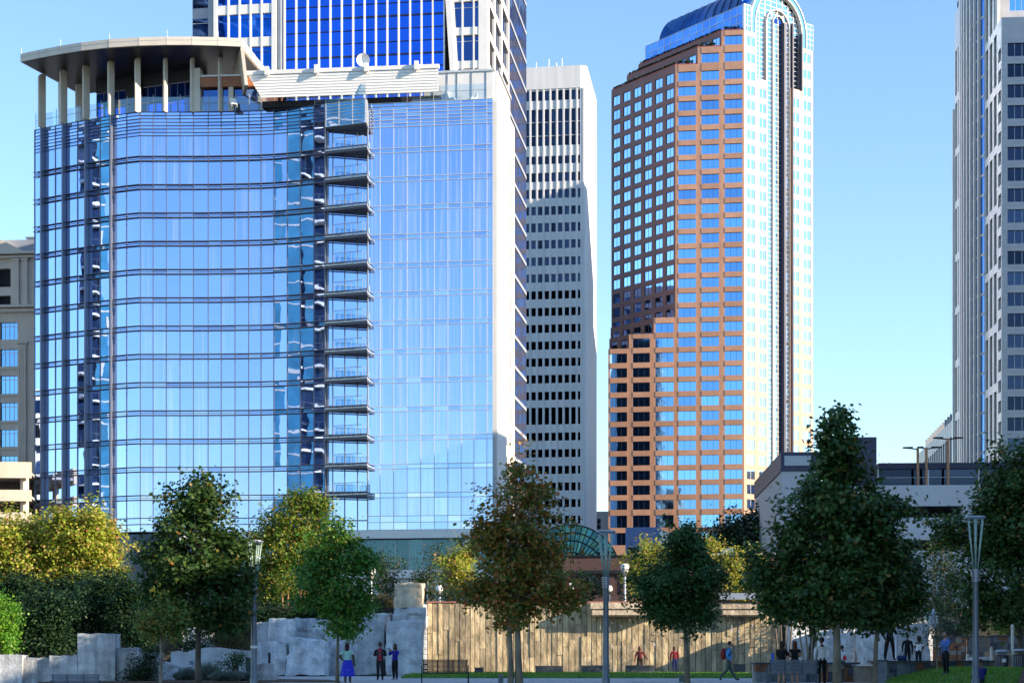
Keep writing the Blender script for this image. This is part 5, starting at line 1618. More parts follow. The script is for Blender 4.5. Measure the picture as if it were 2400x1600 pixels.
def seat_block(u0, u1, v0, v1, Y, label):
    x0, x1 = Xu(u0, Y), Xu(u1, Y); z1 = Zv(v0, Y)
    t = thing('stone_seat', label, 'stone bench', ((x0 + x1) / 2, Y, .1), 'dark granite seats along the lawn')
    b = MB(); b.box(x0, x1, Y, Y + .7, .02, z1 - .06); b.build('seat_base', M['seat_stone'], t)
    b = MB(); b.box(x0 - .02, x1 + .02, Y - .02, Y + .72, z1 - .055, z1); b.build('seat_top', M['seat_stone'], t)
for a in ((1112, 1133, 1563, 1580, 101, 'smallest dark granite seat by the fountain wall, left of the autumn sycamore'),
          (1255, 1320, 1559, 1580, 101, 'dark granite seat by the fountain wall just right of the autumn sycamore trunks'),
          (1363, 1429, 1558, 1580, 101, 'dark granite seat by the fountain wall behind the middle torch lamp'),
          (1467, 1534, 1558, 1579, 100, 'dark granite seat in front of the woman in a dark red top'),
          (1722, 1747, 1555, 1574, 101, 'short dark granite seat behind the walking man with the red backpack')): seat_block(*a)

# ================================================================== granite boulders
def boulder(u0, u1, v0, v1, Y, depth, label, mat='granite', seed=0, tilt=0.0, group='granite boulders beside the fountain', round_=.10, z0=None, top=None):
    x0, x1 = Xu(u0 + 1.5, Y), Xu(u1 - 1.5, Y); zt = Zv(v0, Y); zb = Zv(v1, Y) if z0 is None else z0
    bm = bmesh.new()
    bmesh.ops.create_cube(bm, size=1)
    w_, h_ = x1 - x0, zt - zb
    bmesh.ops.subdivide_edges(bm, edges=bm.edges[:], cuts=9, use_grid_fill=True)
    cx, cz = (x0 + x1) / 2, (zt + zb) / 2
    rr = random.Random(seed)
    tl = [rr.uniform(-.12, .12) for _ in range(4)] if top is None else top
    yaw = rr.uniform(-.30, .30); slope = rr.uniform(-.05, .22)
    for v in bm.verts:
        p = v.co * 2                                   # -1..1
        m_ = max(abs(p.x), abs(p.y), abs(p.z)); l_ = p.length
        q = p.lerp(p.normalized() * m_ * 1.25, round_)
        # top outline
        fx = (q.x + 1) / 2
        if q.z > 0: q.z *= 1 + (tl[0] * (1 - fx) + tl[1] * fx) * 1.0
        q.x *= 1 + (tl[2] if q.z > 0 else tl[3] * .5) * .6
        co = Vector((cx + q.x * w_ / 2 + tilt * q.z * h_ / 2, Y + depth / 2 + q.y * depth / 2 + yaw * q.x * w_ / 2 + slope * (q.z + 1) * h_ / 2, cz + q.z * h_ / 2))
        n1 = mnoise.fractal(co * .55 + Vector((seed * 7.1, 0, 0)), 1.0, 2.0, 4)
        n2 = mnoise.noise(co * .9 + Vector((0, seed * 3.7, 0)))
        d = p.normalized()
        co += d * (n1 * .10 + abs(n2) * -.14 + mnoise.noise(co * 2.6) * .06 + (mnoise.cell(co * 1.1 + Vector((seed, 0, 0))) - .5) * .07)
        # planar chips
        v.co = co
    me = bpy.data.meshes.new('boulder'); 
    off = Vector((cx, Y + depth / 2, zb))
    for v in bm.verts: v.co -= off
    bm.to_mesh(me); bm.free(); me.materials.append(M[mat])
    o = link_mesh('boulder', me); o.location = off
    tag(o, label, 'boulder', group)
    return o
BL = [
 (902, 992, 1452, 1592, 97, 3, 'large granite slab under the tan block beside the fountain wall', 'granite', 3, 0, .04, [.0, .0, 0, 0]),
 (822, 903, 1440, 1588, 98, 4, 'broad rounded granite boulder behind the man in a black jacket', 'granite', 5, .02, .12, [-.06, .05, -.1, .1]),
 (667, 768, 1494, 1582, 96, 3, 'granite slab with a sloping top behind the young green maple', 'granite', 8, .04, .04, [.08, -.12, -.1, .02]),
 (600, 672, 1500, 1580, 97, 3, 'granite block at the foot of the boulders, leftmost of the lower row', 'granite', 11, 0, .06, [-.03, -.05, 0, 0]),
 (624, 692, 1447, 1515, 101, 3, 'upper granite boulder left of the pale one, above the lower row', 'granite', 14, 0, .08, [.03, -.02, 0, 0]),
 (596, 632, 1455, 1520, 103, 3, 'small granite boulder at the left end of the upper row', 'granite', 17, 0, .1, [-.05, 0, 0, 0]),
 (686, 768, 1446, 1515, 101.5, 3, 'upper pale tan granite boulder above the sloping slab', 'granite', 21, 0, .12, [.05, -.15, 0, 0]),
 (756, 828, 1478, 1585, 100, 3, 'shaded flat granite slab directly behind the young green maple trunk', 'granite', 25, 0, .03, [.0, .0, 0, 0]),
 (800, 848, 1436, 1490, 104, 3, 'granite boulder glimpsed through the young green maple crown', 'granite', 28, 0, .1, None),
 (838, 876, 1424, 1452, 105, 2, 'small granite block on top of the boulders beside the left acorn lamp', 'granite', 31, 0, .08, None),
 (868, 918, 1436, 1470, 104, 3, 'flat granite boulder on top between acorn lamp and tan block', 'granite', 34, 0, .08, None),
 (918, 1000, 1420, 1470, 103.4, 3.4, 'granite block carrying the tall tan block', 'granite', 38, 0, .06, [0, -.05, 0, 0]),
 (920, 993, 1363, 1424, 104, 2.6, 'tall tan granite block standing highest beside the fountain wall', 'granite_tan', 41, 0, .05, [.02, -.04, 0, 0]),
]
for (u0, u1, v0, v1, Y, dp, lab, mat, seed, tilt, rd, top) in BL:
    boulder(u0, u1, v0, v1, Y, dp, lab, mat, seed, tilt, round_=rd, z0=(0 if v1 > 1575 else None), top=top)
boulder(590, 645, 1553, 1594, 79, 1.2, 'low pale rock on the mulch behind the left torch lamp', 'granite', 51, -.1, None, .3, z0=-.05, top=[-.1, -.05, -.3, .1])
# granite slabs behind the right planter
boulder(2022, 2078, 1468, 1560, 99, 2, 'upright granite slab behind the dark suited man', 'granite', 61, 0, 'granite slabs at the right end of the fountain', .05, 0)
boulder(2084, 2182, 1462, 1562, 98, 2, 'wide pale granite slab behind the woman in a white top', 'granite', 64, 0, 'granite slabs at the right end of the fountain', .05, 0)
boulder(1925, 2010, 1470, 1560, 101, 2, 'granite slab behind the big right sycamore trunk', 'granite', 67, 0, 'granite slabs at the right end of the fountain', .08, 0)
boulder(1848, 1900, 1455, 1560, 102.5, 2, 'granite slab at the end of the golden fountain wall beside the two women in black', 'granite', 70, 0, 'granite slabs at the right end of the fountain', .08, 0)
boulder(2010, 2200, 1440, 1560, 103, 2, 'long rear granite slab under the leaves at the right end of the fountain', 'granite', 73, 0, 'granite slabs at the right end of the fountain', .03, 0)

# left granite wall
def left_wall():
    root = thing('granite_slab_wall', 'pale stained granite retaining wall of upright slabs at the lower left', 'wall', (-20, 76, -.4))
    M['granite_pale'] = granite_mat('stained_pale_granite', (.36, .38, .40), (.60, .62, .63), 2.6, .03, 8, streak=(.55, 1.12))
    Y = 76.0
    for i, (u0, u1, v) in enumerate(((-60, 52, 1533), (52, 115, 1541), (115, 181, 1535), (181, 270, 1484), (270, 316, 1517), (316, 372, 1528))):
        b = MB(); x0, x1 = Xu(u0, Y) + .012, Xu(u1, Y) - .012; n = 8
        yj = Y + (.25 if i in (1, 4) else 0)
        fr = []
        for k in range(n + 1):
            x = x0 + (x1 - x0) * k / n
            zt = Zv(v, Y) + rng.uniform(-.03, .03) - (.1 if i == 2 and k in (5, 6) else 0)
            fr.append((x, zt))
        pts = [(x, yj, -.5) for x, z in fr] + [(x, yj, z) for x, z in fr] + [(x, yj + 1.1, z) for x, z in fr] + [(x, yj + 1.1, -.5) for x, z in fr]
        m_ = n + 1; fs = []
        for k in range(n):
            for r_ in range(3): fs.append((r_ * m_ + k, r_ * m_ + k + 1, (r_ + 1) * m_ + k + 1, (r_ + 1) * m_ + k))
        fs += [(0, m_, 2 * m_, 3 * m_), (n, 3 * m_ + n, 2 * m_ + n, m_ + n)]
        b.add(pts, fs); b.build('slab', M['granite_pale'], root)
left_wall()
def curved_wall():
    Y = 86.0
    root = thing('curved_concrete_wall', 'low rounded concrete wall behind the lavender bed left of the boulders', 'wall', (Xu(515, Y), Y, 0))
    b = MB(); pr = [(400, 1527), (416, 1524), (434, 1531), (438, 1528), (452, 1522), (480, 1517), (510, 1516), (540, 1520), (570, 1523), (604, 1524)]
    n = len(pr); f0 = [(Xu(u, Y), Zv(v, Y)) for u, v in pr]
    pts = [(x, Y, -.2) for x, z in f0] + [(x, Y, z) for x, z in f0] + [(x, Y + .6, z) for x, z in f0] + [(x, Y + .6, -.2) for x, z in f0]
    fs = [(r_ * n + k, r_ * n + k + 1, (r_ + 1) * n + k + 1, (r_ + 1) * n + k) for k in range(n - 1) for r_ in range(3)] + [(0, n, 2 * n, 3 * n), (n - 1, 4 * n - 1, 3 * n - 1, 2 * n - 1)]
    b.add(pts, fs); b.build('wall_body', surf('blue_concrete', (.40, .42, .45), .8, 0, .28, 1.2, .02, 6), root)
    b = MB(); x, z = Xu(449, Y), Zv(1552, Y); b.box(x - .09, x + .09, Y - .06, Y - .005, z - .1, z + .1); b.build('wall_light', M['rail_metal'], root)
    boulder(372, 436, 1545, 1600, 80, 2, 'low wedge of granite between the two left tree trunks', 'granite', 83, .1, None, .1, -.4, [-.1, -.35, 0, .1])
    # pale upright stone behind
    boulder(420, 500, 1470, 1530, 98, 1.5, 'pale upright slab glimpsed left of the big dark sycamore trunk', 'granite', 87, 0, None, .05, 0, [0, .08, 0, 0])
curved_wall()

# ================================================================== patchwork slate planter walls at the right
M['slate'] = island_mat('patchwork_slate', [(0, (.06, .07, .085)), (.16, (.10, .12, .15)), (.32, (.16, .18, .21)), (.48, (.20, .22, .22)), (.6, (.085, .06, .05)), (.72, (.24, .22, .17)), (.84, (.20, .09, .045)), (.93, (.13, .14, .13))], .75, .02, 8, .25, 5)
def slate_wall(name, label, a, b_, z0, z1, cap=True, piece=(.25, .55), seed=1):
    f = Fac(a, b_); lr = random.Random(seed)
    root = thing(name, label, 'wall', (f.xy(f.L / 2).x, f.xy(f.L / 2).y, z0))
    mb = MB(); s = 0
    zt = z1 - (.08 if cap else 0)
    while s < f.L - .01:
        w_ = min(f.L - s, lr.uniform(*piece))
        if f.L - s - w_ < .12: w_ = f.L - s
        z = z0
        while z < zt - .01:
            h = min(zt - z, lr.uniform(.18, .5))
            if zt - z - h < .1: h = zt - z
            if w_ > .4 and lr.random() < .4:
                m_ = w_ * lr.uniform(.35, .65)
                f.box(mb, s + .006, s + m_ - .006, z + .005, z + h - .005, -.3, lr.uniform(0, .03)); f.box(mb, s + m_ + .006, s + w_ - .006, z + .005, z + h - .005, -.3, lr.uniform(0, .03))
            else: f.box(mb, s + .006, s + w_ - .006, z + .005, z + h - .005, -.3, lr.uniform(0, .03))
            z += h
        s += w_
    mb.build('slate_pieces', M['slate'], root)
    c = MB(); f.box(c, .01, f.L - .01, z0, zt - .02, -.45, -.02); c.build('wall_core', M['concrete'], root)
    if cap:
        c = MB(); f.box(c, -.05, f.L + .05, zt, z1, -.5, .08); c.build('coping', M['seat_stone'], root)
    return root
slate_wall('slate_wall', 'long low patchwork slate wall behind the bench and the man in a white shirt', (Xu(1771, 73), 73), (Xu(2012, 74), 74), -.02, Zv(1551, 73.5), seed=2)
slate_wall('slate_wall', 'low patchwork slate wall under the dark suited man, right of the second sycamore trunk', (Xu(2052, 76), 76), (Xu(2331, 80), 80), -.02, Zv(1547, 77), seed=3)
slate_wall('slate_wall', 'taller patchwork slate planter wall under the pale shrubs at the right', (Xu(2186, 96), 96), (Xu(2318, 95), 95), 0, Zv(1489, 95.5), seed=5, piece=(.3, .7))
slate_wall('slate_wall', 'tallest patchwork slate wall behind the litter bins at the right edge', (Xu(2319, 92), 92), (Xu(2440, 91), 91), 0, Zv(1487, 92), seed=7, piece=(.3, .7))
def slate_pillar():
    t = thing('slate_pillar', 'short grey slate pillar right of the second sycamore trunk', 'pillar', (Xu(2068, 72), 72, 0))
    x0, x1 = Xu(2056, 72), Xu(2079, 72); b = MB(); b.box(x0, x1, 72, 72.5, -.02, Zv(1548, 72)); b.build('shaft', surf('grey_slate', (.17, .19, .22), .7, 0, .25, 3, .01, 9), t)
    b = MB(); b.box(x0 - .04, x1 + .04, 71.96, 72.54, Zv(1548, 72) + .002, Zv(1545, 72)); b.build('pillar_cap', M['seat_stone'], t)
    t = thing('timber_planter', 'timber clad planter box between the two right sycamore trunks', 'planter', (Xu(2028, 73), 73.2, 0))
    x0, x1 = Xu(2010, 72.6), Xu(2050, 72.6); b = MB()
    for k in range(9): b.box(x0 + (x1 - x0) * k / 9 + .004, x0 + (x1 - x0) * (k + 1) / 9 - .004, 72.6, 73.6, .0, Zv(1560, 72.6))
    b.build('planter_sides', surf('weathered_timber', (.26, .22, .17), .8, 0, .25, 4, stretch=(3, 3, .4)), t)
    b = MB(); b.box(x0 - .05, x1 + .05, 72.5, 73.7, Zv(1560, 72.6) + .003, Zv(1556, 72.6)); b.build('planter_rim', M['steel'], t)
slate_pillar()
def handrail():
    t = thing('handrail', 'dark steel handrail on the slate wall behind the man in a blue shirt', 'handrail', (Xu(2255, 90), 90, 0))
    b = MB(); b.tube([P(2236, 1516, 90), P(2243, 1516, 90), P(2262, 1498, 92), P(2272, 1496, 92)], .05, 8); b.build('rail', M['black_metal'], t)
    for u, v, y in ((2243, 1516, 90), (2264, 1497, 92)):
        p = P(u, v, y); b = MB(); b.tube([p, (p.x, p.y, 0)], .035, 8); b.build('post', M['black_metal'], t)
handrail()

# ================================================================== lamps, bins, bollards, benches
def torch_lamp(u, vcol1, vcol0, vring, Y, label):
    x = Xu(u, Y)
    t = thing('torch_lamp', label, 'street lamp', (x, Y, 0), 'torch lamps with flaring glass tubes')
    zc0, zc1, zr = Zv(vcol0, Y), Zv(vcol1, Y), Zv(vring, Y)
    b = MB(); b.lathe([(.16, -.2), (.16, .25), (.125, .3), (.115, 2.5), (.10, zc0)], x, Y, 16); b.build('pole', M['lamp_pole'], t, smooth=True)
    b = MB(); n = 6; h = (zc1 - zc0) / n
    prof = []
    for i in range(n):
        z = zc0 + h * i; r0 = .11 + .03 * i / n
        prof += [(r0, z + .002), (r0 + .03, z + h * .15), (r0 + .03, z + h * .6), (r0, z + h * .65)]
    b.lathe(prof + [(.02, zc1)], x, Y, 18); b.build('ribbed_collar', M['steel'], t)
    for k in range(6):
        a = 2 * math.pi * (k + .3) / 6
        r0, r1 = .085, .30
        b = MB(); b.tube([(x + r0 * math.cos(a), Y + r0 * math.sin(a), zc1 - .02), (x + r1 * math.cos(a), Y + r1 * math.sin(a), zr - .1 * (k % 2))], [.026, .036], 8)
        b.build('glass_tube', M['tube_glass'], t, smooth=True)
    b = MB(); b.tube([(x + .34 * math.cos(2 * math.pi * i / 24), Y + .34 * math.sin(2 * math.pi * i / 24), zr + .03) for i in range(25)], .045, 8, cap=False)
    for k in range(6):
        a = 2 * math.pi * (k + .3) / 6; b.tube([(x + .30 * math.cos(a), Y + .30 * math.sin(a), zr - .05), (x + .34 * math.cos(a), Y + .34 * math.sin(a), zr + .03)], .02, 6)
    b.build('top_ring', M['steel'], t)
    return t
M['lamp_pole'] = surf('grey_painted_pole', (.17, .19, .21), .4, .4, .12, 2)
def tube_glass():
    m, N, L, b = new_mat('green_tinted_tube')
    b.inputs['Base Color'].default_value = (.45, .62, .52, 1); b.inputs['Roughness'].default_value = .08
    b.inputs['Specular IOR Level'].default_value = .8; b.inputs['Transmission Weight'].default_value = .35
    return m
M['tube_glass'] = tube_glass()
torch_lamp(1420, 1350, 1377, 1247, 66, 'tall torch lamp with glass tubes standing in front of the middle of the fountain wall')
torch_lamp(2286.5, 1332, 1363, 1214, 64, 'tall torch lamp with glass tubes at the right, in front of the slate walls')
t3 = torch_lamp(595, 1364, 1398, 1270, 67, 'torch lamp half hidden by the big dark sycamore, white band round its pole')
b = MB(); b.lathe([(.135, Zv(1518, 67)), (.135, Zv(1512, 67))], Xu(595, 67), 67, 16); b.build('white_band', M['white_panel'], t3)
b = MB(); b.box(Xu(606, 66.8), Xu(606, 66.8) + .01, 66.7, 66.71, 0, .01)

def acorn_lamp(u, vt, Y, label, z0=4.2, s=1.0):
    x = Xu(u, Y); zt = Zv(vt, Y)
    t = thing('acorn_lamp', label, 'street lamp', (x, Y, z0), 'white acorn lamps above the wall')
    b = MB(); b.lathe([(.13, z0), (.11, z0 + .5), (.09, z0 + .6), (.075, zt - .85 * s)], x, Y, 12); b.build('pole', M['steel'], t, smooth=True)
    b = MB(); b.lathe([(.03, zt), (.20 * s, zt - .03), (.27 * s, zt - .12), (.28 * s, zt - .25), (.26 * s, zt - .36)], x, Y, 18); b.build('shade', M['white_panel'], t, smooth=True)
    b = MB(); b.lathe([(.25 * s, zt - .361), (.23 * s, zt - .5 * s), (.13 * s, zt - .68 * s), (.06, zt - .76 * s)], x, Y, 18); b.build('globe', M['globe'], t, smooth=True)
    b = MB()
    for k in range(4):
        a = math.pi / 4 + k * math.pi / 2; b.tube([(x + .26 * s * math.cos(a), Y + .26 * s * math.sin(a), zt - .36), (x + .22 * s * math.cos(a), Y + .22 * s * math.sin(a), zt - .55 * s), (x + .08 * math.cos(a), Y + .08 * math.sin(a), zt - .8 * s)], .014, 5)
    b.build('cage', M['steel'], t)
def globe():
    m, N, L, b = new_mat('frosted_globe'); b.inputs['Base Color'].default_value = (.55, .52, .5, 1); b.inputs['Roughness'].default_value = .25; return m
M['globe'] = globe()
acorn_lamp(870, 1329, 112, 'white acorn lamp above the boulders left of the tan block')
acorn_lamp(1030, 1370, 110, 'white acorn lamp above the left end of the fountain wall', 4.2, .8)
acorn_lamp(1337, 1366, 112, 'acorn lamp half hidden by the right side of the autumn sycamore', 4.2, .8)
acorn_lamp(1464.5, 1320, 112, 'tall white acorn lamp in front of the brick building')
acorn_lamp(1428, 1371, 118, 'small dark lantern lamp beside the middle torch lamp pole, in front of the brick building', 4.2, .8)

def pole_bollard(u, v0, Y, z0, r, label, mat):
    x = Xu(u, Y); zt = Zv(v0, Y); t = thing('bollard', label, 'bollard', (x, Y, z0), 'cream posts by the litter bins')
    b = MB(); b.lathe([(r, z0 - .05), (r, zt - .05), (r * .8, zt), (0.01, zt + .02)], x, Y, 14); b.build('post', mat, t, smooth=True)
    b = MB(); b.lathe([(r + .015, zt - .16), (r + .015, zt - .1)], x, Y, 14); b.build('band', M['steel'], t)
M['cream_post'] = surf('cream_paint', (.58, .54, .46), .5, 0, .06, 2)
pole_bollard(2373, 1463, 78, .5, .075, 'tall cream post between the two litter bins', M['cream_post'])
pole_bollard(2323.5, 1515, 84, 0, .07, 'short cream post left of the litter bins', M['cream_post'])
pole_bollard(2268, 1532, 84, 0, .08, 'shortest cream post left of the right torch lamp', M['cream_post'])
def slabs_right():
    t = thing('white_slab', 'white stone table slab between the short cream posts behind the right torch lamp', 'stone table', (Xu(2298, 85), 85, 0))
    b = MB(); x0, x1 = Xu(2274, 85), Xu(2322, 85); z = Zv(1540, 85); b.hexa([(x0, 84.6, z - .12), (x1, 84.6, z - .12), (x1, 86, z - .12), (x0, 86, z - .12), (x0 + .1, 84.6, z), (x1, 84.6, z + .05), (x1, 86, z + .05), (x0 + .1, 86, z)]); b.build('slab_top', M['white_stone2'], t)
    b = MB(); b.box(x0 + .2, x1 - .2, 84.9, 85.7, 0, z - .125); b.build('slab_base', M['concrete'], t)
    t = thing('blue_banner_post', 'slim bright blue post beside the two women in black', 'post', (Xu(1811, 80), 80, 0))
    b = MB(); x0, x1 = Xu(1808, 80), Xu(1814, 80); b.box(x0, x1, 80, 80.12, 0, Zv(1529, 80)); b.build('blue_panel', surf('blue_paint', (.03, .10, .55), .5, 0, .1, 2), t)
    b = MB(); b.box(x0 - .03, x1 + .03, 79.95, 80.17, 0, .06); b.build('foot', M['steel'], t)
    for u, Y, lab in ((1174, 70, 'grey green utility box at the foot of the autumn sycamore'), (1597, 74, 'small grey green utility post at the foot of the round tree')):
        t = thing('utility_box', lab, 'utility box', (Xu(u, Y), Y, 0), 'utility posts in the paving')
        x = Xu(u, Y); z = Zv(1583, Y); b = MB(); b.box(x - .1, x + .1, Y - .1, Y + .1, -.02, z + .02); b.build('box_body', surf('grey_green_paint', (.10, .15, .15), .5, 0, .1, 3), t)
        b = MB(); b.box(x - .12, x + .12, Y - .12, Y + .12, z + .021, z + .06); b.build('box_lid', M['lamp_pole'], t)
    t = thing('dark_sign_post', 'dark upright marker in front of the leftmost lower boulder', 'marker post', (Xu(631, 90), 90, 0))
    b = MB(); x = Xu(631, 90); b.box(x - .06, x + .06, 90, 90.1, 0, Zv(1528, 90)); b.build('marker', M['black_metal'], t)
    b = MB(); b.box(x - .1, x + .1, 89.95, 90.15, 0, .05); b.build('marker_foot', M['black_metal'], t)
    t = thing('electrical_box', 'dark green electrical cabinet beside the left torch lamp pole', 'cabinet', (Xu(582, 82), 82, 0))
    b = MB(); x0, x1 = Xu(576, 82), Xu(591, 82); b.box(x0, x1, 82, 82.4, 0, Zv(1542, 82)); b.build('cabinet_body', surf('dark_green_paint', (.03, .05, .05), .5, 0, .1, 3), t)
    b = MB(); b.box(x0 - .02, x1 + .02, 81.98, 82.42, Zv(1542, 82) + .002, Zv(1542, 82) + .04); b.build('cabinet_lid', M['black_metal'], t)
slabs_right()
def litter_bin(u, Y, z0, label, sticker):
    x = Xu(u, Y); t = thing('litter_bin', label, 'litter bin', (x, Y, z0), 'black litter bins at the right edge')
    r, h = .30, .66
    b = MB(); b.lathe([(.26, z0), (.27, z0 + h), (0.02, z0 + h)], x, Y, 20); b.build('liner', M['black_metal'], t)
    b = MB()
    for k in range(22):
        a = 2 * math.pi * k / 22; c, s = math.cos(a), math.sin(a)
        b.hexa([(x + r * c - .018 * s * -1 * -1, Y + r * s + .018 * c * -1, z0), (x + (r + .012) * c - .018 * s * -1, Y + (r + .012) * s - .018 * c, z0), (x + (r + .012) * c - .018 * s, Y + (r + .012) * s + .018 * c, z0), (x + r * c - .018 * s, Y + r * s + .018 * c, z0),
                (x + r * c + .018 * s, Y + r * s - .018 * c, z0 + h), (x + (r + .012) * c + .018 * s, Y + (r + .012) * s - .018 * c, z0 + h), (x + (r + .012) * c - .018 * s, Y + (r + .012) * s + .018 * c, z0 + h), (x + r * c - .018 * s, Y + r * s + .018 * c, z0 + h)])
    b.build('slats', M['rail_metal'], t)
    b = MB(); b.lathe([(.26, z0 + h), (.33, z0 + h + .005), (.33, z0 + h + .04), (.26, z0 + h + .045)], x, Y, 20); b.build('rim', M['black_metal'], t)
    for sx in (-1, 1):
        l = MB(); l.tube([(x + sx * .27, Y, z0 + h), (x + sx * .27, Y, z0 + h + .24)], .025, 8); l.build('hood_post', M['steel'], t)
    b = MB(); b.lathe([(.31, z0 + h + .22), (.30, z0 + h + .27), (.22, z0 + h + .30), (.01, z0 + h + .31)], x, Y, 20); b.build('hood', M['steel'], t, smooth=True)
    if sticker:
        s = MB(); s.box(x - .1, x + .08, Y - r - .03, Y - r - .015, z0 + .38, z0 + .54); s.build('sticker', M['white_panel'], t)
litter_bin(2349, 78, .47, 'black slatted litter bin with a white sticker, left of the tall cream post', True)
litter_bin(2391, 77, .5, 'black slatted litter bin cut off by the right edge of the picture', False)

def make_bench(label, loc, rz, mat):
    t = thing('park_bench', label, 'bench', loc, 'slatted metal benches')
    L = 1.85
    Mx = Matrix.Translation(Vector(loc)) @ Matrix.Rotation(rz, 4, 'Z')
    def put(name, mb, par=t):
        mb.v = [tuple(Mx @ Vector(p)) for p in mb.v]; return mb.build(name, mat, par)
    s = MB()
    for k in range(9): s.box(-L / 2 + .04, L / 2 - .04, -.22 + k * .055, -.22 + k * .055 + .042, .43 + .004 * (k - 4) ** 2 * .3, .455 + .004 * (k - 4) ** 2 * .3)
    put('seat', s)
    s = MB()
    for k in range(9):
        y = .27 + k * .016; z = .50 + k * .05
        s.box(-L / 2 + .04, L / 2 - .04, y, y + .02, z, z + .038)
    s.box(-L / 2, L / 2, .41, .45, .95, .99)
    for q in (-L / 2 + .06, -L / 6, L / 6, L / 2 - .06): s.hexa([(q - .02, .29, .45), (q + .02, .29, .45), (q + .02, .32, .45), (q - .02, .32, .45), (q - .02, .425, .95), (q + .02, .425, .95), (q + .02, .455, .95), (q - .02, .455, .95)])
    put('backrest', s)
    for sx in (-1, 1):
        x = sx * L / 2
        a = MB(); a.tube([(x, .42, .75), (x, .25, .72), (x, .02, .70), (x, -.18, .68), (x, -.27, .62), (x, -.26, .53), (x, -.19, .50), (x, -.15, .56)], .022, 8); a.tube([(x, -.2, .66), (x, -.12, .44)], .02, 8); put('armrest', a)
        l = MB(); l.tube([(x, -.20, .43), (x, -.24, .2), (x, -.32, .0)], .026, 8); l.tube([(x, -.36, .012), (x, -.28, .012)], .03, 8); put('leg', l)
        l = MB(); l.tube([(x, .30, .46), (x, .27, .22), (x, .40, .0)], .026, 8); l.tube([(x, .44, .012), (x, .36, .012)], .03, 8); l.tube([(x, -.24, .22), (x, .27, .22)], .018, 6); put('leg', l)
    return t
M['bench_blue'] = surf('blue_grey_bench_metal', (.09, .12, .17), .4, .3, .1, 3)
make_bench('black slatted bench on the paving in front of the left end of the fountain wall', (Xu(1043, 68), 68, 0), R(180) + R(3), M['black_metal'])
make_bench('blue grey slatted bench in front of the two women in black', (Xu(1857, 64), 64, 0), R(180) - R(2), M['bench_blue'])
make_bench('blue grey slatted bench cut off by the bottom edge at the left', (Xu(181, 66), 66, -.56), R(180) + R(5), M['bench_blue'])
def sail():
    Y = 90
    t = thing('white_sail_banner', 'white leaf shaped fabric sail on a thin dark pole among the branches at the right', 'banner', (Xu(2196, Y), Y, 0))
    out = [(2164, 1440), (2170, 1452), (2180, 1465), (2190, 1472), (2196, 1468), (2199, 1455), (2198, 1440), (2194, 1428), (2190, 1424), (2178, 1432)]
    b = MB(); n = len(out)
    f0 = [P(u, v, Y) for u, v in out]; c = sum(f0, Vector()) / n
    pts = f0 + [p + Vector((0, .05, 0)) for p in f0] + [c + Vector((0, -.35, 0)), c + Vector((0, -.28, 0))]
    fs = [(2 * n, i, (i + 1) % n) for i in range(n)] + [(2 * n + 1, n + (i + 1) % n, n + i) for i in range(n)] + [(i, n + i, n + (i + 1) % n, (i + 1) % n) for i in range(n)]
    b.add(pts, fs); b.build('sail_cloth', M['white_stone2'], t, smooth=True)
    p0 = P(2192, 1472, Y); b = MB(); b.tube([P(2176, 1430, Y) + Vector((0, -.3, 0)), p0, (p0.x + .55, Y, 0)], .03, 8); b.build('sail_pole', M['black_metal'], t)
    x = Xu(2104, 100); t = thing('steel_pole', 'plain pale steel pole right of the dark suited man', 'pole', (x, 97, 0))
    b = MB(); b.lathe([(.09, 0), (.085, 3.6), (.02, 3.65)], Xu(2101, 97), 97, 12); b.build('shaft', M['steel'], t, smooth=True)
    b = MB(); b.lathe([(.14, 0), (.14, .06)], Xu(2101, 97), 97, 12); b.build('base_plate', M['steel'], t)
sail()
# ================================================================== trees and shrubs
MAPLE = np.array([(0, -.5), (.16, -.22), (.46, -.28), (.36, -.02), (.52, .16), (.24, .2), (0, .55), (-.24, .2), (-.52, .16), (-.36, -.02), (-.46, -.28), (-.16, -.22)], np.float32)
OVATE = np.array([(0, -.5), (.2, -.2), (.24, .1), (0, .5), (-.24, .1), (-.2, -.2)], np.float32)
KITE = np.array([(0, -.5), (.3, 0), (0, .5), (-.3, 0)], np.float32)
def leaves(name, pts, nrm, size, mat, shape, parent=None, base=None):
    n = len(pts); k = len(shape)
    s = size * nrng.uniform(.65, 1.3, n)
    nz = nrm + nrng.normal(0, .55, (n, 3)); nz /= np.linalg.norm(nz, axis=1)[:, None] + 1e-6
    a = nrng.normal(0, 1, (n, 3)); ax = a - (a * nz).sum(1)[:, None] * nz; ax /= np.linalg.norm(ax, axis=1)[:, None] + 1e-6
    ay = np.cross(nz, ax)
    v = pts[:, None, :] + s[:, None, None] * (shape[None, :, 0, None] * ax[:, None, :] + shape[None, :, 1, None] * ay[:, None, :])
    bend = -.18 * (np.abs(shape[:, 0]) + np.abs(shape[:, 1]) * .4)
    v = v + (s[:, None] * bend[None, :])[:, :, None] * nz[:, None, :]
    off = np.array(wloc(parent)) if parent is not None else np.array(base if base is not None else (0, 0, 0))
    v = (v - off).astype(np.float32)
    me = bpy.data.meshes.new(name)
    me.vertices.add(n * k); me.vertices.foreach_set('co', v.ravel())
    me.loops.add(n * k); me.loops.foreach_set('vertex_index', np.arange(n * k, dtype=np.int32))
    me.polygons.add(n); me.polygons.foreach_set('loop_start', np.arange(0, n * k, k, dtype=np.int32))
    me.materials.append(mat); me.update(calc_edges=True)
    o = link_mesh(name, me, parent)
    if parent is None and base is not None: o.location = base
    return o
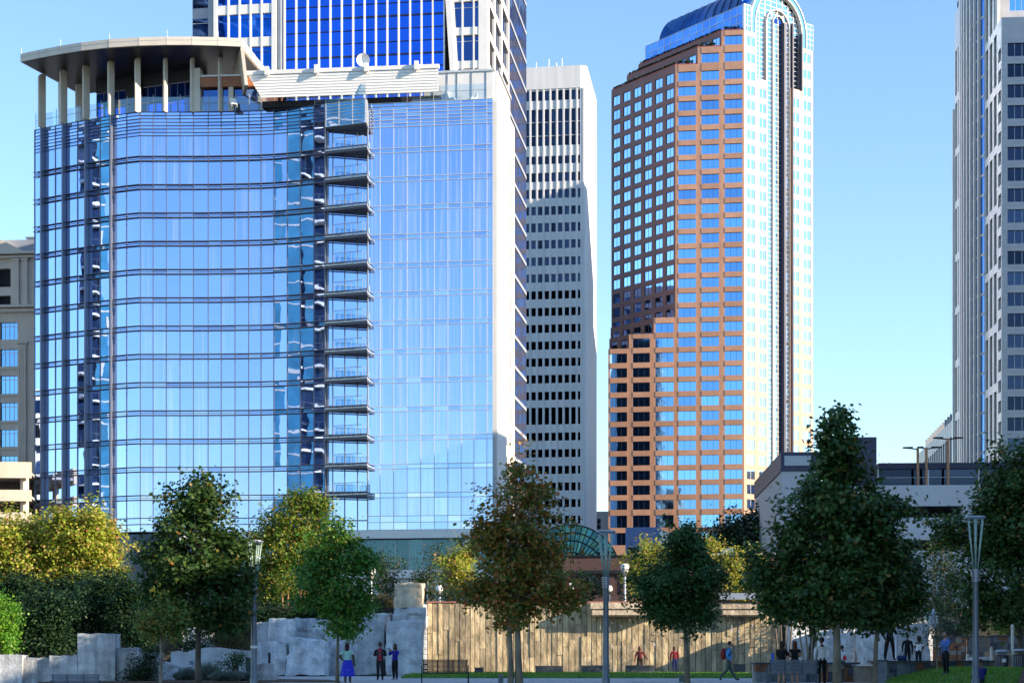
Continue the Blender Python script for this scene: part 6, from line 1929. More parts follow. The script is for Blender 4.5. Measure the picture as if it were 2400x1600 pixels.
def crown_points(blobs, Y, n_clump, per, cr, depth=1.0, shell=.55, squash=.8):
    """blobs: (u, v, ru, rv) ellipsoids in photo pixels at distance Y; leaves gather in clumps"""
    area = np.array([b[2] * b[3] for b in blobs], float); pr = area / area.sum()
    cents = []; outs = []
    for i in nrng.choice(len(blobs), n_clump, p=pr):
        u, v, ru, rv = blobs[i]
        d = nrng.normal(0, 1, 3); d /= np.linalg.norm(d)
        r = nrng.uniform(shell ** 2, 1.0) ** .5 * nrng.uniform(.80, 1.02)
        if nrng.random() < .15 and d[2] > -.3: r = nrng.uniform(1.05, 1.28)
        k = Y / F
        if nrng.random() < .16 and d[2] > -.4: r *= 1.12
        c = np.array([Xu(u, Y) + d[0] * r * ru * k, Y + d[1] * r * min(ru, rv * 1.3) * k * depth, Zv(v, Y) + d[2] * r * rv * k])
        if mnoise.noise(Vector(c) * (9.0 / (Y * .12)) + Vector((Y, u * .01, 0))) < -.16 and r > .6: continue
        cents.append(c); outs.append(d)
    cents = np.array(cents); outs = np.array(outs); n_clump = len(cents)
    m = nrng.poisson(per, n_clump) + 2
    cs = nrng.uniform(.6, 1.45, n_clump); m = np.maximum(2, (m * cs ** 1.3).astype(int))
    idx = np.repeat(np.arange(n_clump), m)
    j = nrng.normal(0, 1, (len(idx), 3)) * cr * cs[idx][:, None]; j[:, 2] *= squash
    al = nrng.normal(0, .55, len(idx)) * cr; j += outs[idx] * al[:, None]
    pts = cents[idx] + j
    nr = outs[idx] * .55 + np.array([0, 0, .75])
    return pts, nr, cents
def limbs(b, base, top, r0, cents, nb, lr, start=.35):
    """tapered trunk from base to top with side limbs towards clump centres"""
    base, top = Vector(base), Vector(top)
    seg = 7; pts = []; rad = []
    for i in range(seg + 1):
        t = i / seg
        p = base.lerp(top, t) + Vector((lr.uniform(-1, 1), lr.uniform(-1, 1), 0)) * (.05 * t * (top - base).length * .3)
        pts.append(p); rad.append(r0 * (1.25 if i == 0 else 1) * (1 - .82 * t))
    b.tube(pts, rad, 10)
    if len(cents) == 0: return
    for q in range(nb):
        c = Vector(cents[lr.randrange(len(cents))])
        t = start + (1 - start) * .8 * lr.random()
        zt = base.z + (top.z - base.z) * t
        if c.z < zt - .1: t = max(start, min(t, (c.z - .5 - base.z) / (top.z - base.z)))
        i = min(seg - 1, int(t * seg)); f = t * seg - i
        p0 = pts[i].lerp(pts[i + 1], f); r = max(.012, r0 * (1 - .8 * t) * .5)
        mid = p0.lerp(c, .5) + Vector((0, 0, -.1 * (c - p0).length * .5 + .12))
        b.tube([p0, mid, c], [r, r * .6, r * .2], 6)
M['bark_pale'] = surf('pale_sycamore_bark', (.20, .17, .12), .85, 0, .4, 3, .015, 14, (1, 1, .5))
M['bark_dark'] = surf('grey_brown_bark', (.10, .085, .065), .9, 0, .4, 3, .02, 14, (1, 1, .4))
M['bark_red'] = surf('red_crape_bark', (.30, .13, .07), .7, 0, .35, 3, .01, 10, (1, 1, .4))
LM = {
 'syc_dark': leaf_mat('sycamore_leaves_dark', [(0, (.024, .060, .014)), (.6, (.040, .092, .018)), (.95, (.075, .12, .024)), (.985, (.18, .12, .02)), (1, (.32, .12, .02))], .28, .5, .28),
 'syc_autumn': leaf_mat('sycamore_leaves_autumn', [(0, (.10, .15, .025)), (.35, (.16, .19, .03)), (.6, (.27, .19, .035)), (.82, (.42, .20, .04)), (1, (.50, .15, .035))], .42),
 'syc_right': leaf_mat('sycamore_leaves_right', [(0, (.026, .066, .018)), (.55, (.046, .108, .022)), (.9, (.085, .15, .030)), (.98, (.16, .14, .03)), (1, (.32, .14, .02))], .25, .4, .34),
 'green_maple': leaf_mat('young_maple_leaves', [(0, (0.0375, 0.1275, 0.018)), (.5, (0.075, 0.225, 0.027)), (.85, (0.15, 0.3, 0.0375)), (1, (0.33, 0.3, 0.045))], .35),
 'round_green': leaf_mat('round_tree_leaves', [(0, (.020, .066, .014)), (.6, (.036, .110, .022)), (1, (.085, .16, .032))], .25, .45, .3),
 'yellow_maple': leaf_mat('yellow_green_maple_leaves', [(0, (.17, .27, .025)), (.4, (.34, .42, .04)), (.7, (.52, .50, .07)), (.9, (.60, .44, .14)), (1, (.50, .18, .07))], .45),
 'mixed_maple': leaf_mat('mixed_maple_leaves', [(0, (.06, .14, .015)), (.5, (.12, .22, .022)), (.8, (.28, .28, .04)), (1, (.38, .24, .06))], .4),
 'bright': leaf_mat('bright_green_leaves', [(0, (0.07, 0.224, 0.021)), (.6, (0.14, 0.35, 0.028)), (1, (0.28, 0.42, 0.042))], .4),
 'olive': leaf_mat('olive_young_leaves', [(0, (0.064, 0.128, 0.0256)), (.5, (0.128, 0.192, 0.04)), (.85, (0.24, 0.256, 0.048)), (1, (0.416, 0.16, 0.032))], .35),
 'hedge': leaf_mat('dark_evergreen_leaves', [(0, (.008, .026, .010)), (.6, (.014, .042, .014)), (1, (.034, .075, .022))], .12, .5, .2),
 'hedge_warm': leaf_mat('brown_green_shrub_leaves', [(0, (0.042, 0.056, 0.0168)), (.6, (0.084, 0.084, 0.021)), (1, (0.168, 0.098, 0.028))], .25),
 'crape': leaf_mat('crape_myrtle_leaves', [(0, (0.027, 0.0675, 0.021)), (.6, (0.045, 0.0975, 0.027)), (.9, (0.09, 0.105, 0.03)), (1, (0.21, 0.075, 0.045))], .25),
 'lavender': leaf_mat('grey_green_tufts', [(0, (0.08, 0.128, 0.112)), (.6, (0.128, 0.176, 0.16)), (1, (0.208, 0.224, 0.192))], .2),
 'oak': leaf_mat('oak_leaves', [(0, (0.0104, 0.0312, 0.013)), (.7, (0.0208, 0.0546, 0.0182)), (1, (0.065, 0.078, 0.026))], .15),
}
def tree(name, label, Y, trunks, blobs, n_clump, per, cr, size, leaf, bark='bark_dark', shape=MAPLE, nb=26, z0=0.0, group=None, cat='tree', depth=1.0, shell=.5, seed=1, start=.35):
    """trunks: (u foot, u top, v top, radius)"""
    lr = random.Random(seed)
    u0 = trunks[0][0]
    root = thing(name, label, cat, (Xu(u0, Y), Y, z0), group)
    if shape is MAPLE: n_clump = int(n_clump * 1.0); per *= 1.7; size *= .86
    pts, nr, cents = crown_points(blobs, Y, n_clump, per, cr, depth, shell)
    keep = pts[:, 2] > z0 + .05
    o = leaves('crown', pts[keep], nr[keep], size, LM[leaf], shape, root)
    for uf, ut, vt, r in trunks:
        b = MB(); limbs(b, (Xu(uf, Y), Y + lr.uniform(-.15, .15), z0 - .1), P(ut, vt, Y), r, cents, nb, lr, start)
        b.build('trunk', M[bark], root, smooth=True)
    return root
def shrub(name, label, Y, blobs, n, per, cr, size, leaf, z0=0.0, shape=OVATE, group=None, stems=5, cat='shrub', bark='bark_dark', shell=.4, seed=3):
    lr = random.Random(seed)
    u0 = sum(b[0] for b in blobs) / len(blobs)
    root = thing(name, label, cat, (Xu(u0, Y), Y, z0), group)
    pts, nr, cents = crown_points(blobs, Y, n, per, cr, .8, shell)
    keep = pts[:, 2] > z0 - .2
    leaves('foliage', pts[keep], nr[keep], size, LM[leaf], shape, root)
    b = MB()
    for k in range(stems):
        c = Vector(cents[lr.randrange(len(cents))])
        p0 = Vector((Xu(u0, Y) + lr.uniform(-.3, .3), Y + lr.uniform(-.3, .3), z0 - .1))
        b.tube([p0, p0.lerp(c, .5) + Vector((0, 0, .2)), c], [.05, .035, .012], 6)
    b.build('stems', M[bark], root, smooth=True)
    return root

# ---- near trees in the shade
tree('sycamore_tree', 'big dark green sycamore at the left with a single grey trunk and orange leaves', 66, [(464, 460, 1180, .13)],
     [(460, 1195, 78, 62), (450, 1290, 122, 92), (462, 1390, 142, 84), (475, 1145, 42, 40), (480, 1118, 20, 26), (548, 1340, 58, 100), (380, 1330, 60, 80), (520, 1440, 80, 50), (395, 1430, 70, 45)], 560, 24, .20, .20, 'syc_dark', 'bark_dark', nb=40, seed=2)
tree('young_olive_tree', 'small young olive crowned tree with forked pale trunk before the big dark sycamore', 64, [(378, 378, 1440, .075)],
     [(378, 1440, 58, 55), (395, 1480, 50, 26), (350, 1470, 32, 34), (420, 1450, 30, 30)], 150, 17, .15, .13, 'olive', 'bark_pale', nb=14, seed=4, start=.45)
tree('green_maple', 'bright green young maple with a slim pale trunk beside the woman in a blue skirt', 72, [(790, 793, 1250, .075)],
     [(800, 1290, 62, 58), (775, 1380, 92, 72), (800, 1460, 62, 42), (745, 1330, 50, 55), (845, 1310, 36, 40), (840, 1400, 40, 60), (793, 1245, 30, 30), (720, 1400, 35, 40)], 420, 21, .19, .16, 'green_maple', 'bark_pale', nb=30, seed=6)
tree('autumn_sycamore', 'tall autumn sycamore with orange brown leaves and two slim trunks before the fountain wall', 64, [(1197, 1193, 1160, .105), (1217, 1208, 1080, .135)],
     [(1213, 1110, 46, 50), (1195, 1190, 84, 60), (1200, 1285, 120, 75), (1215, 1375, 150, 68), (1205, 1440, 108, 42), (1330, 1390, 66, 44), (1110, 1385, 44, 46), (1150, 1250, 60, 60), (1280, 1270, 70, 80), (1260, 1160, 40, 50)], 520, 17, .20, .18, 'syc_autumn', 'bark_pale', nb=44, seed=8, shell=.35)
tree('round_green_tree', 'dense round dark green tree with a single smooth trunk on the lawn edge', 72, [(1611, 1602, 1330, .13)],
     [(1600, 1300, 66, 56), (1590, 1375, 104, 82), (1600, 1440, 82, 48), (1655, 1340, 46, 58), (1530, 1390, 50, 60), (1610, 1258, 32, 30)], 620, 25, .18, .15, 'round_green', 'bark_pale', nb=30, seed=10, start=.42)
tree('large_sycamore', 'largest dark green sycamore at the right with a pointed top and glossy leaves', 62, [(1963, 1958, 1080, .16)],
     [(1958, 1000, 28, 42), (1960, 1075, 62, 62), (1952, 1170, 100, 74), (1955, 1290, 142, 84), (1925, 1390, 158, 78), (1822, 1405, 62, 56), (2060, 1190, 66, 52), (1860, 1240, 50, 50), (2060, 1300, 80, 80), (1790, 1340, 44, 50)], 860, 23, .22, .21, 'syc_right', 'bark_pale', nb=52, seed=12, start=.42)
tree('second_sycamore', 'smaller dark sycamore just right of the largest one, its trunk beside the timber planter', 64, [(2048, 2062, 1300, .11)],
     [(2075, 1345, 84, 74), (2065, 1425, 104, 54), (2120, 1390, 50, 70), (2000, 1410, 50, 50)], 420, 22, .20, .19, 'syc_right', 'bark_pale', nb=26, seed=14, start=.5)
tree('right_edge_sycamore', 'tall dark sycamore filling the right edge above the slate walls', 84, [(2392, 2380, 1130, .17)],
     [(2372, 1100, 92, 92), (2380, 1220, 120, 110), (2300, 1260, 76, 76), (2370, 1360, 130, 110), (2225, 1240, 46, 44), (2290, 1400, 60, 60), (2440, 1200, 90, 140), (2340, 1180, 60, 60), (2335, 1440, 80, 40)], 900, 22, .26, .22, 'syc_right', 'bark_dark', nb=46, seed=16, z0=.0)
tree('bright_corner_tree', 'bright yellow green small tree at the left edge', 82, [(2, 5, 1450, .08)],
     [(5, 1450, 42, 55), (12, 1500, 38, 42), (-20, 1480, 50, 80), (25, 1420, 24, 24)], 230, 20, .18, .13, 'bright', 'bark_dark', nb=12, seed=18, z0=-.3)
# ---- background trees that catch the sun
tree('yellow_maple', 'leftmost of two sunlit yellow green maples, in front of the round garage', 118, [(45, 45, 1240, .18)],
     [(40, 1270, 88, 80), (60, 1350, 100, 80), (0, 1310, 70, 90), (90, 1260, 50, 50)], 520, 24, .36, .24, 'yellow_maple', nb=24, seed=20, z0=4.2)
tree('yellow_maple', 'sunlit yellow green maple in front of the dark lower left corner of the hotel', 117, [(205, 205, 1230, .18)],
     [(195, 1245, 76, 66), (215, 1320, 74, 80), (160, 1300, 60, 80), (245, 1370, 44, 50), (150, 1240, 46, 50), (240, 1280, 40, 60)], 560, 24, .36, .24, 'yellow_maple', nb=24, seed=22, z0=4.2)
tree('mixed_maple', 'tall green maple with a sunlit golden top behind the young green maple', 113, [(690, 695, 1230, .15)],
     [(700, 1205, 70, 58), (735, 1180, 42, 36), (675, 1290, 86, 78), (700, 1365, 108, 70), (650, 1240, 50, 60), (740, 1270, 50, 70), (630, 1370, 60, 60)], 680, 24, .34, .22, 'mixed_maple', nb=30, seed=24, z0=4.2)
def crape(u, stems, Y, label, leaf, blobs, bark, z0, n=160, size=.15, seed=30):
    lr = random.Random(seed)
    root = thing('crape_myrtle', label, 'tree', (Xu(u, Y), Y, z0), 'many stemmed crape myrtles')
    pts, nr, cents = crown_points(blobs, Y, n, 18, .26, .9, .4)
    leaves('crown', pts, nr, size, LM[leaf], OVATE, root)
    for uf, ut, vt in stems:
        b = MB(); p0 = Vector((Xu(uf, Y), Y + lr.uniform(-.2, .2), z0 - .1)); p1 = P(ut, vt, Y)
        b.tube([p0, p0.lerp(p1, .4) + Vector((lr.uniform(-.1, .1), 0, 0)), p1], [.075, .06, .03], 8)
        c = Vector(cents[lr.randrange(len(cents))]); b.tube([p1, c], [.03, .01], 6)
        b.build('trunk', M[bark], root, smooth=True)
crape(690, [(668, 662, 1380), (678, 678, 1370), (694, 692, 1370), (700, 706, 1360), (712, 718, 1370)], 108, 'crape myrtle with red sunlit stems on top of the boulders', 'mixed_maple', [(690, 1380, 60, 30), (660, 1365, 40, 40)], 'bark_red', 4.0, 90, .15, 31)
crape(905, [(895, 885, 1360), (905, 905, 1340), (912, 925, 1345)], 116, 'upright dark crape myrtle between the acorn lamp and the tan block', 'crape', [(902, 1345, 42, 44), (925, 1320, 24, 26), (885, 1325, 20, 24), (905, 1390, 46, 40)], 'bark_dark', 4.2, 210, .16, 33)
crape(1010, [(1000, 992, 1350), (1010, 1010, 1330), (1020, 1032, 1340)], 121, 'dark crape myrtle right of the tan block in front of the hotel podium', 'crape', [(1010, 1330, 48, 44), (1030, 1300, 30, 30), (985, 1355, 26, 36), (1010, 1385, 60, 34)], 'bark_dark', 4.2, 240, .16, 35)
tree('golden_tree', 'small sunlit yellow tree at the left side of the autumn sycamore crown', 114, [(1075, 1075, 1330, .09)], [(1070, 1320, 40, 34), (1052, 1360, 28, 30), (1095, 1300, 30, 30), (1090, 1370, 40, 40)], 190, 20, .26, .17, 'yellow_maple', nb=12, seed=37, z0=4.2)
tree('golden_tree', 'sunlit yellow tree between the round green tree and the largest sycamore', 115, [(1730, 1730, 1340, .10)], [(1725, 1345, 46, 50), (1700, 1310, 30, 34), (1745, 1390, 46, 34), (1765, 1330, 30, 40)], 240, 20, .26, .17, 'yellow_maple', nb=14, seed=39, z0=4.2)
tree('golden_tree', 'sunlit yellow tree peeking out behind the left of the round green tree', 114, [(1505, 1505, 1330, .10)], [(1525, 1288, 34, 30), (1500, 1330, 36, 40), (1650, 1290, 30, 26), (1490, 1370, 30, 36), (1560, 1300, 40, 30)], 210, 20, .26, .17, 'yellow_maple', nb=14, seed=41, z0=4.2)
tree('dark_oak', 'dark oak behind the round tree in front of the tan tower base', 172, [(1745, 1745, 1260, .3)], [(1735, 1245, 54, 44), (1700, 1285, 44, 40), (1785, 1240, 28, 38), (1750, 1300, 80, 50)], 420, 22, .5, .34, 'oak', nb=20, seed=43, z0=4.2)
tree('dark_hornbeam', 'dark tree in shade behind the autumn sycamore and the brick windows', 116, [(1320, 1320, 1340, .1)], [(1330, 1370, 60, 46), (1290, 1380, 60, 40), (1370, 1380, 34, 36)], 220, 20, .28, .18, 'crape', nb=12, seed=45, z0=4.2)
crape(2205, [(2196, 2190, 1340), (2205, 2208, 1330), (2212, 2228, 1340)], 98, 'reddish crape myrtle in front of the garage left of the right torch lamp', 'crape', [(2205, 1330, 48, 50), (2180, 1300, 30, 34), (2235, 1350, 34, 40), (2210, 1400, 56, 44)], 'bark_red', 0, 260, .16, 47)
crape(1835, [(1828, 1815, 1440), (1834, 1828, 1420), (1838, 1842, 1420), (1843, 1858, 1430)], 96, 'bare stemmed crape myrtle against the golden end of the fountain wall', 'crape', [(1830, 1405, 50, 30), (1860, 1420, 36, 26)], 'bark_dark', 0, 110, .15, 49)
crape(1893, [(1889, 1872, 1470), (1891, 1885, 1450), (1894, 1905, 1440), (1897, 1920, 1470)], 88, 'bare branching crape myrtle between the women in black and the man in a white shirt', 'crape', [(1880, 1440, 40, 22), (1910, 1430, 36, 22)], 'bark_pale', 0, 60, .14, 51)
tree('thin_white_birch', 'thin pale young tree directly left of the man in a blue shirt', 76, [(2198, 2192, 1420, .045)], [(2200, 1430, 30, 30), (2180, 1490, 24, 26), (2215, 1470, 26, 30)], 34, 10, .2, .12, 'crape', 'bark_pale', nb=14, seed=53, z0=.2, start=.25)
tree('slab_shade_tree', 'leafy tree added beyond the right edge to shade the granite slabs', 94, [(2530, 2530, 1330, .16)],
     [(2520, 1380, 110, 120), (2600, 1400, 110, 120), (2560, 1300, 90, 90), (2500, 1470, 90, 60), (2600, 1490, 90, 50)], 420, 20, .4, .3, 'syc_right', nb=16, seed=80)  # put in as a sun blocker for the right granite slabs
# ---- shrubs
shrub('evergreen_hedge', 'dark evergreen hedge mass above the left end of the granite slab wall', 88, [(90, 1450, 70, 60), (60, 1500, 60, 50), (110, 1510, 70, 40), (140, 1430, 60, 50)], 760, 26, .22, .16, 'hedge', 0, stems=6, seed=60)
shrub('evergreen_hedge', 'dark evergreen hedge above the tallest slab of the granite slab wall', 92, [(215, 1430, 80, 58), (180, 1490, 60, 46), (255, 1460, 60, 50), (230, 1390, 70, 50)], 800, 26, .24, .17, 'hedge', 0, stems=6, seed=61)
shrub('evergreen_hedge', 'tall dark shrub left of the young olive tree behind the granite slab wall', 90, [(305, 1440, 46, 70), (330, 1500, 44, 60), (290, 1390, 34, 40), (320, 1560, 36, 50)], 560, 26, .22, .16, 'hedge', -.2, stems=6, seed=62)
shrub('shade_tree_mass', 'dense dark foliage under the sunlit yellow maples', 108, [(60, 1400, 90, 44), (170, 1400, 100, 46), (260, 1410, 50, 50), (20, 1420, 60, 60)], 800, 26, .34, .24, 'hedge', 2.5, stems=8, seed=63)
shrub('climbing_vine', 'dark climbing vine hanging over the right end of the granite slab wall', 75.2, [(335, 1560, 34, 46), (315, 1590, 30, 30), (350, 1530, 24, 30)], 230, 20, .15, .10, 'hedge', -.4, stems=4, seed=64)
shrub('leafy_shrub', 'dark leafy shrub behind the trunk of the big dark sycamore', 90, [(440, 1505, 38, 34), (475, 1500, 26, 30)], 110, 18, .2, .12, 'hedge', .3, stems=5, seed=65)
shrub('rust_hedge', 'brownish red hedge behind the curved concrete wall', 94, [(535, 1480, 44, 34), (560, 1500, 44, 26), (510, 1500, 30, 26)], 220, 20, .2, .11, 'hedge_warm', .4, stems=5, seed=66)
shrub('flowering_shrub', 'small leafy rose shrub in front of the curved concrete wall', 79, [(552, 1540, 26, 16), (535, 1556, 24, 12), (572, 1552, 18, 14)], 80, 16, .14, .10, 'round_green', 0, stems=6, seed=67)
def tuft(label, u, v, ru, rv, Y, n, leaf='lavender', z0=0):
    root = thing('grass_tuft', label, 'shrub', (Xu(u, Y), Y, z0), 'grey green tufts and plants')
    b = MB(); lr = random.Random(int(u))
    pts = []; k = Y / F
    for i in range(n):
        a = lr.uniform(0, 2 * math.pi); q = lr.random() ** .5
        x0 = Xu(u, Y) + math.cos(a) * q * ru * k * .7; y0 = Y + math.sin(a) * q * ru * k * .6
        h = (HOR - v + rv) / F * Y + CH - z0
        zz = z0 + max(.15, (Zv(v - rv, Y) - z0)) * lr.uniform(.5, 1) * (1 - .5 * q * q)
        x1 = x0 + math.cos(a) * q * ru * k * .5; y1 = y0 + math.sin(a) * q * .3
        w_ = lr.uniform(.008, .02)
        b.add([(x0 - w_, y0, z0), (x0 + w_, y0, z0), ((x0 + x1) / 2 + w_, (y0 + y1) / 2, (z0 + zz) / 2 + .05), (x1, y1, zz), ((x0 + x1) / 2 - w_, (y0 + y1) / 2, (z0 + zz) / 2 + .05)], [(0, 1, 2, 3, 4)])
    b.build('blades', LM[leaf], root)
    b = MB(); b.lathe([(ru * k * .5, z0 - .05), (ru * k * .3, z0 + .06), (.02, z0 + .08)], Xu(u, Y), Y, 9); b.build('root_clump', M['bark_dark'], root)
for i, (u, v, ru, rv, Y, n, lab) in enumerate(((490, 1565, 30, 24, 77, 900, 'grey green grass tuft right of the big dark sycamore trunk'), (530, 1580, 40, 18, 75, 1100, 'wide silvery lavender tuft in the middle of the mulch bed'),
     (570, 1585, 34, 20, 76, 900, 'silvery tuft right beside the left torch lamp pole'), (440, 1580, 34, 22, 78, 900, 'grey green tuft left of the big dark sycamore trunk'))):
    tuft(lab, u, v, ru, rv, Y, n)
shrub('pale_shrub', 'pale feathery shrub on the taller slate planter behind the man in a blue shirt', 97.5, [(2245, 1465, 44, 26), (2215, 1470, 24, 24), (2280, 1470, 30, 20)], 200, 20, .18, .12, 'lavender', 2, stems=6, seed=70, shape=KITE)
shrub('lime_shrub', 'brighter green shrub above the tallest slate wall at the right edge', 94, [(2370, 1440, 40, 44), (2390, 1400, 40, 50), (2345, 1470, 30, 18)], 260, 20, .2, .13, 'green_maple', 2, stems=6, seed=71)
shrub('planting_behind_wall', 'dark shrubs on the terrace above the left half of the fountain wall', 110, [(1120, 1395, 60, 26), (1200, 1390, 60, 26), (1060, 1398, 40, 20), (1280, 1395, 50, 22)], 260, 20, .24, .15, 'hedge', 4.2, stems=6, seed=72)
shrub('planting_behind_wall', 'dark shrubs on the terrace behind the round green tree', 110, [(1530, 1395, 40, 24), (1600, 1395, 50, 24), (1660, 1395, 50, 24), (1780, 1390, 60, 30)], 260, 20, .24, .15, 'hedge', 4.2, stems=6, seed=73)
shrub('warm_shrub', 'brownish shrub below the upright crape myrtle beside the left acorn lamp', 108, [(900, 1415, 34, 24), (880, 1405, 22, 20)], 150, 20, .2, .13, 'hedge_warm', 4.0, stems=5, seed=74)
shrub('planting_behind_trunks', 'dark undergrowth behind the crape stems above the boulders', 112, [(640, 1420, 50, 30), (720, 1410, 60, 30), (780, 1400, 50, 36), (830, 1400, 30, 30)], 300, 20, .26, .16, 'hedge', 4.0, stems=5, seed=75)
shrub('garage_shrubs', 'dark shrubs below the white garage between largest sycamore and right torch lamp', 104, [(2120, 1420, 60, 44), (2190, 1420, 50, 44), (2060, 1410, 60, 50)], 300, 20, .28, .17, 'hedge', 1, stems=6, seed=76)
shrub('bank_planting', 'dark planting on the bank directly behind the boulders under the crape stems', 105.5, [(640, 1440, 60, 24), (720, 1438, 60, 24), (790, 1432, 60, 24), (600, 1445, 40, 26), (850, 1425, 40, 18)], 420, 22, .22, .15, 'hedge', 3.2, stems=6, seed=77)
shrub('bank_planting', 'dark planting on the bank above the curved concrete wall and the rust coloured hedge', 105, [(560, 1440, 50, 30), (500, 1445, 60, 34), (430, 1450, 60, 34), (370, 1450, 50, 34)], 420, 22, .24, .16, 'hedge', 2.5, stems=6, seed=78)
# rooftop planting on the stepped tan tower
ch_, leftface_, LL, ZZ = ARCH[1]
for i, (u, Ln, z, lab) in enumerate(((1583, LL[0], ZZ[0], 'lowest'), (1635, LL[1], ZZ[1], 'middle'), (1691, LL[2], ZZ[2], 'highest'))):
    lf = leftface_(u, Ln)
    root = thing('rooftop_hedge', 'dark hedge along the %s stepped roof of the tan tower' % lab, 'hedge', (lf.xy(lf.L / 2).x, lf.xy(lf.L / 2).y, z), 'hedges on the stepped roofs')
    n = 900
    s = nrng.uniform(.5, lf.L - .3, n); extra = 220
    pts = np.array([lf.pt(a, z + .45 + nrng.uniform(0, .5), -.35 + nrng.normal(0, .15)) for a in s] + [ch_.pt(ch_.s(u) + nrng.uniform(.6, 4.6), z + .4 + nrng.uniform(0, .75), -.35 + nrng.normal(0, .2)) for _ in range(extra)])
    leaves('foliage', pts, np.tile(np.array([0, 0, 1.0]), (len(pts), 1)), .5, LM['hedge'], OVATE, root)
    b = MB(); lf.box(b, .2, lf.L - .2, z + .36, z + .44, -.6, -.12); b.build('planter', M['dark'], root)
# ================================================================== people
def flat(name, col, rough=.8, var=.12, scale=14, spec=.3):
    return surf(name, col, rough, 0, var, scale, .004, 30, spec=spec)
SK = {'dark': flat('skin_dark', (.075, .035, .02), .5), 'brown': flat('skin_brown', (.20, .10, .06), .5), 'light': flat('skin_light', (.45, .25, .17), .5)}
EYE = surf('eye_dark', (.01, .01, .01), .3); LIP = surf('lip_red', (.22, .06, .05), .5)
def make_head(lst, faces, mi, c, yaw, pitch, s, m_skin, m_eye, m_lip, glasses=False):
    """ellipsoid shaped with brow, nose, chin, ears; local +y is the face"""
    rot = Matrix.Rotation(yaw, 3, 'Z') @ Matrix.Rotation(pitch, 3, 'X')
    nu, nv = 16, 12
    def put(p): return c + rot @ (Vector(p) * s)
    b = len(lst)
    for j in range(nv + 1):
        t = math.pi * j / nv
        for i in range(nu):
            a = 2 * math.pi * i / nu
            x, y, z = math.sin(t) * math.cos(a), math.sin(t) * math.sin(a), math.cos(t)
            px_, py, pz = x * .080, y * .100, z * .122
            if z < -.1: px_ *= 1 + .35 * (z + .1); py = py * (1 + .12 * (z + .1)) + .012 * (-z - .1)
            if y > .75 and -.35 < z < .15: py += .022 * (1 - abs(x) * 3.2) if abs(x) < .31 else 0     # nose
            if y > .7 and .1 < z < .3: py += .004                                                     # brow
            if y > .6 and z < -.75: py += .008                                                        # chin
            if y > .6 and abs(z - .08) < .12 and .25 < abs(x) < .55: py -= .006                        # eye sockets
            lst.append(put((px_, py, pz)))
    for j in range(nv):
        for i in range(nu):
            faces.append((b + j * nu + i, b + (j + 1) * nu + i, b + (j + 1) * nu + (i + 1) % nu, b + j * nu + (i + 1) % nu)); mi.append(m_skin)
    def blob(p, r, m):
        b = len(lst)
        for d in ((0, 0, 1), (1, 0, 0), (0, 1, 0), (-1, 0, 0), (0, -1, 0), (0, 0, -1)): lst.append(put((p[0] + d[0] * r[0], p[1] + d[1] * r[1], p[2] + d[2] * r[2])))
        for q in ((0, 1, 2), (0, 2, 3), (0, 3, 4), (0, 4, 1), (5, 2, 1), (5, 3, 2), (5, 4, 3), (5, 1, 4)): faces.append(tuple(b + k for k in q)); mi.append(m)
    for sx in (-1, 1):
        blob((sx * .030, .083, .008), (.026, .012, .014) if glasses else (.013, .008, .007), m_eye)
        blob((sx * .074, -.005, -.005), (.010, .022, .032), m_skin)
    blob((0, .090, -.062), (.024, .008, .007), m_lip)
def make_hair(style, c, yaw, pitch, s, mat, parent):
    rot = Matrix.Rotation(yaw, 3, 'Z') @ Matrix.Rotation(pitch, 3, 'X')
    b = MB(); nu, nv = 18, 12
    length = {'short': 0, 'cap': 0, 'bob': .12, 'long': .30, 'afro': .05, 'verylong': .38}[style]
    fat = {'short': 1.06, 'cap': 1.04, 'bob': 1.16, 'long': 1.12, 'afro': 1.5, 'verylong': 1.14}[style]
    pts = []
    lr = random.Random(int(abs(c.x) * 100))
    for j in range(nv + 1):
        t = math.pi * j / nv * .78
        for i in range(nu):
            a = 2 * math.pi * i / nu
            x, y, z = math.sin(t) * math.cos(a), math.sin(t) * math.sin(a), math.cos(t)
            k = fat * (1 + .04 * lr.uniform(-1, 1))
            p = Vector((x * .086 * k, y * .104 * (k if y < .3 else 1.05), z * .126 * (1.06 if style != 'afro' else 1.2)))
            if j > nv * .5 and length and y < .45:
                f = (j / nv - .5) / .5
                p.z -= length * f * (1.0 if y < .1 else .7); p.x *= 1 + .1 * f; p.y = p.y * (1 - .25 * f) - .02 * f
            pts.append(c + rot @ (p * s))
    fs = []
    for j in range(nv):
        for i in range(nu):
            a = 2 * math.pi * (i + .5) / nu
            y = math.sin(a); t = math.pi * (j + .5) / nv * .78
            front = y * math.sin(t)
            if front > .35 and math.cos(t) < .62 - .0: continue
            if length == 0 and math.cos(t) < -.25: continue
            if length == 0 and front > .0 and math.cos(t) < .1: continue
            fs.append((j * nu + i, (j + 1) * nu + i, (j + 1) * nu + (i + 1) % nu, j * nu + (i + 1) % nu))
    b.add(pts, fs)
    o = b.build('hair', mat, parent, smooth=True)
    return o
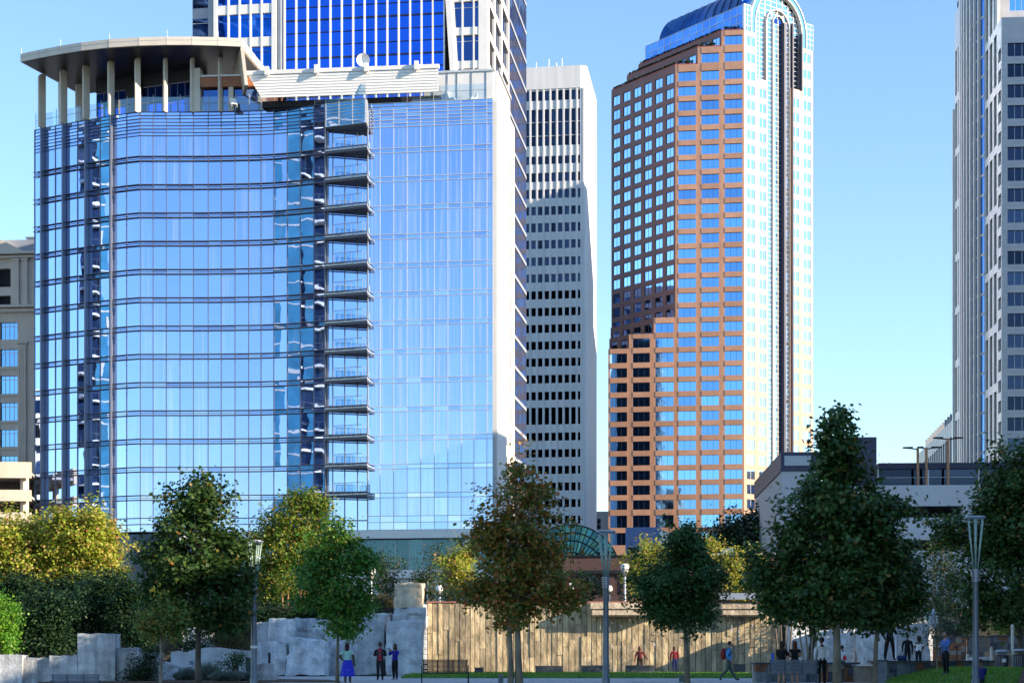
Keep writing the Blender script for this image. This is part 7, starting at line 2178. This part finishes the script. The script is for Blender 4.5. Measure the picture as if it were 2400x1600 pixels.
def person(label, u, Y, z0, H=1.75, face=0, skin='light', top=(.3, .3, .3), legs=(.02, .02, .03), shoes=(.02, .02, .02), hair='short', hcol=(.02, .012, .01),
           pose=None, sleeve='long', top2=None, lean=0.0, side=0.0, hyaw=0.0, hpitch=0.0, wide=1.0, bare_shoulder=False, bare_legs=False, skirt=None, glasses=False, x=None, group=None):
    s = H / 1.75
    X = Xu(u, Y) if x is None else x
    root = thing('person', label, 'person', (X, Y, z0), group)
    J = {'pelvis': (0, 0, .96), 'spine': (0, .005, 1.12), 'chest': (0, .0, 1.30), 'neckb': (0, -.015, 1.445), 'neckt': (0, .0, 1.53),
         'clavL': (-.09, -.01, 1.405), 'clavR': (.09, -.01, 1.405), 'shL': (-.18, -.015, 1.385), 'shR': (.18, -.015, 1.385),
         'elL': (-.235, -.04, 1.11), 'elR': (.235, -.04, 1.11), 'wrL': (-.245, .04, .87), 'wrR': (.245, .04, .87),
         'hipL': (-.09, 0, .90), 'hipR': (.09, 0, .90), 'knL': (-.10, .02, .50), 'knR': (.10, .02, .50), 'anL': (-.105, -.03, .085), 'anR': (.105, -.03, .085),
         'toL': (-.12, .13, .035), 'toR': (.12, .13, .035)}
    if wide != 1.0:
        for k in J:
            if k[:2] in ('sh', 'cl', 'el', 'wr'): J[k] = (J[k][0] * wide, J[k][1], J[k][2])
    up = {'spine', 'chest', 'neckb', 'neckt', 'clavL', 'clavR', 'shL', 'shR', 'elL', 'elR', 'wrL', 'wrR'}
    if pose: J.update(pose)
    J = {k: Vector(v) for k, v in J.items()}
    for k in J:
        if k[:2] in ('sh',): J[k].x *= 1.06
    rl = Matrix.Rotation(-lean, 3, 'X') @ Matrix.Rotation(side, 3, 'Y')
    for k in up: J[k] = J['pelvis'] + rl @ (J[k] - J['pelvis'])
    RAD = {'pelvis': .135, 'spine': .122, 'chest': .138, 'neckb': .070, 'neckt': .052, 'clavL': .085, 'clavR': .085, 'shL': .062, 'shR': .062, 'elL': .045, 'elR': .045, 'wrL': .030, 'wrR': .030,
           'hipL': .095, 'hipR': .095, 'knL': .062, 'knR': .062, 'anL': .043, 'anR': .043, 'toL': .036, 'toR': .036}
    for k in RAD: RAD[k] *= 1.22 if k[:2] not in ('ne', 'to') else 1.1
    for k in ('shL', 'shR', 'elL', 'elR'): RAD[k] *= 1.12
    for k in ('clavL', 'clavR'): J[k].x *= 1.15
    E = [('pelvis', 'spine'), ('spine', 'chest'), ('chest', 'neckb'), ('neckb', 'neckt'), ('chest', 'clavL'), ('chest', 'clavR'), ('clavL', 'shL'), ('clavR', 'shR'),
         ('shL', 'elL'), ('elL', 'wrL'), ('shR', 'elR'), ('elR', 'wrR'), ('pelvis', 'hipL'), ('pelvis', 'hipR'), ('hipL', 'knL'), ('hipR', 'knR'), ('knL', 'anL'), ('knR', 'anR'), ('anL', 'toL'), ('anR', 'toR')]
    # hands: palm, four unequal bent fingers, thumb from the side of the palm
    for sd_ in 'LR':
        w_, e_ = J['wr' + sd_], J['el' + sd_]
        d = (w_ - e_).normalized()
        side_ = d.cross(Vector((0, 1, 0)) if abs(d.y) < .8 else Vector((0, 0, 1))).normalized()
        nrm = side_.cross(d).normalized()
        J['pa' + sd_] = w_ + d * .06; RAD['pa' + sd_] = .034; E.append(('wr' + sd_, 'pa' + sd_))
        for q, (o_, ln) in enumerate(((-.027, .062), (-.009, .075), (.009, .070), (.026, .055))):
            k0, k1, k2 = 'f%d%sa' % (q, sd_), 'f%d%sb' % (q, sd_), 'f%d%sc' % (q, sd_)
            J[k0] = w_ + d * .095 + side_ * o_; J[k1] = J[k0] + d * ln * .55 + nrm * .006; J[k2] = J[k1] + d * ln * .4 + nrm * .022
            RAD[k0] = .0105; RAD[k1] = .0095; RAD[k2] = .008
            E += [('pa' + sd_, k0), (k0, k1), (k1, k2)]
        k0, k1 = 't%sa' % sd_, 't%sb' % sd_
        J[k0] = w_ + d * .045 + side_ * -.045 + nrm * .01; J[k1] = J[k0] + d * .05 + side_ * -.012 + nrm * .012
        RAD[k0] = .012; RAD[k1] = .009
        E += [('pa' + sd_, k0), (k0, k1)]
    names = list(J)
    me = bpy.data.meshes.new('skeleton')
    me.from_pydata([tuple(J[n]) for n in names], [(names.index(a), names.index(b)) for a, b in E], [])
    ob = bpy.data.objects.new('skeleton_tmp', me); COL.objects.link(ob)
    sm = ob.modifiers.new('skin', 'SKIN'); sm.branch_smoothing = .6
    ss = ob.modifiers.new('sub', 'SUBSURF'); ss.levels = 1; ss.render_levels = 1
    sl = me.skin_vertices[0].data
    for i, n in enumerate(names): sl[i].radius = (RAD[n], RAD[n]); sl[i].use_root = (n == 'pelvis')
    dg = bpy.context.evaluated_depsgraph_get()
    ev = ob.evaluated_get(dg); bm_ = ev.to_mesh()
    V = [v.co.copy() for v in bm_.vertices]; Fc = [tuple(p.vertices) for p in bm_.polygons]
    ev.to_mesh_clear(); bpy.data.objects.remove(ob); bpy.data.meshes.remove(me)
    segs = []
    for a, b_ in E:
        reg = 'skin'
        if a in ('pelvis', 'spine', 'chest') and b_ in ('spine', 'chest', 'neckb', 'clavL', 'clavR') or a[:4] == 'clav': reg = 'top'
        elif a[:2] == 'sh': reg = 'top'
        elif a[:2] == 'el': reg = 'top' if sleeve == 'long' else 'skin'
        elif a == 'pelvis' or a[:3] == 'hip': reg = 'legs'
        elif a[:2] == 'kn': reg = 'skin' if bare_legs else 'legs'
        elif a[:2] == 'an': reg = 'shoes'
        segs.append((J[a], J[b_], reg, max(.02, (RAD[a] + RAD[b_]) / 2), a, b_))
    mats = [SK[skin], flat('garment_top', top), flat('garment_legs', legs), flat('shoe_leather', shoes, .4), EYE, LIP]
    if top2: mats.append(flat('inner_shirt', top2))
    idx = {'skin': 0, 'top': 1, 'legs': 2, 'shoes': 3}
    mi = []
    for f in Fc:
        c = sum((V[i] for i in f), Vector()) / len(f)
        best, reg = 1e9, 'skin'; info = None
        for a, b_, r_, rad, na, nb_ in segs:
            ab = b_ - a; t = max(0, min(1, (c - a).dot(ab) / max(1e-9, ab.length_squared)))
            d = (c - a - ab * t).length / rad
            if d < best: best, reg, info = d, r_, (na, nb_, t)
        k = idx[reg]
        if reg == 'legs' and info[0] == 'pelvis' and c.z > .98: k = 1
        if reg == 'top' and info[0] == 'pelvis' and c.z < .97: k = 2
        if sleeve == 'short' and info[0][:2] == 'sh' and info[2] > .55: k = 0
        if sleeve == 'none' and info[0][:2] == 'sh': k = 0
        if reg == 'top' and info[0] in ('chest',) and info[1] == 'neckb' and info[2] > .85: k = 0
        if bare_shoulder and reg == 'top' and c.z > 1.345: k = 0
        if top2 and reg == 'top' and c.y > .04 and abs(c.x) < .075 and info[0] in ('pelvis', 'spine', 'chest'): k = 6
        if bare_legs and reg == 'legs' and info[0][:3] == 'hip' and info[2] > .7: k = 0
        mi.append(k)
    # flatten the torso front to back
    for v in V:
        if .85 < v.z < 1.5 and abs(v.x) < .22 and lean == 0: v.y *= .84
    head_c = J['neckt'] + rl @ Vector((0, .02, .115))
    make_head(V, Fc, mi, head_c, hyaw, hpitch - lean, 1.0, 0, 4, 5, glasses)
    rotz = Matrix.Rotation(face, 3, 'Z')
    V = [rotz @ (v * s) for v in V]
    bme = bpy.data.meshes.new('body'); bme.from_pydata([tuple(v) for v in V], [], Fc)
    for m_ in mats: bme.materials.append(m_)
    bme.polygons.foreach_set('material_index', mi); bme.polygons.foreach_set('use_smooth', [True] * len(Fc)); bme.update()
    body = link_mesh('body', bme, root)
    base = Vector((X, Y, z0))
    hm = flat('hair_strands', hcol, .55, .3, 40)
    hc = base + rotz @ (head_c * s)
    make_hair(hair, hc, face + hyaw, hpitch - lean, s, hm, root)
    if skirt:
        hem, wtop, whem, mat = skirt
        b = MB(); n = 20; rows = 6; pts = []
        for j in range(rows + 1):
            t = j / rows; z = 1.02 + (hem - 1.02) * t; r = wtop + (whem - wtop) * t ** .8
            for i in range(n):
                a = 2 * math.pi * i / n; k = 1 + .05 * math.sin(5 * a) * t
                p = rotz @ (Vector((r * k * math.cos(a), r * .78 * k * math.sin(a) - .01, z)) * s); pts.append(base + p)
        b.add(pts, [(j * n + i, (j + 1) * n + i, (j + 1) * n + (i + 1) % n, j * n + (i + 1) % n) for j in range(rows) for i in range(n)])
        b.build('skirt', mat, root, smooth=True)
    root['face'] = face
    return root, J, rotz, s, base
def floral():
    m, N, L, b = new_mat('blue_floral_cotton'); b.inputs['Roughness'].default_value = .8
    v = coords(N, L); vo = N.new('ShaderNodeTexVoronoi'); vo.inputs['Scale'].default_value = 7
    L.new(v, vo.inputs['Vector']); r = N.new('ShaderNodeValToRGB'); r.color_ramp.interpolation = 'CONSTANT'
    e = r.color_ramp.elements; e[0].position = 0; e[0].color = (.55, .40, .5, 1); e[1].position = .16; e[1].color = (.02, .03, .55, 1)
    L.new(vo.outputs['Distance'], r.inputs['Fac'])
    gt = N.new('ShaderNodeSeparateXYZ'); L.new(v, gt.inputs[0]); mt = N.new('ShaderNodeMath'); mt.operation = 'LESS_THAN'; mt.inputs[1].default_value = .62; L.new(gt.outputs['Z'], mt.inputs[0])
    mx = N.new('ShaderNodeMixRGB'); mx.inputs['Color1'].default_value = (.02, .03, .55, 1); L.new(mt.outputs[0], mx.inputs['Fac']); L.new(r.outputs['Color'], mx.inputs['Color2'])
    L.new(mx.outputs[0], b.inputs['Base Color']); return m
def held(name, label, cat, P_, J, size, mat, bevel=None):
    root, JJ, rotz, s, base = P_
    p = base + rotz @ (JJ[J[0]].lerp(JJ[J[1]], J[2]) * s) if isinstance(J, tuple) else base + rotz @ (JJ[J] * s)
    t = thing(name, label, cat, tuple(p))
    b = MB(); x, y, z = size
    b.box(p.x - x, p.x + x, p.y - y, p.y + y, p.z - z, p.z + z); b.build(name + '_body', mat, t)
    b = MB(); b.box(p.x - x * .85, p.x + x * .85, p.y - y - .004, p.y - y - .001, p.z - z * .85, p.z + z * .85); b.build('front_panel', M['dark_window'], t)
    return t
pi = math.pi
person('woman in a pale teal top and long blue floral skirt, seen from behind', 815, 71.5, 0, 1.66, 0, 'dark', (.36, .62, .55), (.02, .03, .5), (.3, .28, .25), 'bob', (.045, .008, .010),
       {'elL': (-.34, -.06, 1.16), 'wrL': (-.20, .02, 1.03), 'elR': (.26, -.05, 1.12), 'wrR': (.27, .02, .88)}, 'short', side=-.05, skirt=(.30, .17, .34, floral()), bare_legs=True, wide=1.02)
p2 = person('man in an open black jacket and red shirt looking down at a phone', 891, 79, 0, 1.76, pi, 'dark', (.010, .010, .013), (.012, .013, .02), (.015, .012, .012), 'short', (.01, .008, .008),
       {'elL': (-.27, .04, 1.14), 'wrL': (-.06, .24, 1.26), 'elR': (.27, .04, 1.14), 'wrR': (.06, .24, 1.25)}, top2=(.42, .035, .06), hpitch=-.35)
held('phone', 'pale phone held by the man in an open black jacket', 'phone', p2, ('wrL', 'wrR', .5), (.04, .008, .07), M['white_panel'])
p3 = person('woman in a royal blue top and black trousers lifting a phone to her face', 926, 79.5, 0, 1.70, pi - .75, 'brown', (.025, .02, .34), (.008, .008, .012), (.35, .35, .38), 'long', (.010, .007, .007),
       {'elR': (.24, .16, 1.22), 'wrR': (.10, .27, 1.44), 'elL': (-.23, .12, 1.15), 'wrL': (-.02, .26, 1.38)}, wide=1.08)
held('camera_phone', 'gold phone held up by the woman in a royal blue top', 'phone', p3, ('wrR', 'wrL', .3), (.06, .02, .035), flat('gold_case', (.35, .22, .10), .4))
person('woman in a dark red top behind a dark granite seat, arms away from her sides', 1500, 103.0, .07, 1.66, pi, 'brown', (.11, .012, .018), (.012, .010, .012), (.02, .02, .02), 'bob', (.03, .012, .008),
       {'elL': (-.30, -.02, 1.14), 'wrL': (-.42, .10, .98), 'elR': (.29, -.02, 1.12), 'wrR': (.33, .08, .86)})
person('woman in a red top and blue jeans bending forward towards the fountain wall', 1582, 103.1, .07, 1.66, .25, 'light', (.26, .02, .03), (.035, .05, .16), (.02, .02, .02), 'bob', (.07, .02, .012),
       {'elL': (-.26, .06, 1.12), 'wrL': (-.24, .16, .92), 'elR': (.27, .08, 1.10), 'wrR': (.20, .22, .98)}, lean=.22)
p6 = person('man in a light blue shirt and grey trousers walking right with a red backpack', 1708, 77, 0, 1.79, -pi / 2, 'light', (.10, .36, .72), (.075, .10, .095), (.012, .011, .010), 'short', (.03, .016, .010),
       {'hipL': (-.09, 0, .90), 'knL': (-.10, .10, .50), 'anL': (-.10, .34, .09), 'toL': (-.11, .50, .06), 'knR': (.10, -.06, .52), 'anR': (.10, -.42, .17), 'toR': (.10, -.33, .04),
        'elL': (-.24, -.10, 1.13), 'wrL': (-.20, .10, .95), 'elR': (.24, -.14, 1.14), 'wrR': (.20, .06, .93)}, lean=.04)
def backpack(P_):
    root, J, rotz, s, base = P_
    c = base + rotz @ (Vector((0, -.22, 1.20)) * s)
    t = thing('backpack', 'dark red rounded backpack worn by the walking man in a light blue shirt', 'backpack', tuple(c))
    bm = bmesh.new(); bmesh.ops.create_uvsphere(bm, u_segments=14, v_segments=10, radius=1)
    for v in bm.verts:
        q = v.co; w_ = .16 * (1 - .12 * q.z)
        p = Vector((q.x * w_, (q.y if q.y < .55 else .55) * .15, q.z * .27)); v.co = rotz @ p
    me = bpy.data.meshes.new('bag'); bm.to_mesh(me); bm.free(); me.materials.append(flat('red_nylon', (.22, .012, .015), .6))
    for f in me.polygons: f.use_smooth = True
    link_mesh('bag', me, t)
    for sx in (-.10, .10):
        b = MB(); b.tube([base + rotz @ (Vector(p) * s) for p in ((sx, -.13, 1.38), (sx, -.02, 1.47), (sx * 1.05, .10, 1.38), (sx * 1.2, .11, 1.22), (sx * 1.3, -.06, 1.08))], .022, 6); b.build('strap', flat('black_webbing', (.015, .012, .03)), t)
backpack(p6)
person('woman in a black suit with long dark brown hair and one hand at her chin', 1832, 69, 0, 1.72, -.55, 'light', (.008, .008, .010), (.008, .008, .010), (.01, .01, .01), 'long', (.035, .016, .010),
       {'elR': (.22, .13, 1.15), 'wrR': (.07, .20, 1.42), 'elL': (-.22, .12, 1.13), 'wrL': (.02, .24, 1.10)}, skirt=(.52, .16, .21, flat('black_skirt', (.008, .008, .010))), bare_legs=True, hyaw=-.3)
person('woman in a black sleeveless dress with long auburn hair, seen from behind', 1863, 69, 0, 1.73, .1, 'light', (.008, .008, .012), (.008, .008, .012), (.01, .01, .01), 'verylong', (.10, .028, .014),
       {'elR': (.24, .06, 1.12), 'wrR': (.10, .20, 1.16), 'elL': (-.22, .06, 1.12), 'wrL': (-.06, .2, 1.14)}, 'none', skirt=(.52, .17, .23, flat('black_dress', (.008, .008, .012))), bare_legs=True)
person('man in a white shirt and black trousers seen from behind, beside the bench', 1926, 65.5, 0, 1.84, .1, 'brown', (.80, .84, .90), (.006, .006, .008), (.01, .01, .01), 'short', (.02, .010, .008),
       {'elL': (-.27, -.08, 1.12), 'wrL': (-.22, .10, .93), 'elR': (.27, -.08, 1.12), 'wrR': (.22, .10, .93)}, wide=1.12, hyaw=.5)
person('person in a pale top half hidden behind the largest sycamore trunk', 1974, 86, 0, 1.66, .3, 'brown', (.75, .75, .75), (.02, .02, .02), (.5, .5, .5), 'short', (.015, .012, .01), {'elR': (.28, .04, 1.14), 'wrR': (.22, .14, .98)})
t = thing('red_bag', 'small bright red bag at the side of the half hidden person in a pale top', 'bag', (Xu(1979, 85.6), 85.6, .98))
b = MB(); x = Xu(1979, 85.6); b.hexa([(x - .10, 85.5, .94), (x + .10, 85.5, .94), (x + .10, 85.6, .94), (x - .10, 85.6, .94), (x - .07, 85.5, 1.14), (x + .07, 85.5, 1.14), (x + .07, 85.6, 1.14), (x - .07, 85.6, 1.14)]); b.build('pouch', flat('red_leather', (.5, .02, .03), .5), t)
b = MB(); b.tube([(x - .05, 85.55, 1.13), (x, 85.55, 1.25), (x + .05, 85.55, 1.13)], .012, 6); b.build('handle', flat('red_handle', (.4, .02, .03), .5), t)
WT = Zv(1547, 77)
person('man in a dark suit standing on the low slate wall, his head among the leaves', 2085, 77.2, WT + .005, 1.82, pi + .1, 'brown', (.010, .010, .014), (.010, .010, .014), (.01, .01, .01), 'short', (.01, .01, .01),
       {'hipL': (-.10, 0, .90), 'knL': (-.16, .02, .50), 'anL': (-.20, -.02, .085), 'toL': (-.24, .13, .035), 'knR': (.15, .02, .50), 'anR': (.19, -.02, .085), 'toR': (.23, .13, .035), 'elL': (-.30, .02, 1.14), 'wrL': (-.12, .20, 1.30), 'elR': (.30, .0, 1.14), 'wrR': (.24, .12, .92)}, wide=1.05)
# low terrace where the next people stand
b = MB(); b.box(19.4, 26.5, 84, 97.6, -.1, .5); o = b.build('terrace', M['concrete'], None); tag(o, kind='structure')
person('man in a black long sleeved shirt seen from behind before the pale granite slab', 2127, 91.5, .5, 1.80, .12, 'dark', (.008, .008, .010), (.012, .012, .018), (.01, .01, .01), 'cap', (.01, .008, .008),
       {'elL': (-.28, -.04, 1.12), 'wrL': (-.24, .06, .95), 'elR': (.25, -.02, 1.10), 'wrR': (.27, .04, .86)})
person('woman in a white off shoulder top and black trousers with bushy dark hair', 2153, 91, .5, 1.68, .1, 'brown', (.82, .83, .86), (.010, .010, .014), (.01, .01, .01), 'afro', (.018, .010, .010),
       {'elL': (-.22, .08, 1.14), 'wrL': (-.08, .2, 1.08), 'elR': (.24, .02, 1.12), 'wrR': (.22, .12, .94)}, 'short', bare_shoulder=True, side=.06)
p14 = person('man in a blue shirt and sunglasses standing with folded arms on the raised lawn', 2217, 71, float(HILL(Xu(2217, 71), 71)), 1.80, pi / 2 + .35, 'light', (.085, .19, .50), (.008, .008, .012), (.12, .14, .14), 'short', (.02, .014, .010),
       {'elL': (-.25, .10, 1.13), 'wrL': (.06, .25, 1.16), 'elR': (.25, .10, 1.13), 'wrR': (-.06, .27, 1.20), 'spine': (0, .05, 1.12)}, wide=1.08, glasses=True, hpitch=.12)
person('person in a dark blue jacket sitting on the raised lawn behind the right torch lamp', 2299, 66.6, float(HILL(Xu(2299, 66.6), 66.6)) - .80, 1.75, .2, 'brown', (.020, .028, .16), (.02, .02, .03), (.02, .02, .02), 'short', (.015, .010, .008),
       {'hipL': (-.10, .04, .90), 'knL': (-.16, .40, 1.14), 'anL': (-.14, .52, .90), 'toL': (-.14, .68, .86), 'hipR': (.10, .04, .90), 'knR': (.16, .40, 1.14), 'anR': (.14, .52, .90), 'toR': (.14, .68, .86),
        'elL': (-.24, .18, 1.14), 'wrL': (-.10, .40, 1.16), 'elR': (.24, .18, 1.14), 'wrR': (.10, .40, 1.16)}, hpitch=-.3)
person('person on the hotel terrace behind the glass railing, left of two near the wooden bar', 655, 193.0, 63.18, 1.74, pi, 'brown', (.05, .05, .06), (.02, .02, .03), group=None, pose={'elR': (.26, .10, 1.2), 'wrR': (.08, .2, 1.4)})
person('person on the hotel terrace behind the glass railing, right of two near the wooden bar', 667, 193.2, 63.18, 1.70, pi - .6, 'brown', (.08, .06, .05), (.02, .02, .03), hair='long')
t = thing('duffel_bag', 'dark blue duffel bag lying on the low slate wall beside the dark suited man', 'bag', (Xu(2112, 77.6), 77.6, WT))
b = MB(); x0, x1 = Xu(2102, 77.4), Xu(2124, 77.4); n = 8
b.tube([(x0, 77.35, WT + .12), (x0 + .04, 77.35, WT + .12), (x1 - .04, 77.35, WT + .12), (x1, 77.35, WT + .12)], [.07, .118, .118, .07], 12); b.build('bag_body', flat('navy_canvas', (.015, .045, .14), .7), t, smooth=True)
b = MB(); xm = (x0 + x1) / 2; b.tube([(xm - .1, 77.35, WT + .22), (xm - .05, 77.35, WT + .32), (xm + .05, 77.35, WT + .32), (xm + .1, 77.35, WT + .22)], .015, 6); b.build('bag_handle', flat('navy_webbing', (.01, .02, .06)), t)
